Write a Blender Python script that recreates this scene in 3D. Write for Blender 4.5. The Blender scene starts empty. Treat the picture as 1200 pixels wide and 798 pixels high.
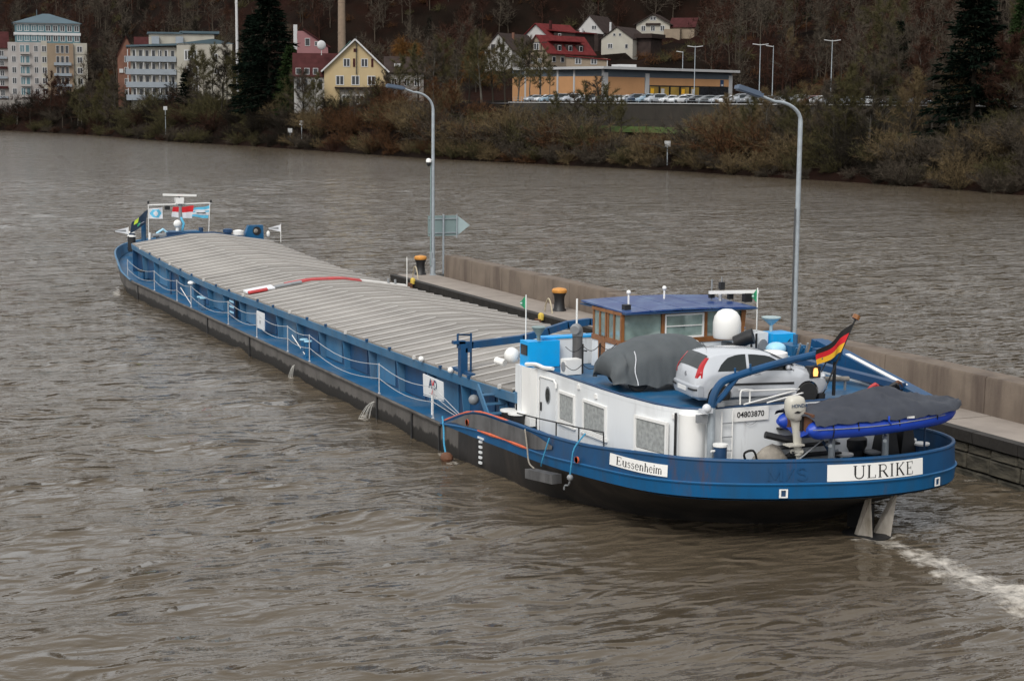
import bpy, bmesh, math, random
import numpy as np
from mathutils import Vector, Matrix

# ------------------------------------------------------------------ camera, sky, sun, exposure
scene = bpy.context.scene
COL = scene.collection
CAM_H, FOC = 11.0, 2000.0            # metres above the water; focal length in 1/1200 of the frame width
YAW, PITCH, ROLL = math.radians(24.43), math.radians(7.94), 0.008
cam = bpy.data.cameras.new("camera"); camo = bpy.data.objects.new("camera", cam); COL.objects.link(camo)
cam.sensor_width = 36.0; cam.lens = 36.0 * FOC / 1200.0; cam.clip_start = 0.5; cam.clip_end = 9000
R0 = Vector((math.cos(YAW), -math.sin(YAW), 0))
F0 = Vector((math.sin(YAW) * math.cos(PITCH), math.cos(YAW) * math.cos(PITCH), -math.sin(PITCH)))
U0 = R0.cross(F0)
RR = R0 * math.cos(ROLL) + U0 * math.sin(ROLL); UU = U0 * math.cos(ROLL) - R0 * math.sin(ROLL)
M = Matrix((RR, UU, -F0)).transposed().to_4x4(); M.translation = (0, 0, CAM_H)
camo.matrix_world = M
scene.camera = camo

world = bpy.data.worlds.new("World"); scene.world = world; world.use_nodes = True
wn, wl = world.node_tree.nodes, world.node_tree.links
SUN_EL, SUN_AZ = 46.0, 226.0         # degrees; azimuth clockwise from +Y
sky = wn.new("ShaderNodeTexSky"); sky.sky_type = 'NISHITA'; sky.sun_disc = False
sky.sun_elevation = math.radians(SUN_EL); sky.sun_rotation = math.radians(SUN_AZ)
sky.air_density = 1.0; sky.dust_density = 4.0; sky.ozone_density = 1.0
hsv = wn.new("ShaderNodeHueSaturation"); hsv.inputs["Saturation"].default_value = 0.22
bg = wn["Background"]; bg.inputs["Strength"].default_value = 0.15
cloud = wn.new("ShaderNodeMix"); cloud.data_type = 'RGBA'; cloud.inputs[0].default_value = 0.72; cloud.inputs[7].default_value = (5.0, 5.1, 5.2, 1)   # closed grey cloud cover over the clear sky
wl.new(sky.outputs[0], hsv.inputs["Color"]); wl.new(hsv.outputs[0], cloud.inputs[6]); wl.new(cloud.outputs[2], bg.inputs["Color"])
sun = bpy.data.lights.new("sun", 'SUN'); sun.energy = 1.5; sun.angle = math.radians(22); sun.color = (1, 0.97, 0.92)
suno = bpy.data.objects.new("sun", sun); COL.objects.link(suno); suno.location = (0, 0, 200)
sd = Vector((math.sin(math.radians(SUN_AZ)) * math.cos(math.radians(SUN_EL)), math.cos(math.radians(SUN_AZ)) * math.cos(math.radians(SUN_EL)), math.sin(math.radians(SUN_EL))))
suno.rotation_euler = sd.to_track_quat('Z', 'Y').to_euler()
scene.view_settings.view_transform = 'Standard'; scene.view_settings.look = 'None'
scene.view_settings.exposure = 0.36; scene.view_settings.gamma = 1.0
scene.cycles.max_bounces = 6; scene.cycles.transparent_max_bounces = 6

# ------------------------------------------------------------------ helpers
def clamp(v, a, b): return max(a, min(b, v))
def lerp(a, b, t): return a + (b - a) * t
def interp(x, pts):
    return float(np.interp(x, [p[0] for p in pts], [p[1] for p in pts]))

def mat(name, col, rough=0.6, metal=0.0, var=0.12, scale=2.0, bump=0.0, bscale=None, dirt=None, dirt_amt=0.0, dscale=0.6, spec=0.5, streak=False, trans=0.0, coat=0.0, detail=5.0, rust=0.0, rscale=1.6):
    m = bpy.data.materials.new(name); m.use_nodes = True
    n, l = m.node_tree.nodes, m.node_tree.links
    p = n["Principled BSDF"]
    p.inputs["Roughness"].default_value = rough; p.inputs["Metallic"].default_value = metal
    p.inputs["Specular IOR Level"].default_value = spec
    if trans: p.inputs["Transmission Weight"].default_value = trans
    if coat: p.inputs["Coat Weight"].default_value = coat; p.inputs["Coat Roughness"].default_value = 0.08
    tc = n.new("ShaderNodeTexCoord"); mp = n.new("ShaderNodeMapping")
    l.new(tc.outputs["Object"], mp.inputs["Vector"])
    nz = n.new("ShaderNodeTexNoise"); nz.inputs["Scale"].default_value = scale; nz.inputs["Detail"].default_value = detail
    l.new(mp.outputs[0], nz.inputs["Vector"])
    mr = n.new("ShaderNodeMapRange"); mr.inputs[1].default_value = 0.25; mr.inputs[2].default_value = 0.75
    mr.inputs[3].default_value = 1 - var; mr.inputs[4].default_value = 1 + var
    l.new(nz.outputs[0], mr.inputs[0])
    mx = n.new("ShaderNodeMix"); mx.data_type = 'RGBA'; mx.blend_type = 'MULTIPLY'; mx.inputs[0].default_value = 1.0
    mx.inputs[6].default_value = (*col, 1)
    cmb = n.new("ShaderNodeCombineColor")
    for i in range(3): l.new(mr.outputs[0], cmb.inputs[i])
    l.new(cmb.outputs[0], mx.inputs[7])
    out = mx.outputs[2]
    if dirt is not None:
        mp2 = n.new("ShaderNodeMapping"); l.new(tc.outputs["Object"], mp2.inputs["Vector"])
        mp2.inputs["Location"].default_value = (7.3, 2.1, 4.4)
        if streak: mp2.inputs["Scale"].default_value = (1.0, 1.0, 0.12)
        n2 = n.new("ShaderNodeTexNoise"); n2.inputs["Scale"].default_value = dscale; n2.inputs["Detail"].default_value = 7; n2.inputs["Roughness"].default_value = 0.65
        l.new(mp2.outputs[0], n2.inputs["Vector"])
        r2 = n.new("ShaderNodeMapRange"); r2.inputs[1].default_value = 0.46; r2.inputs[2].default_value = 0.68; r2.inputs[3].default_value = 0; r2.inputs[4].default_value = dirt_amt
        l.new(n2.outputs[0], r2.inputs[0])
        m2 = n.new("ShaderNodeMix"); m2.data_type = 'RGBA'; m2.inputs[7].default_value = (*dirt, 1)
        l.new(r2.outputs[0], m2.inputs[0]); l.new(out, m2.inputs[6]); out = m2.outputs[2]
    if rust:
        mp3 = n.new("ShaderNodeMapping"); l.new(tc.outputs["Object"], mp3.inputs["Vector"]); mp3.inputs["Location"].default_value = (1.7, 9.2, 3.3); mp3.inputs["Scale"].default_value = (1, 1, .16)
        n3 = n.new("ShaderNodeTexNoise"); n3.inputs["Scale"].default_value = rscale; n3.inputs["Detail"].default_value = 9; n3.inputs["Roughness"].default_value = .75
        l.new(mp3.outputs[0], n3.inputs["Vector"])
        r3 = n.new("ShaderNodeMapRange"); r3.inputs[1].default_value = .575; r3.inputs[2].default_value = .70; r3.inputs[4].default_value = rust; l.new(n3.outputs[0], r3.inputs[0])
        m3 = n.new("ShaderNodeMix"); m3.data_type = 'RGBA'; m3.inputs[7].default_value = (.085, .042, .026, 1); l.new(r3.outputs[0], m3.inputs[0]); l.new(out, m3.inputs[6]); out = m3.outputs[2]
    l.new(out, p.inputs["Base Color"])
    if bump:
        nb = n.new("ShaderNodeTexNoise"); nb.inputs["Scale"].default_value = bscale or scale * 4; nb.inputs["Detail"].default_value = 6
        l.new(tc.outputs["Object"], nb.inputs["Vector"])
        b = n.new("ShaderNodeBump"); b.inputs["Strength"].default_value = 1.0; b.inputs["Distance"].default_value = bump
        l.new(nb.outputs[0], b.inputs["Height"]); l.new(b.outputs[0], p.inputs["Normal"])
    return m

KIDS, ORG = {}, {}
def org(o): return ORG.get(o.name, Vector((0, 0, 0))) if o else Vector((0, 0, 0))

class G:
    """collects faces in world coordinates (or a thing's own coordinates when its root stands at the origin)"""
    def __init__(s): s.v = []; s.f = []; s.m = []
    def poly(s, pts, m=0):
        b = len(s.v); s.v += [tuple(p) for p in pts]; s.f.append(tuple(range(b, b + len(pts)))); s.m.append(m)
    def mesh(s, verts, faces, m=0):
        b = len(s.v); s.v += [tuple(p) for p in verts]
        for f in faces: s.f.append(tuple(b + i for i in f)); s.m.append(m)
    def hexa(s, c, m=0):      # 8 corners: bottom 4 ccw, top 4 ccw
        s.mesh(c, [(3, 2, 1, 0), (4, 5, 6, 7), (0, 1, 5, 4), (1, 2, 6, 5), (2, 3, 7, 6), (3, 0, 4, 7)], m)
    def box(s, a, b, m=0):
        x0, y0, z0 = a; x1, y1, z1 = b
        s.hexa([(x0, y0, z0), (x1, y0, z0), (x1, y1, z0), (x0, y1, z0), (x0, y0, z1), (x1, y0, z1), (x1, y1, z1), (x0, y1, z1)], m)
    def beam(s, p, q, w, h, m=0, up=(0, 0, 1)):
        p, q = Vector(p), Vector(q); d = (q - p).normalized(); u = Vector(up)
        r = d.cross(u)
        if r.length < 1e-4: r = d.cross(Vector((1, 0, 0)))
        r.normalize(); u = r.cross(d); r *= w / 2; u *= h / 2
        s.hexa([p - r - u, p + r - u, q + r - u, q - r - u, p - r + u, p + r + u, q + r + u, q - r + u], m)
    def tube(s, pts, r, n=8, m=0, cap=True):
        pts = [Vector(p) for p in pts]; k = len(pts)
        rs = r if isinstance(r, (list, tuple)) else [r] * k
        d0 = (pts[1] - pts[0]).normalized(); u = d0.orthogonal().normalized(); rings = []
        for i, p in enumerate(pts):
            d = (pts[min(i + 1, k - 1)] - pts[max(i - 1, 0)]).normalized()
            u = (u - d * u.dot(d)).normalized(); w = d.cross(u)
            rings.append([p + (u * math.cos(2 * math.pi * j / n) + w * math.sin(2 * math.pi * j / n)) * rs[i] for j in range(n)])
        s.loft(rings, m, closed=True, cap=cap)
    def loft(s, rings, m=0, closed=True, cap=True):
        n = len(rings[0]); b = len(s.v)
        for rg in rings: s.v += [tuple(p) for p in rg]
        for i in range(len(rings) - 1):
            for j in range(n if closed else n - 1):
                k = (j + 1) % n
                s.f.append((b + i * n + j, b + i * n + k, b + (i + 1) * n + k, b + (i + 1) * n + j)); s.m.append(m)
        if cap and closed:
            s.f.append(tuple(b + j for j in range(n - 1, -1, -1))); s.m.append(m)
            e = b + (len(rings) - 1) * n
            s.f.append(tuple(e + j for j in range(n))); s.m.append(m)
    def lathe(s, c, prof, n=16, m=0):     # prof: (radius, z) from bottom up
        c = Vector(c)
        s.loft([[c + Vector((r * math.cos(2 * math.pi * j / n), r * math.sin(2 * math.pi * j / n), z)) for j in range(n)] for r, z in prof], m)
    def prism(s, outline, off, m=0):      # outline: 3d polygon, off: extrusion vector
        off = Vector(off); a = [Vector(p) for p in outline]; n = len(a)
        s.mesh(a + [p + off for p in a], [tuple(range(n - 1, -1, -1)), tuple(range(n, 2 * n))] + [(j, (j + 1) % n, n + (j + 1) % n, n + j) for j in range(n)], m)
    def ball(s, c, r, m=0, n=10, k=6, sc=(1, 1, 1)):
        s.loft([[(c[0] + r * sc[0] * math.sin(math.pi * max(i, .03) / k if i < k else math.pi * .99) * math.cos(2 * math.pi * j / n),
                  c[1] + r * sc[1] * math.sin(math.pi * max(i, .03) / k if i < k else math.pi * .99) * math.sin(2 * math.pi * j / n),
                  c[2] - r * sc[2] * math.cos(math.pi * i / k)) for j in range(n)] for i in range(k + 1)], m)
    def data(s, name, mats, o=Vector((0, 0, 0)), smooth=35, recalc=True):
        me = bpy.data.meshes.new(name)
        ov = (o.x, o.y, o.z)
        me.from_pydata([(p[0] - ov[0], p[1] - ov[1], p[2] - ov[2]) for p in s.v], [], s.f)
        for mm in (mats if isinstance(mats, (list, tuple)) else [mats]): me.materials.append(mm)
        if any(s.m): me.polygons.foreach_set("material_index", s.m)
        if recalc:
            bm = bmesh.new(); bm.from_mesh(me); bmesh.ops.remove_doubles(bm, verts=bm.verts, dist=1e-5)
            bmesh.ops.recalc_face_normals(bm, faces=bm.faces); bm.to_mesh(me); bm.free()
        if smooth:
            me.shade_smooth(); me.set_sharp_from_angle(angle=math.radians(smooth))
        me.update()
        return me
    def build(s, name, mats, parent=None, loc=None, smooth=35, recalc=True, label=None, kind=None):
        o0 = org(parent) if parent else (Vector(loc) if loc else Vector((0, 0, 0)))
        me = s.data(name, mats, o0, smooth, recalc)
        o = link(name, me, parent)
        if not parent: o.location = o0
        ORG[o.name] = o0
        if label: o["label"] = label
        if kind: o["kind"] = kind
        return o

def link(name, data, parent=None):
    o = bpy.data.objects.new(name, data); COL.objects.link(o)
    if parent is not None:
        o.parent = parent; KIDS.setdefault(parent.name, []).append(o); ORG[o.name] = org(parent)
    return o
def tag(o, label, cat, group=None, kind=None):
    o["label"] = label; o["category"] = cat
    if group: o["group"] = group
    if kind: o["kind"] = kind
    return o
def thing(name, label, cat, loc=(0, 0, 0), group=None):
    o = bpy.data.objects.new(name, None); COL.objects.link(o); o.location = loc; ORG[o.name] = Vector(loc); o.empty_display_size = .3
    return tag(o, label, cat, group)
def copy_tree(o, parent=None):
    c = o.copy(); COL.objects.link(c)
    if parent is not None: c.parent = parent; KIDS.setdefault(parent.name, []).append(c)
    for k in KIDS.get(o.name, []): copy_tree(k, c)
    return c
def place(o, loc, rz=0.0, sc=1.0, label=None, cat=None, group=None):
    o.location = loc; o.rotation_euler = (0, 0, rz); o.scale = (sc, sc, sc) if not isinstance(sc, tuple) else sc
    if label: o["label"] = label
    if cat: o["category"] = cat
    if group: o["group"] = group
    return o
def crom(pts, per=6):
    P = [Vector(p) for p in pts]; out = []
    for i in range(len(P) - 1):
        a = P[max(i - 1, 0)]; b = P[i]; c = P[i + 1]; d = P[min(i + 2, len(P) - 1)]
        for k in range(per):
            t = k / per
            out.append(0.5 * ((2 * b) + (c - a) * t + (2 * a - 5 * b + 4 * c - d) * t * t + (3 * b - a - 3 * c + d) * t ** 3))
    out.append(P[-1]); return out
def bearing(px):                      # horizontal unit direction for a bearing given in 1/1200 of the frame
    a = YAW + math.atan((px - 600) / FOC / math.cos(PITCH) * 0.995)
    return math.sin(a), math.cos(a)
def sans(body, size, fn, name, mats, parent, bold=0.0):
    cu = bpy.data.curves.new(name, 'FONT'); cu.body = body; cu.size = size; cu.align_x = 'CENTER'; cu.align_y = 'CENTER'; cu.offset = bold; cu.resolution_u = 3
    o = bpy.data.objects.new(name, cu); COL.objects.link(o)
    me = bpy.data.meshes.new_from_object(o.evaluated_get(bpy.context.evaluated_depsgraph_get()))
    bpy.data.objects.remove(o); bpy.data.curves.remove(cu)
    g = G(); g.mesh([fn(v.co.x, v.co.y) for v in me.vertices], [tuple(p.vertices) for p in me.polygons])
    bpy.data.meshes.remove(me)
    return g.build(name, mats, parent, smooth=0, recalc=False)
# serif capitals and small letters as pen strokes: (points, width)
TK, TN = .15, .06
def arc(cx, cy, rx, ry, a0, a1, n=9):
    return [(cx + rx * math.cos(math.radians(lerp(a0, a1, i / (n - 1)))), cy + ry * math.sin(math.radians(lerp(a0, a1, i / (n - 1))))) for i in range(n)]
def srf(x, y, w=.24): return ([(x - w / 2, y), (x + w / 2, y)], TN)
SERIF = {
 'U': (.82, [([(.16, .98), (.16, .3)], TK), (arc(.42, .3, .26, .28, 180, 360), .1), ([(.68, .3), (.68, .98)], TN + .02), srf(.16, .97), srf(.68, .97)]),
 'L': (.70, [([(.18, .03), (.18, .97)], TK), ([(.06, .03), (.62, .03)], TN), ([(.62, .01), (.62, .24)], TN), srf(.18, .97)]),
 'R': (.82, [([(.18, .03), (.18, .97)], TK), srf(.18, .97), srf(.18, .03), ([(.18, .96)] + arc(.42, .73, .22, .23, 90, -90) + [(.18, .5)], .08), ([(.42, .5), (.74, .03)], TK), srf(.74, .03, .16)]),
 'I': (.40, [([(.2, .03), (.2, .97)], TK), srf(.2, .97), srf(.2, .03)]),
 'K': (.84, [([(.18, .03), (.18, .97)], TK), srf(.18, .97), srf(.18, .03), ([(.68, .97), (.2, .45)], TN + .02), ([(.34, .6), (.72, .03)], TK), srf(.68, .97, .2), srf(.72, .03)]),
 'E': (.74, [([(.18, .03), (.18, .97)], TK), ([(.06, .97), (.62, .97)], TN), ([(.06, .03), (.64, .03)], TN), ([(.18, .51), (.48, .51)], TN), ([(.62, .99), (.62, .78)], TN), ([(.64, .01), (.64, .26)], TN), ([(.48, .62), (.48, .4)], TN)]),
 'M': (1.0, [([(.16, .03), (.16, .97)], TN), ([(.16, .97), (.5, .1)], TK), ([(.5, .1), (.82, .97)], TN), ([(.82, .97), (.82, .03)], TK), srf(.16, .03), srf(.82, .03)]),
 '/': (.5, [([(.05, 0), (.45, 1)], TN + .02)]),
 'S': (.66, [(arc(.34, .74, .22, .22, 20, 270) + arc(.34, .27, .24, .25, 90, -160), .1)]),
 'u': (.62, [([(.14, .66), (.14, .2)], TK), (arc(.31, .2, .17, .18, 180, 340), .08), ([(.48, .66), (.48, .03)], TK), srf(.1, .65, .14), srf(.44, .65, .14), srf(.52, .03, .12)]),
 's': (.46, [(arc(.22, .5, .14, .14, 20, 270, 7) + arc(.22, .2, .15, .17, 90, -160, 7), .08)]),
 'e': (.54, [(arc(.27, .34, .2, .32, 5, 320, 12), .09), ([(.08, .38), (.46, .38)], TN)]),
 'n': (.64, [([(.14, .66), (.14, .03)], TK), (arc(.31, .46, .17, .18, 170, 0), .08), ([(.48, .46), (.48, .03)], TK), srf(.12, .65, .16), srf(.14, .03, .2), srf(.48, .03, .2)]),
 'h': (.64, [([(.14, 1.0), (.14, .03)], TK), (arc(.31, .46, .17, .18, 170, 0), .08), ([(.48, .46), (.48, .03)], TK), srf(.12, .98, .16), srf(.14, .03, .2), srf(.48, .03, .2)]),
 'i': (.30, [([(.15, .66), (.15, .03)], TK), srf(.12, .65, .16), srf(.15, .03, .2), ([(.15, .82), (.15, .95)], TK)]),
 'm': (.96, [([(.14, .66), (.14, .03)], TK), (arc(.31, .46, .17, .18, 170, 0), .08), ([(.48, .46), (.48, .03)], TK), (arc(.65, .46, .17, .18, 170, 0), .08), ([(.82, .46), (.82, .03)], TK), srf(.12, .65, .16), srf(.14, .03, .2), srf(.48, .03, .2), srf(.82, .03, .2)]),
}
def serif(text, fn, name, m, parent, thin=1.0, gap=0.0):
    """fn(u 0..1, v 0..1) -> point on the board"""
    tot = sum(SERIF[c][0] + gap for c in text) - gap; g = G(); x = 0; k = 0
    for c in text:
        w, st = SERIF[c]
        for pts, wd in st:
            wd *= thin; k += 1
            for a, b in zip(pts[:-1], pts[1:]):
                d = Vector((b[0] - a[0], b[1] - a[1]))
                if d.length < 1e-5: continue
                d.normalize(); nx, ny = -d.y * wd / 2, d.x * wd / 2; e = d * (.02 if len(pts) > 2 else 0)
                q = [(a[0] - e.x + nx, a[1] - e.y + ny), (a[0] - e.x - nx, a[1] - e.y - ny), (b[0] + e.x - nx, b[1] + e.y - ny), (b[0] + e.x + nx, b[1] + e.y + ny)]
                g.poly([fn((x + qx) / tot, qy) for qx, qy in q])
        x += w + gap
    return g.build(name, m, parent, smooth=0, recalc=False)
# ------------------------------------------------------------------ materials
random.seed(4); rng = np.random.default_rng(7)
M_BLUE = mat("hull blue paint", (.008, .062, .160), .45, spec=.3, var=.12, scale=1.5, dirt=(.03, .05, .075), dirt_amt=.55, dscale=1.2, streak=True, rust=.55, bump=.006, bscale=1.2)
M_BLUE2 = mat("lower band blue paint", (.004, .092, .235), .42, spec=.3, var=.10, scale=1.5, dirt=(.02, .06, .11), dirt_amt=.5, dscale=1.5, streak=True, rust=.4, bump=.006, bscale=1.2)
M_DECKB = mat("deck blue paint", (.009, .092, .21), .45, spec=.3, var=.2, scale=.9, dirt=(.16, .19, .21), dirt_amt=.45, dscale=.9)
M_COAM = mat("coaming blue paint", (.040, .145, .27), .5, var=.15, scale=1.2, dirt=(.15, .19, .22), dirt_amt=.4, dscale=1.0, streak=True, rust=.5, rscale=2.2)
M_NAVY = mat("navy paint with recess shade", (.010, .045, .115), .5, var=.15, scale=1.2, dirt=(.05, .08, .11), dirt_amt=.35, dscale=1.3, streak=True, rust=.5, rscale=2.0)  # navy paint; on the coaming wall its darkness also holds the recess shade
M_HULLG = mat("worn grey hull side", (.085, .078, .072), .7, var=.3, scale=1.1, dirt=(.035, .03, .027), dirt_amt=.8, dscale=1.2, streak=True, bump=.01)
M_BLACK = mat("tarred black hull", (.014, .012, .010), .55, var=.4, scale=1.4, dirt=(.07, .055, .045), dirt_amt=.4, dscale=.9, bump=.01, streak=True)
M_WHITE = mat("white paint", (.74, .76, .77), .42, var=.03, scale=1.0, dirt=(.50, .50, .48), dirt_amt=.35, dscale=1.3, streak=True, rust=.30, rscale=2.6)
M_WHITE2 = mat("clean white plastic", (.80, .79, .76), .35, var=.03, scale=2)
M_SKYB = mat("light blue paint", (.0, .36, .80), .4, var=.05, scale=2, dirt=(.05, .3, .55), dirt_amt=.3, dscale=2)
M_PALEB = mat("pale blue paint", (.35, .62, .78), .45, var=.06, scale=2)
M_ROOFB = mat("wheelhouse roof blue", (.006, .035, .16), .35, var=.1, scale=1.5, dirt=(.12, .2, .33), dirt_amt=.55, dscale=1.6)
M_WOOD = mat("varnished wood", (.25, .10, .03), .38, var=.3, scale=5, dirt=(.12, .05, .02), dirt_amt=.5, dscale=4, streak=True)
M_HATCH = mat("weathered aluminium hatch", (.262, .243, .222), .6, metal=.0, var=.16, scale=.9, dirt=(.15, .135, .12), dirt_amt=.75, dscale=.6, bump=.004, bscale=6)
M_SEAM = mat("bright hatch seam", (.55, .53, .50), .35, metal=.0, var=.12, scale=3)
M_DARK = mat("black steel", (.012, .012, .013), .5, var=.2, scale=4)
M_GREY = mat("grey steel", (.22, .23, .24), .45, var=.15, scale=4)
M_GALV = mat("galvanised steel", (.36, .40, .43), .45, metal=.25, var=.12, scale=6, dirt=(.2, .22, .24), dirt_amt=.3, dscale=3)
M_ROPE = mat("pale rope", (.45, .46, .47), .8, var=.15, scale=20)
M_BROPE = mat("blue rope", (.04, .25, .42), .8, var=.2, scale=20)
M_ORANGE = mat("orange primer", (.62, .12, .045), .6, var=.25, scale=5, dirt=(.25, .07, .04), dirt_amt=.5, dscale=4)
M_RUST = mat("rusty steel", (.12, .05, .025), .8, var=.35, scale=5)
M_RED = mat("red paint", (.42, .03, .03), .5, var=.2, scale=3, dirt=(.2, .02, .02), dirt_amt=.4, dscale=3)
M_BRED = mat("red cloth", (.60, .012, .02), .7, var=.08, scale=4)
M_YEL = mat("yellow cloth", (.78, .42, .02), .7, var=.08, scale=4)
M_WCLOTH = mat("white cloth", (.70, .71, .74), .75, var=.06, scale=4)
M_BCLOTH = mat("sky blue cloth", (.12, .50, .72), .7, var=.06, scale=4)
M_NCLOTH = mat("navy cloth", (.006, .022, .05), .7, var=.15, scale=4)
M_GCLOTH = mat("green cloth", (.03, .30, .14), .7, var=.15, scale=4)
M_LIME = mat("lime cloth", (.50, .65, .05), .7, var=.1, scale=4)
M_KCLOTH = mat("black cloth", (.010, .009, .009), .8, var=.2, scale=6)
M_TARP = mat("charcoal cover cloth", (.072, .082, .088), .72, var=.14, scale=2.2, bump=.012, bscale=3, dirt=(.085, .09, .095), dirt_amt=.35, dscale=2)
M_BTARP = mat("dark boat tarpaulin", (.026, .030, .042), .6, var=.12, scale=2.5, bump=.012, bscale=4, dirt=(.05, .055, .068), dirt_amt=.5, dscale=2)
M_TUBEB = mat("bright blue rubber", (.010, .055, .42), .42, var=.1, scale=3)
M_SILVER = mat("silver car paint", (.58, .60, .63), .26, metal=.30, var=.02, scale=3, coat=.6)
M_BUMP = mat("silver bumper plastic", (.46, .48, .51), .42, metal=.3, var=.03, scale=3)
M_GLASS = mat("tinted glass", (.014, .019, .020), .05, var=.1, scale=1, spec=.4)
M_PANE = mat("wheelhouse glass with painted sky sheen", (.20, .27, .25), .05, var=.5, scale=1.8, spec=1.0)  # pale greenish base colour paints the sky's reflection into the panes
M_TYRE = mat("tyre rubber", (.012, .012, .012), .75, var=.2, scale=6)
M_RIM = mat("wheel rim", (.42, .43, .45), .35, metal=.5, var=.05, scale=3)
M_REDL = mat("red lamp lens", (.45, .015, .02), .2, var=.05, scale=3)
M_CLEARL = mat("clear lamp lens", (.6, .62, .65), .12, var=.05, scale=3)
M_CURT = mat("net curtain", (.30, .31, .30), .8, var=.3, scale=9)
M_CONC = mat("quay wall concrete", (.150, .116, .088), .85, var=.16, scale=1.2, dirt=(.065, .045, .035), dirt_amt=.9, dscale=.9, streak=True, bump=.01, bscale=9)
M_PAVE = mat("quay paving concrete", (.27, .232, .20), .85, var=.14, scale=.5, dirt=(.16, .135, .115), dirt_amt=.5, dscale=.7, bump=.006, bscale=12)
M_STONE = mat("quay stone", (.075, .066, .048), .85, var=.45, scale=1.6, dirt=(.016, .015, .010), dirt_amt=.9, dscale=1.2, bump=.04, bscale=5)
M_STONEJ = mat("quay stone joint", (.012, .011, .009), .9, var=.2, scale=3)
M_EDGE = mat("dark quay edge", (.022, .019, .016), .8, var=.4, scale=2, bump=.02)
M_BOLT = mat("orange bollard cap", (.60, .26, .045), .55, var=.2, scale=8, dirt=(.25, .12, .05), dirt_amt=.5, dscale=7)
M_YPOST = mat("yellow post paint", (.62, .44, .07), .6, var=.25, scale=9)
M_SIGN = mat("grey green sign back", (.20, .27, .27), .5, var=.08, scale=2)
M_BULW = mat("worn grey bulwark panel", (.10, .098, .098), .7, var=.3, scale=2, dirt=(.028, .027, .028), dirt_amt=.8, dscale=1.3, streak=True)
M_HOOP = mat('pale hoop paint', (.42, .36, .25), .6, var=.25, scale=9)
M_LHEAD = mat("slate lamp head", (.085, .115, .165), .5, var=.08, scale=3)
M_SIGN2 = mat("pale sign back", (.36, .45, .46), .5, var=.08, scale=2)
M_OLIVE = mat("old canvas heap", (.25, .225, .19), .85, var=.25, scale=5, bump=.03, bscale=6)
M_AMBER = bpy.data.materials.new("lit amber lamp"); M_AMBER.use_nodes = True
_p = M_AMBER.node_tree.nodes["Principled BSDF"]; _p.inputs["Base Color"].default_value = (.8, .25, .05, 1)
_p.inputs["Emission Color"].default_value = (1, .42, .12, 1); _p.inputs["Emission Strength"].default_value = 1.6

# ------------------------------------------------------------------ river
BANK = [(-400, 128), (0, 142), (120, 146), (168, 146), (185, 147), (203, 146), (221, 143), (244, 141), (264, 136), (286, 130), (311, 123), (350, 119), (399, 114), (450, 105), (539, 99), (611, 84), (760, 40), (1000, -60), (1500, -400)]
BY = np.array([b[0] for b in BANK], float); BX = np.array([b[1] for b in BANK], float)
def bankx(y): return np.interp(y, BY, BX)

def axis(lo, hi, step, far_lo, far_hi, grow=1.12, near_grow=None, stop=None):
    v = [lo]
    s = step
    while v[-1] < hi:
        v.append(v[-1] + s)
        if near_grow: s = min(s * near_grow, stop)
    out = v; s2 = s
    while out[-1] < far_hi: s2 *= grow; out.append(out[-1] + s2)
    pre = []; s1 = step; x = lo
    while x > far_lo: s1 *= grow; x -= s1; pre.append(x)
    return np.array(pre[::-1] + out)
WXs = axis(-14, 62, .26, -3500, 3500, 1.035)
WYs = axis(16, 230, .14, -3000, 3500, 1.06, 1.004, 1.1)
X, Y = np.meshgrid(WXs, WYs)
Zw = np.zeros_like(X)
gx = np.gradient(WXs)[None, :]; gy = np.gradient(WYs)[:, None]
gs = np.maximum(gx, gy) + 0 * X
wr = np.random.default_rng(11)
for k in range(54):
    L = .75 * (9 ** wr.random())
    a = math.radians(70 + wr.normal() * 42)             # crests lie mostly across the line of sight
    kx, ky = math.cos(a) * 2 * math.pi / L, math.sin(a) * 2 * math.pi / L
    ph = wr.random() * 6.28
    warp = .9 * np.sin(X * .11 * (1 + wr.random()) + Y * .07 * wr.normal() + ph * 3) + .8 * np.sin(Y * .09 * (1 + wr.random()) - X * .05 * wr.normal() + ph)
    amp = .0028 * L ** .9 * np.clip((L / gs - 2.2) / 2.0, 0, 1)
    t = X * kx + Y * ky + ph + warp * 1.4
    Zw += amp * (2 * (.5 + .5 * np.sin(t)) ** 1.6 - .9)
patch = .62 + .38 * np.sin(X * .045 + 1.1 * np.sin(Y * .021)) * np.sin(Y * .034 + 1.3 * np.sin(X * .027 + 1))
Zw *= (.55 + .65 * patch)
# calm slick beside the stern, wash of the screw and foam
def seg_d(px, py, ax, ay, bx, by):
    t = np.clip(((px - ax) * (bx - ax) + (py - ay) * (by - ay)) / ((bx - ax) ** 2 + (by - ay) ** 2), 0, 1)
    return np.hypot(px - ax - t * (bx - ax), py - ay - t * (by - ay)), t
foam = np.zeros_like(X)
d, t = seg_d(X, Y, 26.3, 35.0, 25.6, 14.0)
wid = .6 + 3.0 * t
core = np.clip(1 - (d / wid) ** 2, 0, 1)
foam = np.maximum(foam, core * np.clip(.82 + .3 * t, 0, 1.05) * np.where(Y > 13, 1, 0))
Zw += core * .07 * (np.sin(X * 5 + Y * 2.1) + np.sin(Y * 4.2 - X * 2.6 + 2 * np.sin(X))) * np.clip(t * 3, 0.3, 1)
slick = np.exp(-((X - 21.5) / 4.0) ** 2 - ((Y - 34.5) / 3.2) ** 2)
Zw *= 1 - .75 * slick
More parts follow.
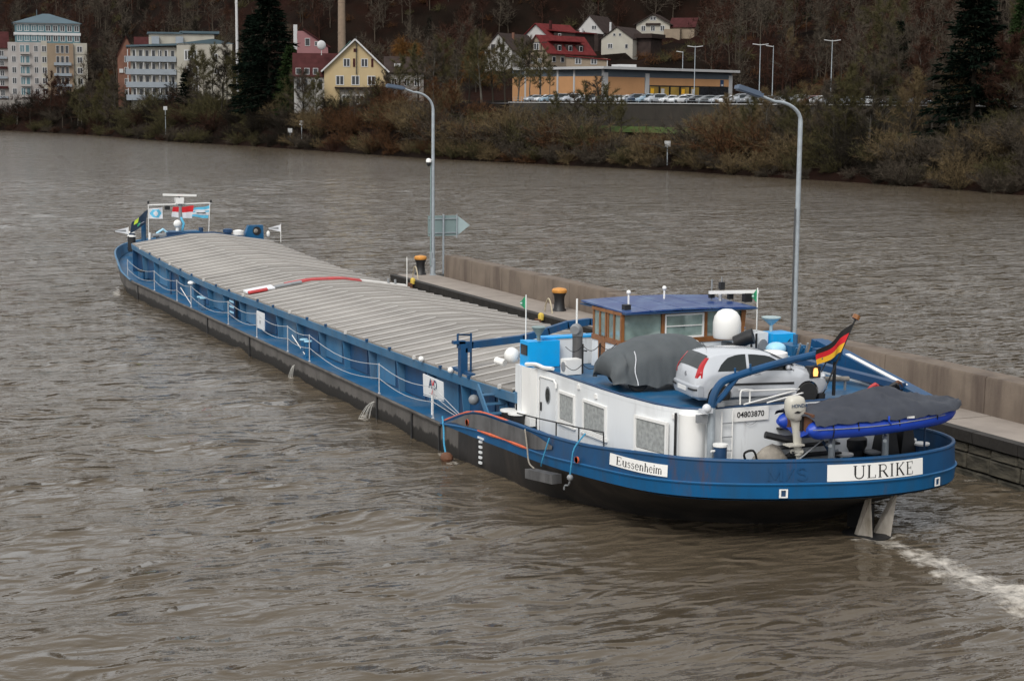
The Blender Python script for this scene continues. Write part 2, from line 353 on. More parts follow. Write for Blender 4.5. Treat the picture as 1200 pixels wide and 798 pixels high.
for (ax, ay, bx, by, w, s) in ((19.95, 49.2, 19.7, 47.6, .30, .85), (19.75, 56.3, 19.6, 55.5, .26, 1.0), (19.8, 65.2, 19.7, 64.6, .20, .8), (19.6, 98.6, 19.4, 96.6, .35, .9), (20.3, 101.5, 19.5, 97, .25, .8), (25.6, 35.0, 27.2, 35.1, .3, .85)):
    dd, _ = seg_d(X, Y, ax, ay, bx, by); foam = np.maximum(foam, s * np.clip(1 - (dd / w) ** 2, 0, 1))
dd, _ = seg_d(X, Y, 33.1, 36.0, 33.0, 41.0); foam = np.maximum(foam, .55 * np.clip(1 - (dd / .45) ** 2, 0, 1))
for (ax, ay, bx, by, w) in ((54.5, 81.3, 58.6, 75.5, .28), (76.5, 130, 79, 126, .3)):
    dd, _ = seg_d(X, Y, ax, ay, bx, by); foam = np.maximum(foam, .75 * np.clip(1 - (dd / w) ** 2, 0, 1))
# bow and side wash running back along the hull
dl = np.clip((19.9 - X), 0, 9)
side = np.exp(-((dl - 1.2) / 1.6) ** 2) * (X < 20.1) * (Y > 40) * (Y < 100)
Zw += side * .035 * np.sin(Y * 1.9 + dl * 2.2 + 1.5 * np.sin(Y * .35))
nv = X.size; ny, nx = X.shape
idx = np.arange(nv).reshape(ny, nx)
F = np.stack([idx[:-1, :-1], idx[:-1, 1:], idx[1:, 1:], idx[1:, :-1]], -1).reshape(-1, 4)
def npmesh(name, V, F, attr=None):
    me = bpy.data.meshes.new(name); n = F.shape[1]
    me.vertices.add(len(V)); me.vertices.foreach_set("co", np.ascontiguousarray(V, dtype=np.float32).ravel())
    me.loops.add(F.size); me.loops.foreach_set("vertex_index", np.ascontiguousarray(F, dtype=np.int32).ravel())
    me.polygons.add(len(F)); me.polygons.foreach_set("loop_start", np.arange(0, F.size, n, dtype=np.int32))
    if attr:
        for k, v in attr.items():
            a = me.attributes.new(k, 'FLOAT', 'POINT'); a.data.foreach_set("value", np.ascontiguousarray(v, dtype=np.float32).ravel())
    me.update(calc_edges=True); return me
wme = npmesh("river", np.stack([X, Y, Zw], -1).reshape(-1, 3), F, {"foam": foam, "slick": slick})
wme.shade_smooth()
WM = bpy.data.materials.new("muddy river water"); WM.use_nodes = True
n, l = WM.node_tree.nodes, WM.node_tree.links; p = n["Principled BSDF"]
p.inputs["IOR"].default_value = 1.33; p.inputs["Roughness"].default_value = .05
tc = n.new("ShaderNodeTexCoord"); at_ = n.new("ShaderNodeAttribute"); at_.attribute_name = "foam"
def noise(scale, detail, sc=(1, 1, 1), rough=.55):
    mp = n.new("ShaderNodeMapping"); mp.inputs["Scale"].default_value = sc; l.new(tc.outputs["Object"], mp.inputs[0])
    z = n.new("ShaderNodeTexNoise"); z.inputs["Scale"].default_value = scale; z.inputs["Detail"].default_value = detail; z.inputs["Roughness"].default_value = rough
    l.new(mp.outputs[0], z.inputs["Vector"]); return z.outputs[0]
big = noise(.05, 3)
cr = n.new("ShaderNodeMix"); cr.data_type = 'RGBA'; cr.inputs[6].default_value = (.076, .059, .040, 1); cr.inputs[7].default_value = (.100, .080, .056, 1); l.new(big, cr.inputs[0])
fn_ = noise(3.2, 8, (1, .8, 1), .72)
mr = n.new("ShaderNodeMath"); mr.operation = 'ADD'; fx = n.new('ShaderNodeMath'); fx.operation = 'MULTIPLY_ADD'; fx.inputs[1].default_value = 1.9; fx.inputs[2].default_value = -.45; l.new(fn_, fx.inputs[0]); l.new(fx.outputs[0], mr.inputs[0]); l.new(at_.outputs["Fac"], mr.inputs[1])
mp_ = n.new("ShaderNodeMapRange"); mp_.inputs[1].default_value = 1.04; mp_.inputs[2].default_value = 1.62; l.new(mr.outputs[0], mp_.inputs[0])
fm = n.new("ShaderNodeMix"); fm.data_type = 'RGBA'; fm.inputs[7].default_value = (.56, .52, .46, 1); l.new(mp_.outputs[0], fm.inputs[0]); l.new(cr.outputs[2], fm.inputs[6])
l.new(fm.outputs[2], p.inputs["Base Color"])
sy = n.new("ShaderNodeSeparateXYZ"); l.new(tc.outputs["Object"], sy.inputs[0]); fr = n.new("ShaderNodeMapRange"); fr.inputs[1].default_value = 95; fr.inputs[2].default_value = 190; fr.inputs[3].default_value = .05; fr.inputs[4].default_value = .11; l.new(sy.outputs[1], fr.inputs[0])   # windier water out in the channel
rr = n.new("ShaderNodeMapRange"); l.new(fr.outputs[0], rr.inputs[3]); rr.inputs[4].default_value = .7; l.new(mp_.outputs[0], rr.inputs[0]); l.new(rr.outputs[0], p.inputs["Roughness"])
def bump(h, dist, prev=None, st=None):
    b = n.new("ShaderNodeBump"); b.inputs["Distance"].default_value = dist; b.inputs["Strength"].default_value = 1.0
    l.new(h, b.inputs["Height"])
    if prev: l.new(prev, b.inputs["Normal"])
    if st: l.new(st, b.inputs["Strength"])
    return b.outputs[0]
def ridged(scale, detail, sc):
    mp = n.new("ShaderNodeMapping"); mp.inputs["Scale"].default_value = sc; mp.inputs["Rotation"].default_value = (0, 0, .35); l.new(tc.outputs["Object"], mp.inputs[0])
    z = n.new("ShaderNodeTexNoise"); z.noise_type = 'RIDGED_MULTIFRACTAL'; z.normalize = True; z.inputs["Scale"].default_value = scale; z.inputs["Detail"].default_value = detail; z.inputs["Distortion"].default_value = .8
    l.new(mp.outputs[0], z.inputs["Vector"]); return z.outputs[0]
stm = n.new('ShaderNodeMapRange'); stm.inputs[1].default_value = .32; stm.inputs[2].default_value = .68; stm.inputs[3].default_value = .25; stm.inputs[4].default_value = 1.0; l.new(noise(.045, 3, (.8, 1.3, 1)), stm.inputs[0]); ST = stm.outputs[0]
b0 = bump(noise(.24, 4, (.6, 1.7, 1)), .42)
b1 = bump(noise(.55, 3, (.7, 1.6, 1)), .12, b0)
b2 = bump(ridged(1.05, 1.2, (.75, 1.3, 1)), .40, b1, ST)
b2b = bump(noise(2.4, 3, (.7, 1.5, 1), .6), .075, b2, ST)
b3 = bump(noise(7, 2, (1, 1.3, 1)), .008, b2b)
l.new(b3, p.inputs["Normal"])
wme.materials.append(WM)
river = link("river_water", wme); river["kind"] = "structure"; river["label"] = "muddy brown choppy river water"

# ------------------------------------------------------------------ far bank terrain
def hill_start(y): return np.interp(y, [100, 230, 290, 350, 385, 410, 480, 505, 540, 600, 800], [58, 68, 100, 112, 130, 165, 165, 80, 34, 26, 22])
def ground(x, y):
    """height of the far bank above the river"""
    d = x - bankx(y)
    lot = np.interp(d, [-8, -1, 0, 1.5, 5, 9, 14, 18, 21.5, 22.5, 30], [-2.5, -.5, -.1, .7, 2.4, 4.2, 5.6, 6.4, 6.4, 10.9, 11.0])
    nat = np.interp(d, [-8, -1, 0, 1.5, 6, 12, 20, 40], [-2.5, -.5, -.1, .9, 5.0, 9.4, 10.6, 11.2])
    w = np.clip((y - 175) / 15, 0, 1) * np.clip((322 - y) / 10, 0, 1)
    z = w * lot + (1 - w) * nat
    vil = np.clip((y - 385) / 20, 0, 1) * np.clip((505 - y) / 25, 0, 1)          # gentle village slope
    z = z + vil * np.interp(d, [45, 85, 165], [0, 8.5, 18])
    r = np.maximum(d - hill_start(y), 0)
    hill = np.interp(r, [0, 25, 60, 140, 260, 420, 900], [0, 8, 26, 58, 78, 88, 88])
    steep = np.interp(y, [400, 520], [1.0, 1.35])
    return z + hill * steep
gd = np.concatenate([np.arange(-8, 0, 2), np.arange(0, 30, 1.0), np.arange(30, 120, 4.0), np.arange(120, 420, 12), np.arange(420, 3200, 150)])
gyv = np.concatenate([np.arange(-2500, -100, 150), np.arange(-100, 100, 15), np.arange(100, 640, 4), np.arange(640, 1000, 15), np.arange(1000, 2600, 120)])
D, YY = np.meshgrid(gd, gyv); XX = bankx(YY) + D
ZZ = ground(XX, YY)
jit = np.random.default_rng(3).normal(size=ZZ.shape)
ZZ = ZZ + jit * np.interp(D, [0, 5, 25, 60, 90, 300], [.05, .25, .05, .15, .9, 2.5]) * (np.abs(YY) < 1000) * (D > 1)
ny, nx = D.shape; idx = np.arange(D.size).reshape(ny, nx)
F = np.stack([idx[:-1, :-1], idx[:-1, 1:], idx[1:, 1:], idx[1:, :-1]], -1).reshape(-1, 4)
M_SOIL = mat("leaf litter ground", (.0095, .0066, .005), .95, var=.5, scale=.10, dirt=(.020, .0072, .005), dirt_amt=.75, dscale=.035, bump=.3, bscale=.6, spec=.03)
M_GRASS = mat("winter grass", (.045, .075, .018), .9, var=.35, scale=.4, dirt=(.07, .06, .03), dirt_amt=.5, dscale=.25, spec=.1)
M_ASPH = mat("car park asphalt", (.05, .05, .052), .9, var=.2, scale=.4)
tme = npmesh("far_bank", np.stack([XX, YY, ZZ], -1).reshape(-1, 3), F); tme.materials.append(M_SOIL); tme.shade_smooth()
bank = link("far_bank_ground", tme); bank["kind"] = "structure"; bank["label"] = "dark leaf covered river bank and hillside"
# river bed under everything
g = G(); g.box((-3400, -2900, -6.2), (3400, 3400, -6.0)); g.build("river_bed", M_SOIL, kind="structure", label="dark river bed")
# grass terrace and the car park surface, laid on the bank
def strip(name, m, y0, y1, d0, d1, dz, label, n=24, nd=6):
    V = []; FF = []
    for i in range(n + 1):
        y = lerp(y0, y1, i / n)
        for j in range(nd + 1):
            d = lerp(d0, d1, j / nd); x = float(bankx(y)) + d
            V.append((x, y, float(ground(np.array(x), np.array(y))) + dz))
    for i in range(n):
        for j in range(nd):
            a = i * (nd + 1) + j; FF.append((a, a + 1, a + nd + 2, a + nd + 1))
    g = G(); g.mesh(V, FF); return g.build(name, m, kind="structure", label=label, recalc=False)
strip("grass_terrace", M_GRASS, 196, 312, 13.5, 21, .35, "green winter grass below the car park wall")
# ------------------------------------------------------------------ quay on the right of the barge
quay = thing("quay", "long concrete quay with stone face and parapet wall beside the blue barge", "quay", (33.3, 60, 0))
QX, QZ, QT = 33.30, 1.33, 90.0
g = G(); g.box((QX + .22, -120, -3), (36.9, QT - .2, QZ - .04)); g.build("core", M_STONEJ, quay)
y = QT; k = 0
while y > 8:                                       # paving bays with joints
    L = 6.0
    g = G(); g.box((QX + .36, y - L + .03, QZ - .03), (35.78, y - .03, QZ + (.004 if k % 2 else 0))); g.build("paving_slab", M_PAVE, quay)
    y -= L; k += 1
g = G(); g.box((QX + .36, -120, QZ - .03), (35.78, y - .03, QZ)); g.build("paving_slab", M_PAVE, quay)
g = G(); g.box((36.85, -120, QZ - .9), (37.15, QT, QZ - .35)); g.build("river_ledge", M_CONC, quay)
y = QT
while y > 8:                                       # dark coping stones along the edge
    L = 2.0
    g = G(); g.hexa([(QX + .03, y - L + .02, QZ - .34), (QX + .36, y - L + .02, QZ - .34), (QX + .36, y - .02, QZ - .34), (QX + .03, y - .02, QZ - .34),
                     (QX, y - L + .02, QZ + .01), (QX + .35, y - L + .02, QZ + .012), (QX + .35, y - .02, QZ + .012), (QX, y - .02, QZ + .01)])
    g.build("coping_stone", M_EDGE, quay); y -= L
stone = []
for q in range(6):
    r = random.Random(q); g = G(); w, h = 1, 1
    pts = [(0, -.48 + r.uniform(-.02, .02), -.46), (0, .48, -.46 + r.uniform(-.03, .03)), (0, .47, .46), (0, -.47 + r.uniform(-.02, .02), .45)]
    fr = [(-.05 - r.uniform(0, .05), p[1] * .9, p[2] * .86) for p in pts]
    g.mesh([(.3, p[1], p[2]) for p in pts] + pts + fr, [(0, 1, 5, 4), (1, 2, 6, 5), (2, 3, 7, 6), (3, 0, 4, 7), (4, 5, 9, 8), (5, 6, 10, 9), (6, 7, 11, 10), (7, 4, 8, 11), (8, 9, 10, 11)])
    stone.append(g.data("stone", M_STONE, smooth=0))
r = random.Random(5); rows = [(-.55, .42), (-.10, .48), (.40, .50), (.80, .30)]
for zi, (zc, hh) in enumerate(rows):
    y = 46.0 + r.uniform(-1, 0)
    while y > 33.5:
        L = r.uniform(.7, 1.5); o = link("stone", stone[r.randrange(6)], quay)
        o.location = (QX + .17 - 33.3 + r.uniform(-.02, .03), y - L / 2 - 60, zc); o.scale = (1, L, hh); y -= L
g = G()
for zi, (zc, hh) in enumerate(rows):
    for (ya, yb) in ((46.6, 90), (-100, 33.2)):
        y = yb
        while y > ya:
            L = r.uniform(.8, 1.6); g.box((QX + .1 + r.uniform(0, .04), max(y - L + .05, ya), zc - hh / 2 + .02), (QX + .3, y, zc + hh / 2 - .02)); y -= L
g.build("stone_courses", M_STONE, quay, kind="stuff", smooth=0)
# parapet: cast bays, thinner towards the tip, a step near the second bollard
def bay(y0, y1, x0, x1, zt, name="wall_panel"):
    g = G(); c = .07
    prof = [(x0, QZ - .5), (x0 + .02, zt - c), (x0 + c, zt), (x1 - c, zt), (x1, zt - c), (x1, QZ - .5)]
    g.prism([(px, y0 + .015, pz) for px, pz in prof], (0, y1 - y0 - .03, 0)); return g.build(name, M_CONC, quay)
yy = 88.1
for k in range(12):
    bay(yy - 3.95, yy, 35.8, 36.62, 2.53) if yy > 71 else bay(yy - 5.2, yy, 35.62 if yy > 65 else 35.68, 36.7, 2.50 if yy > 65 else 2.53)
    yy -= 3.95 if yy > 71 else 5.2
    if yy < 28: break
g = G(); g.prism([(px, -120, pz) for px, pz in [(35.7, QZ - .5), (35.72, 2.46), (35.78, 2.53), (36.62, 2.53), (36.7, 2.46), (36.7, QZ - .5)]], (0, yy + 120, 0)); g.build("wall_panel", M_CONC, quay)

def bollard(x, y, label):
    t = thing("bollard", label, "bollard", (x, y, QZ), "orange topped bollards on the quay")
    g = G(); g.lathe((x, y, QZ), [(.34, 0), (.33, .05), (.27, .12), (.235, .45), (.25, .68), (.31, .80), (.335, .86)], 20); g.build("post", M_DARK, t)
    g = G(); g.lathe((x, y, QZ), [(.34, .86), (.355, .89), (.355, .98), (.30, 1.05), (.12, 1.09), (.02, 1.095)], 20); g.build("cap", M_BOLT, t)
bollard(34.95, 89.5, "bollard with orange cap near the quay tip beside the lamp post")
bollard(34.9, 71.5, "bollard with orange cap nearest the wheelhouse, halfway along the quay")
def hoop(x, y, label):
    g = G(); g.tube([(x + .0, y - .42 + .84 * i / 12, QZ - .02 + .68 * math.sin(math.pi * i / 12) ** .8) for i in range(13)], .035, 8)
    tag(g.build("mooring_hoop", M_HOOP, loc=(x, y, QZ)), label, "hoop", "steel hoops on the quay edge")
hoop(33.9, 87.6, "pale steel hoop on the quay edge by the tip bollard")
hoop(34.1, 71.0, "pale steel hoop on the quay edge by the middle bollard")
def ypost(x, y, label):
    t = thing("ladder_marker", label, "marker post", (x, y, QZ), "yellow ladder markers on the quay edge")
    g = G(); g.lathe((x, y, QZ - .15), [(.13, 0), (.14, .2), (.12, .28), (.05, .33)], 12); g.build("post", M_YPOST, t)
    g = G(); g.box((x - .22, y - .22, QZ - .75), (x - .1, y + .22, QZ - .1)); g.build("ladder_head", M_RUST, t)
ypost(33.25, 86.3, "small yellow marker on the quay edge near the tip")
ypost(33.15, 69.8, "small yellow marker on the quay edge by the green and white flag")

def lamp(x, y, ztop, zend, label, tilt, camera=False, duct=6.3):
    t = thing("quay_lamp", label, "lamp post", (x, y, QZ), "tall arched lamps on the quay")
    pts = [(x, y, QZ), (x, y, QZ + 3.0), (x, y, QZ + 6), (x, y, ztop - 1.2)] + [(x - 1.15 * (1 - math.cos(a)), y, ztop - 1.2 + (zend - ztop + .95) * math.sin(a)) for a in [math.pi / 2 * i / 8 for i in range(1, 9)]] + [(x - 1.75, y, zend - .05)]
    k = len(pts)
    g = G(); g.tube(pts, [.115, .10, .092, .085] + [.072 - .022 * i / (k - 5) for i in range(k - 4)], 12); g.build("pole", M_GALV, t)
    g = G(); g.lathe((x, y, QZ), [(.2, 0), (.2, .03), (.15, .05), (.145, .9), (.13, .92)], 12); g.build("base", M_GALV, t)
    g = G(); a = Vector((x - 1.7, y, zend - .04)); b = Vector((x - 2.75, y, zend + tilt)); g.beam(a, b, .30, .13); g.beam(lerp(a, b, .1), lerp(a, b, .95), .22, .22); g.build("lamp_head", M_LHEAD, t)
    g = G(); g.box((x + .0 - .16, y - .14, QZ + .55), (x - .10, y + .1, QZ + 1.3)); g.build("service_door", M_GALV, t)
    if camera:
        g = G(); g.lathe((x - .28, y - .05, QZ + 6.1), [(.03, 0), (.11, .06), (.13, .18), (.13, .22)], 12); g.build("camera_dome", M_DARK, t)
        g = G(); g.lathe((x - .28, y - .05, QZ + 6.32), [(.15, 0), (.15, .12), (.1, .2), (.02, .22)], 12); g.beam((x - .28, y - .05, QZ + 6.45), (x, y, QZ + 6.45), .05, .05); g.build("camera_housing", M_WHITE2, t)
    g = G(); g.tube([(x - .15, y - .05, QZ + .5), (x - .15, y - .05, QZ + duct)], .035, 6); g.build("cable_duct", M_BULW if not camera else M_SIGN, t)
lamp(35.5, 89.0, 11.75, 11.75, "grey arched lamp post at the quay tip with a camera on it", .1, True)
lamp(35.4, 52.7, 11.6, 11.35, "grey arched lamp post rising behind the barge wheelhouse", .25, False, 5.9)

t = thing("direction_sign", "back of grey arrow shaped river sign standing beside the tip lamp post", "sign", (36.6, 90.2, 1.2))
g = G(); g.box((35.67, 90.16, 3.42), (36.55, 90.2, 4.58)); g.build("panel", M_SIGN, t)
g = G(); g.box((36.57, 90.16, 3.42), (37.4, 90.2, 4.58)); g.build("panel", M_SIGN, t)
g = G(); g.prism([(37.42, 90.16, 3.40), (38.24, 90.16, 4.0), (37.42, 90.16, 4.60)], (0, .04, 0)); g.build("arrow_tip", M_SIGN2, t)
g = G(); [g.beam((35.7, 90.13, z), (37.5, 90.13, z), .05, .05) for z in (3.6, 4.4)]; g.build("rail", M_GALV, t)
g = G(); g.tube([(36.58, 90.09, .4), (36.58, 90.09, 4.65)], .06, 8); g.build("post", M_GALV, t)
g = G(); g.tube([(37.4, 90.09, 3.3), (37.4, 90.09, 4.65)], .035, 8); g.build("post", M_GALV, t)
# ------------------------------------------------------------------ the barge
XC = 24.92
def zmask_mat(name, up, low, z0, noise_amp, up_dirt):
    m = mat(name, up, .7, var=.25, scale=1.3, dirt=up_dirt, dirt_amt=.7, dscale=1.1, streak=True, bump=.008)
    n, l = m.node_tree.nodes, m.node_tree.links; p = n["Principled BSDF"]
    src = p.inputs["Base Color"].links[0].from_socket
    tc = n.new("ShaderNodeTexCoord"); sx = n.new("ShaderNodeSeparateXYZ"); l.new(tc.outputs["Object"], sx.inputs[0])
    mp = n.new("ShaderNodeMapping"); mp.inputs["Scale"].default_value = (1, 1, .06); l.new(tc.outputs["Object"], mp.inputs[0])
    nz = n.new("ShaderNodeTexNoise"); nz.inputs["Scale"].default_value = 1.7; nz.inputs["Detail"].default_value = 8; nz.inputs["Roughness"].default_value = .7; l.new(mp.outputs[0], nz.inputs["Vector"])
    a = n.new("ShaderNodeMath"); a.operation = 'MULTIPLY_ADD'; l.new(nz.outputs[0], a.inputs[0]); a.inputs[1].default_value = noise_amp; l.new(sx.outputs[2], a.inputs[2])
    r = n.new("ShaderNodeMapRange"); r.inputs[1].default_value = z0 + noise_amp * .5 - .03; r.inputs[2].default_value = z0 + noise_amp * .5 + .03; l.new(a.outputs[0], r.inputs[0])
    mx = n.new("ShaderNodeMix"); mx.data_type = 'RGBA'; mx.inputs[6].default_value = (*low, 1); l.new(r.outputs[0], mx.inputs[0]); l.new(src, mx.inputs[7])
    l.new(mx.outputs[2], p.inputs["Base Color"])
    return m
M_SIDE = zmask_mat("ship side worn by the water", (.105, .096, .088), (.016, .014, .012), .36, .75, (.05, .045, .04))
M_CNTR = zmask_mat("black stern counter with undercut shade", (.016, .014, .013), (.10, .085, .07), -.12, .8, (.05, .04, .032))  # black hull colour that also carries the shade of the undercut

barge = thing("cargo_barge", "long blue river cargo barge with white deckhouse and closed aluminium hatches", "barge", (XC, 60, 0))
RIM = [(20.1, 49.6), (20.1, 47.1), (20.1, 44.5), (20.12, 42), (20.2, 39.6), (20.55, 37.4), (21.25, 36.25), (22.3, 35.5), (23.6, 34.95), (25.1, 34.55), (26.4, 34.45), (27.5, 34.6), (28.5, 35.0), (29.2, 35.8), (29.55, 37.2), (29.7, 39.5), (29.74, 42), (29.74, 44.5), (29.74, 47.1), (29.74, 49.6)]
WLN = [(20.1, 49.6), (20.12, 47.3), (20.3, 44.9), (20.6, 42.9), (21.1, 41.2), (21.7, 39.9), (22.3, 39.1), (23.1, 38.4), (24.2, 37.8), (25.3, 37.4), (26.2, 37.4), (27.1, 37.7), (27.9, 38.4), (28.5, 39.3), (28.9, 40.5), (29.25, 42), (29.5, 43.6), (29.65, 45.2), (29.72, 47.4), (29.74, 49.6)]
ZRIM = [.88, 1.62, 1.78, 1.84, 1.98, 2.18, 2.2, 2.2, 2.2, 2.2, 2.2, 2.2, 2.2, 2.2, 2.15, 1.98, 1.84, 1.78, 1.62, .88]
ZRUB = [.86, 1.12, 1.24, 1.3, 1.48, 1.6, 1.64, 1.65, 1.65, 1.65, 1.65, 1.65, 1.65, 1.64, 1.6, 1.48, 1.3, 1.24, 1.12, .86]
ZBOT = [.84, .88, .96, 1.03, 1.16, 1.26, 1.28, 1.28, 1.28, 1.28, 1.28, 1.28, 1.28, 1.28, 1.26, 1.16, 1.03, .96, .88, .84]
rim3 = crom([(x, y, z) for (x, y), z in zip(RIM, ZRIM)], 5); rub3 = crom([(x, y, z) for (x, y), z in zip(RIM, ZRUB)], 5)
bot3 = crom([(x, y, z) for (x, y), z in zip(RIM, ZBOT)], 5); wl3 = crom([(x, y, 0) for x, y in WLN], 5)
NS = len(rim3)
def nrm(i):                                        # outward normal of the stern plan
    a, b = rim3[max(i - 1, 0)], rim3[min(i + 1, NS - 1)]; d = (b - a); d.z = 0; d.normalize(); return Vector((-d.y, d.x, 0)) * -1
NRM = [nrm(i) for i in range(NS)]
if NRM[NS // 2].y > 0: NRM = [-v for v in NRM]
# bow, from the straight side to the stem
BRIM = [(20.1, 96), (20.12, 98.5), (20.3, 101), (20.8, 103.4), (21.7, 105.6), (22.9, 107.2), (24.0, 108.0), (XC, 108.2)]
BWL = [(20.1, 96), (20.2, 98), (20.6, 100), (21.3, 102.2), (22.3, 104.4), (23.4, 106), (24.3, 106.8), (XC, 107)]
BZ = [.86, .95, 1.15, 1.4, 1.6, 1.75, 1.85, 1.9]
brim = crom([(x, y, z) for (x, y), z in zip(BRIM, BZ)], 3); bwl = crom([(x, y, 0) for x, y in BWL], 3)
mid = [(20.1, y) for y in (52, 58, 64, 70, 76, 82, 88, 92)]
ring = []                                          # (deep, waterline, middle, top, zone)
for w, b in reversed(list(zip(bwl, brim))): ring.append((w, b, 1))
for x, y in reversed(mid): ring.append((Vector((x, y, 0)), Vector((x, y, .85)), 1))
for w, b in zip(wl3, bot3): ring.append((w, b, 0 if b.y < 48.4 else 1))
for x, y in mid: ring.append((Vector((2 * XC - x, y, 0)), Vector((2 * XC - x, y, .85)), 1))
for w, b in list(zip(bwl, brim))[:-1]: ring.append((Vector((2 * XC - w.x, w.y, 0)), Vector((2 * XC - b.x, b.y, b.z)), 1))
g = G(); n = len(ring)
V = []
for w, b, zn in ring:
    c = Vector((XC, clamp(w.y, 44, 100), 0))
    bulge = lerp(w, b, .72 if zn else lerp(.38, .72, clamp((b.y - 36) / 10, 0, 1))); bulge.z = b.z * .42
    V.append([w + (c - w) * .12 + Vector((0, 0, -1.0)), Vector((w.x, w.y, -.05)), bulge, b])
g.v = [tuple(p) for col in V for p in col]
for i in range(n):
    j = (i + 1) % n
    for k in range(3):
        g.f.append((i * 4 + k, j * 4 + k, j * 4 + k + 1, i * 4 + k + 1)); g.m.append(ring[i][2])
hull = g.build("hull", [M_CNTR, M_SIDE], barge, smooth=50)
# butt straps and pipes down the side
for y in (94.6, 79.2, 71.9, 55.6, 52.2, 49.75):
    g = G(); g.box((20.05, y - .05, -.2), (20.13, y + .05, .84)); g.build("side_strap", M_DARK, barge)
g = G(); g.tube([(20.06, y, .83) for y in (49.6, 60, 70, 80, 90, 96)], .06, 6); g.build("gunwale_rail", M_HULLG, barge)
# stern bulwark: blue band, rub rail, upper strake
def shell(name, lo, hi, off_lo, off_hi, m, th=.05, a=0, b=NS):
    g = G(); rings = []
    for i in range(a, b):
        o = NRM[i]; rings.append([lo[i] + o * off_lo, hi[i] + o * off_hi, hi[i] + o * (off_hi - th), lo[i] + o * (off_lo - th)])
    g.loft(rings, 0, True, True); return g.build(name, m, barge, smooth=40)
shell("lower_strake", bot3, rub3, .0, .035, M_BLUE2)
up = shell("bulwark", [Vector((p.x, p.y, p.z + .015)) for p in rub3], rim3, .01, -.02, M_BLUE, .06)
g = G(); g.tube([r + NRM[i] * .035 for i, r in enumerate(rub3)], .035, 6); g.build("rub_rail", M_BLUE2, barge)
g = G(); g.tube([r + NRM[i] * -.05 + Vector((0, 0, .02)) for i, r in enumerate(rim3)], .055, 8); g.build("bulwark_cap", M_BLUE, barge)
IP = [i for i in range(NS) if rim3[i].x < 21 and rim3[i].y > 41.2]
g = G(); top = []; low = []
for i in IP:
    t = clamp((rim3[i].y - 41.2) / 1.5, 0, 1); f = clamp((48.9 - rim3[i].y) / 1.0, .05, 1)
    a = rub3[i] + Vector((0, 0, .05)); b = rim3[i] - Vector((0, 0, .03)); c = lerp(a, b, .5)
    low.append(lerp(c, a, t * f) + NRM[i] * .045); top.append(lerp(c, b, t * f) + NRM[i] * .03)
g.loft([[l_, t_] for l_, t_ in zip(low, top)], 0, False, False); g.build("worn_panel", M_BULW, barge, smooth=60, label="worn dark grey panel on the blue bulwark")
g = G(); q = [i for i in range(NS) if rim3[i].x < 21 and rim3[i].y > 44.2]
g.tube([rim3[i] + NRM[i] * -.03 + Vector((0, 0, .045)) for i in q], [.022 + .022 * math.sin(k * 1.9) ** 2 for k in range(len(q))], 6); g.build("orange_edge", M_ORANGE, barge)
g = G(); q = [i for i in range(NS) if rim3[i].x < 21 and 42.8 < rim3[i].y < 46.6]
g.tube([rub3[i] + NRM[i] * .05 + Vector((0, 0, .02)) for i in q], [.02 + .03 * math.sin(k * 2.3) ** 2 for k in range(len(q))], 6); g.build("orange_edge", M_ORANGE, barge)
for y, z, r in ((39.9, 1.58, .09), (47.4, 1.28, .1)):
    g = G(); g.mesh([(20.03, y + r * math.cos(a) * 1.3, z + r * math.sin(a)) for a in [2 * math.pi * k / 10 for k in range(10)]] , [tuple(range(10))]); g.prism([(20.03, y + r * math.cos(a), z + r * math.sin(a)) for a in [2 * math.pi * k / 10 for k in range(10)]], (.05, 0, 0)); g.build("primer_patch", M_ORANGE, barge)
# decks
def inside(pts, off): return [p + NRM[i] * -off for i, p in enumerate(pts)]
g = G(); g.poly([(p.x, p.y, 1.22 if p.y < 45 else max(.86, 1.22 - (p.y - 45) * .1)) for p in inside(rim3, .06)]); sd = g.build("stern_deck", M_DECKB, barge, recalc=False)
for s in (-1, 1):
    g = G(); xo, xi = XC + s * 4.80, XC + s * 3.6
    g.poly([(xo, 49.6, .845), (xo, 96.5, .845), (xi, 96.5, .845), (xi, 49.6, .845)]); g.build("side_deck", M_DECKB, barge)
full = [Vector(p) for p in brim] + [Vector((2 * XC - p.x, p.y, p.z)) for p in reversed(brim[:-1])]
g = G(); cc = Vector((XC, 99, 1.1))
for a, b in zip(full[:-1], full[1:]): g.mesh([(a.x, a.y, a.z - .03), (b.x, b.y, b.z - .03), cc], [(0, 1, 2)])
g.build("fore_deck", M_DECKB, barge)
# bow bulwark with the painted bow flourish
btop = [Vector((lerp(p.x, XC, -.02), p.y + .1, interp(p.y, [(96, .9), (98.5, 1.15), (100.5, 1.75), (103, 2.0), (106, 2.15), (108.2, 2.25)]))) for p in brim]
def mir(p): return Vector((2 * XC - p.x, p.y, p.z))
bf = brim + [mir(p) for p in reversed(brim[:-1])]; bt = btop + [mir(p) for p in reversed(btop[:-1])]
g = G()
for i in range(len(bf) - 1):
    for k in range(3):
        a, b = k / 3, (k + 1) / 3
        q = [lerp(bf[i], bt[i], a), lerp(bf[i + 1], bt[i + 1], a), lerp(bf[i + 1], bt[i + 1], b), lerp(bf[i], bt[i], b)]
        y = bf[i].y; mi = 0
        if i < len(brim): mi = 1 if (98.6 < y < 100.4 and k > 0) else (2 if 101.5 < y < 103.5 and k == 0 else (1 if 103 < y < 104.6 and k < 2 else 0))
        g.poly(q, mi)
        g.poly([p + (Vector((XC, clamp(p.y - 2, 90, 104), p.z)) - p).normalized() * .06 for p in reversed(q)], 0)
g.build("bow_bulwark", [M_COAM, M_WCLOTH, M_GCLOTH], barge, smooth=40)
g = G(); g.tube(bt, .06, 6); g.build("bow_rail", M_COAM, barge)

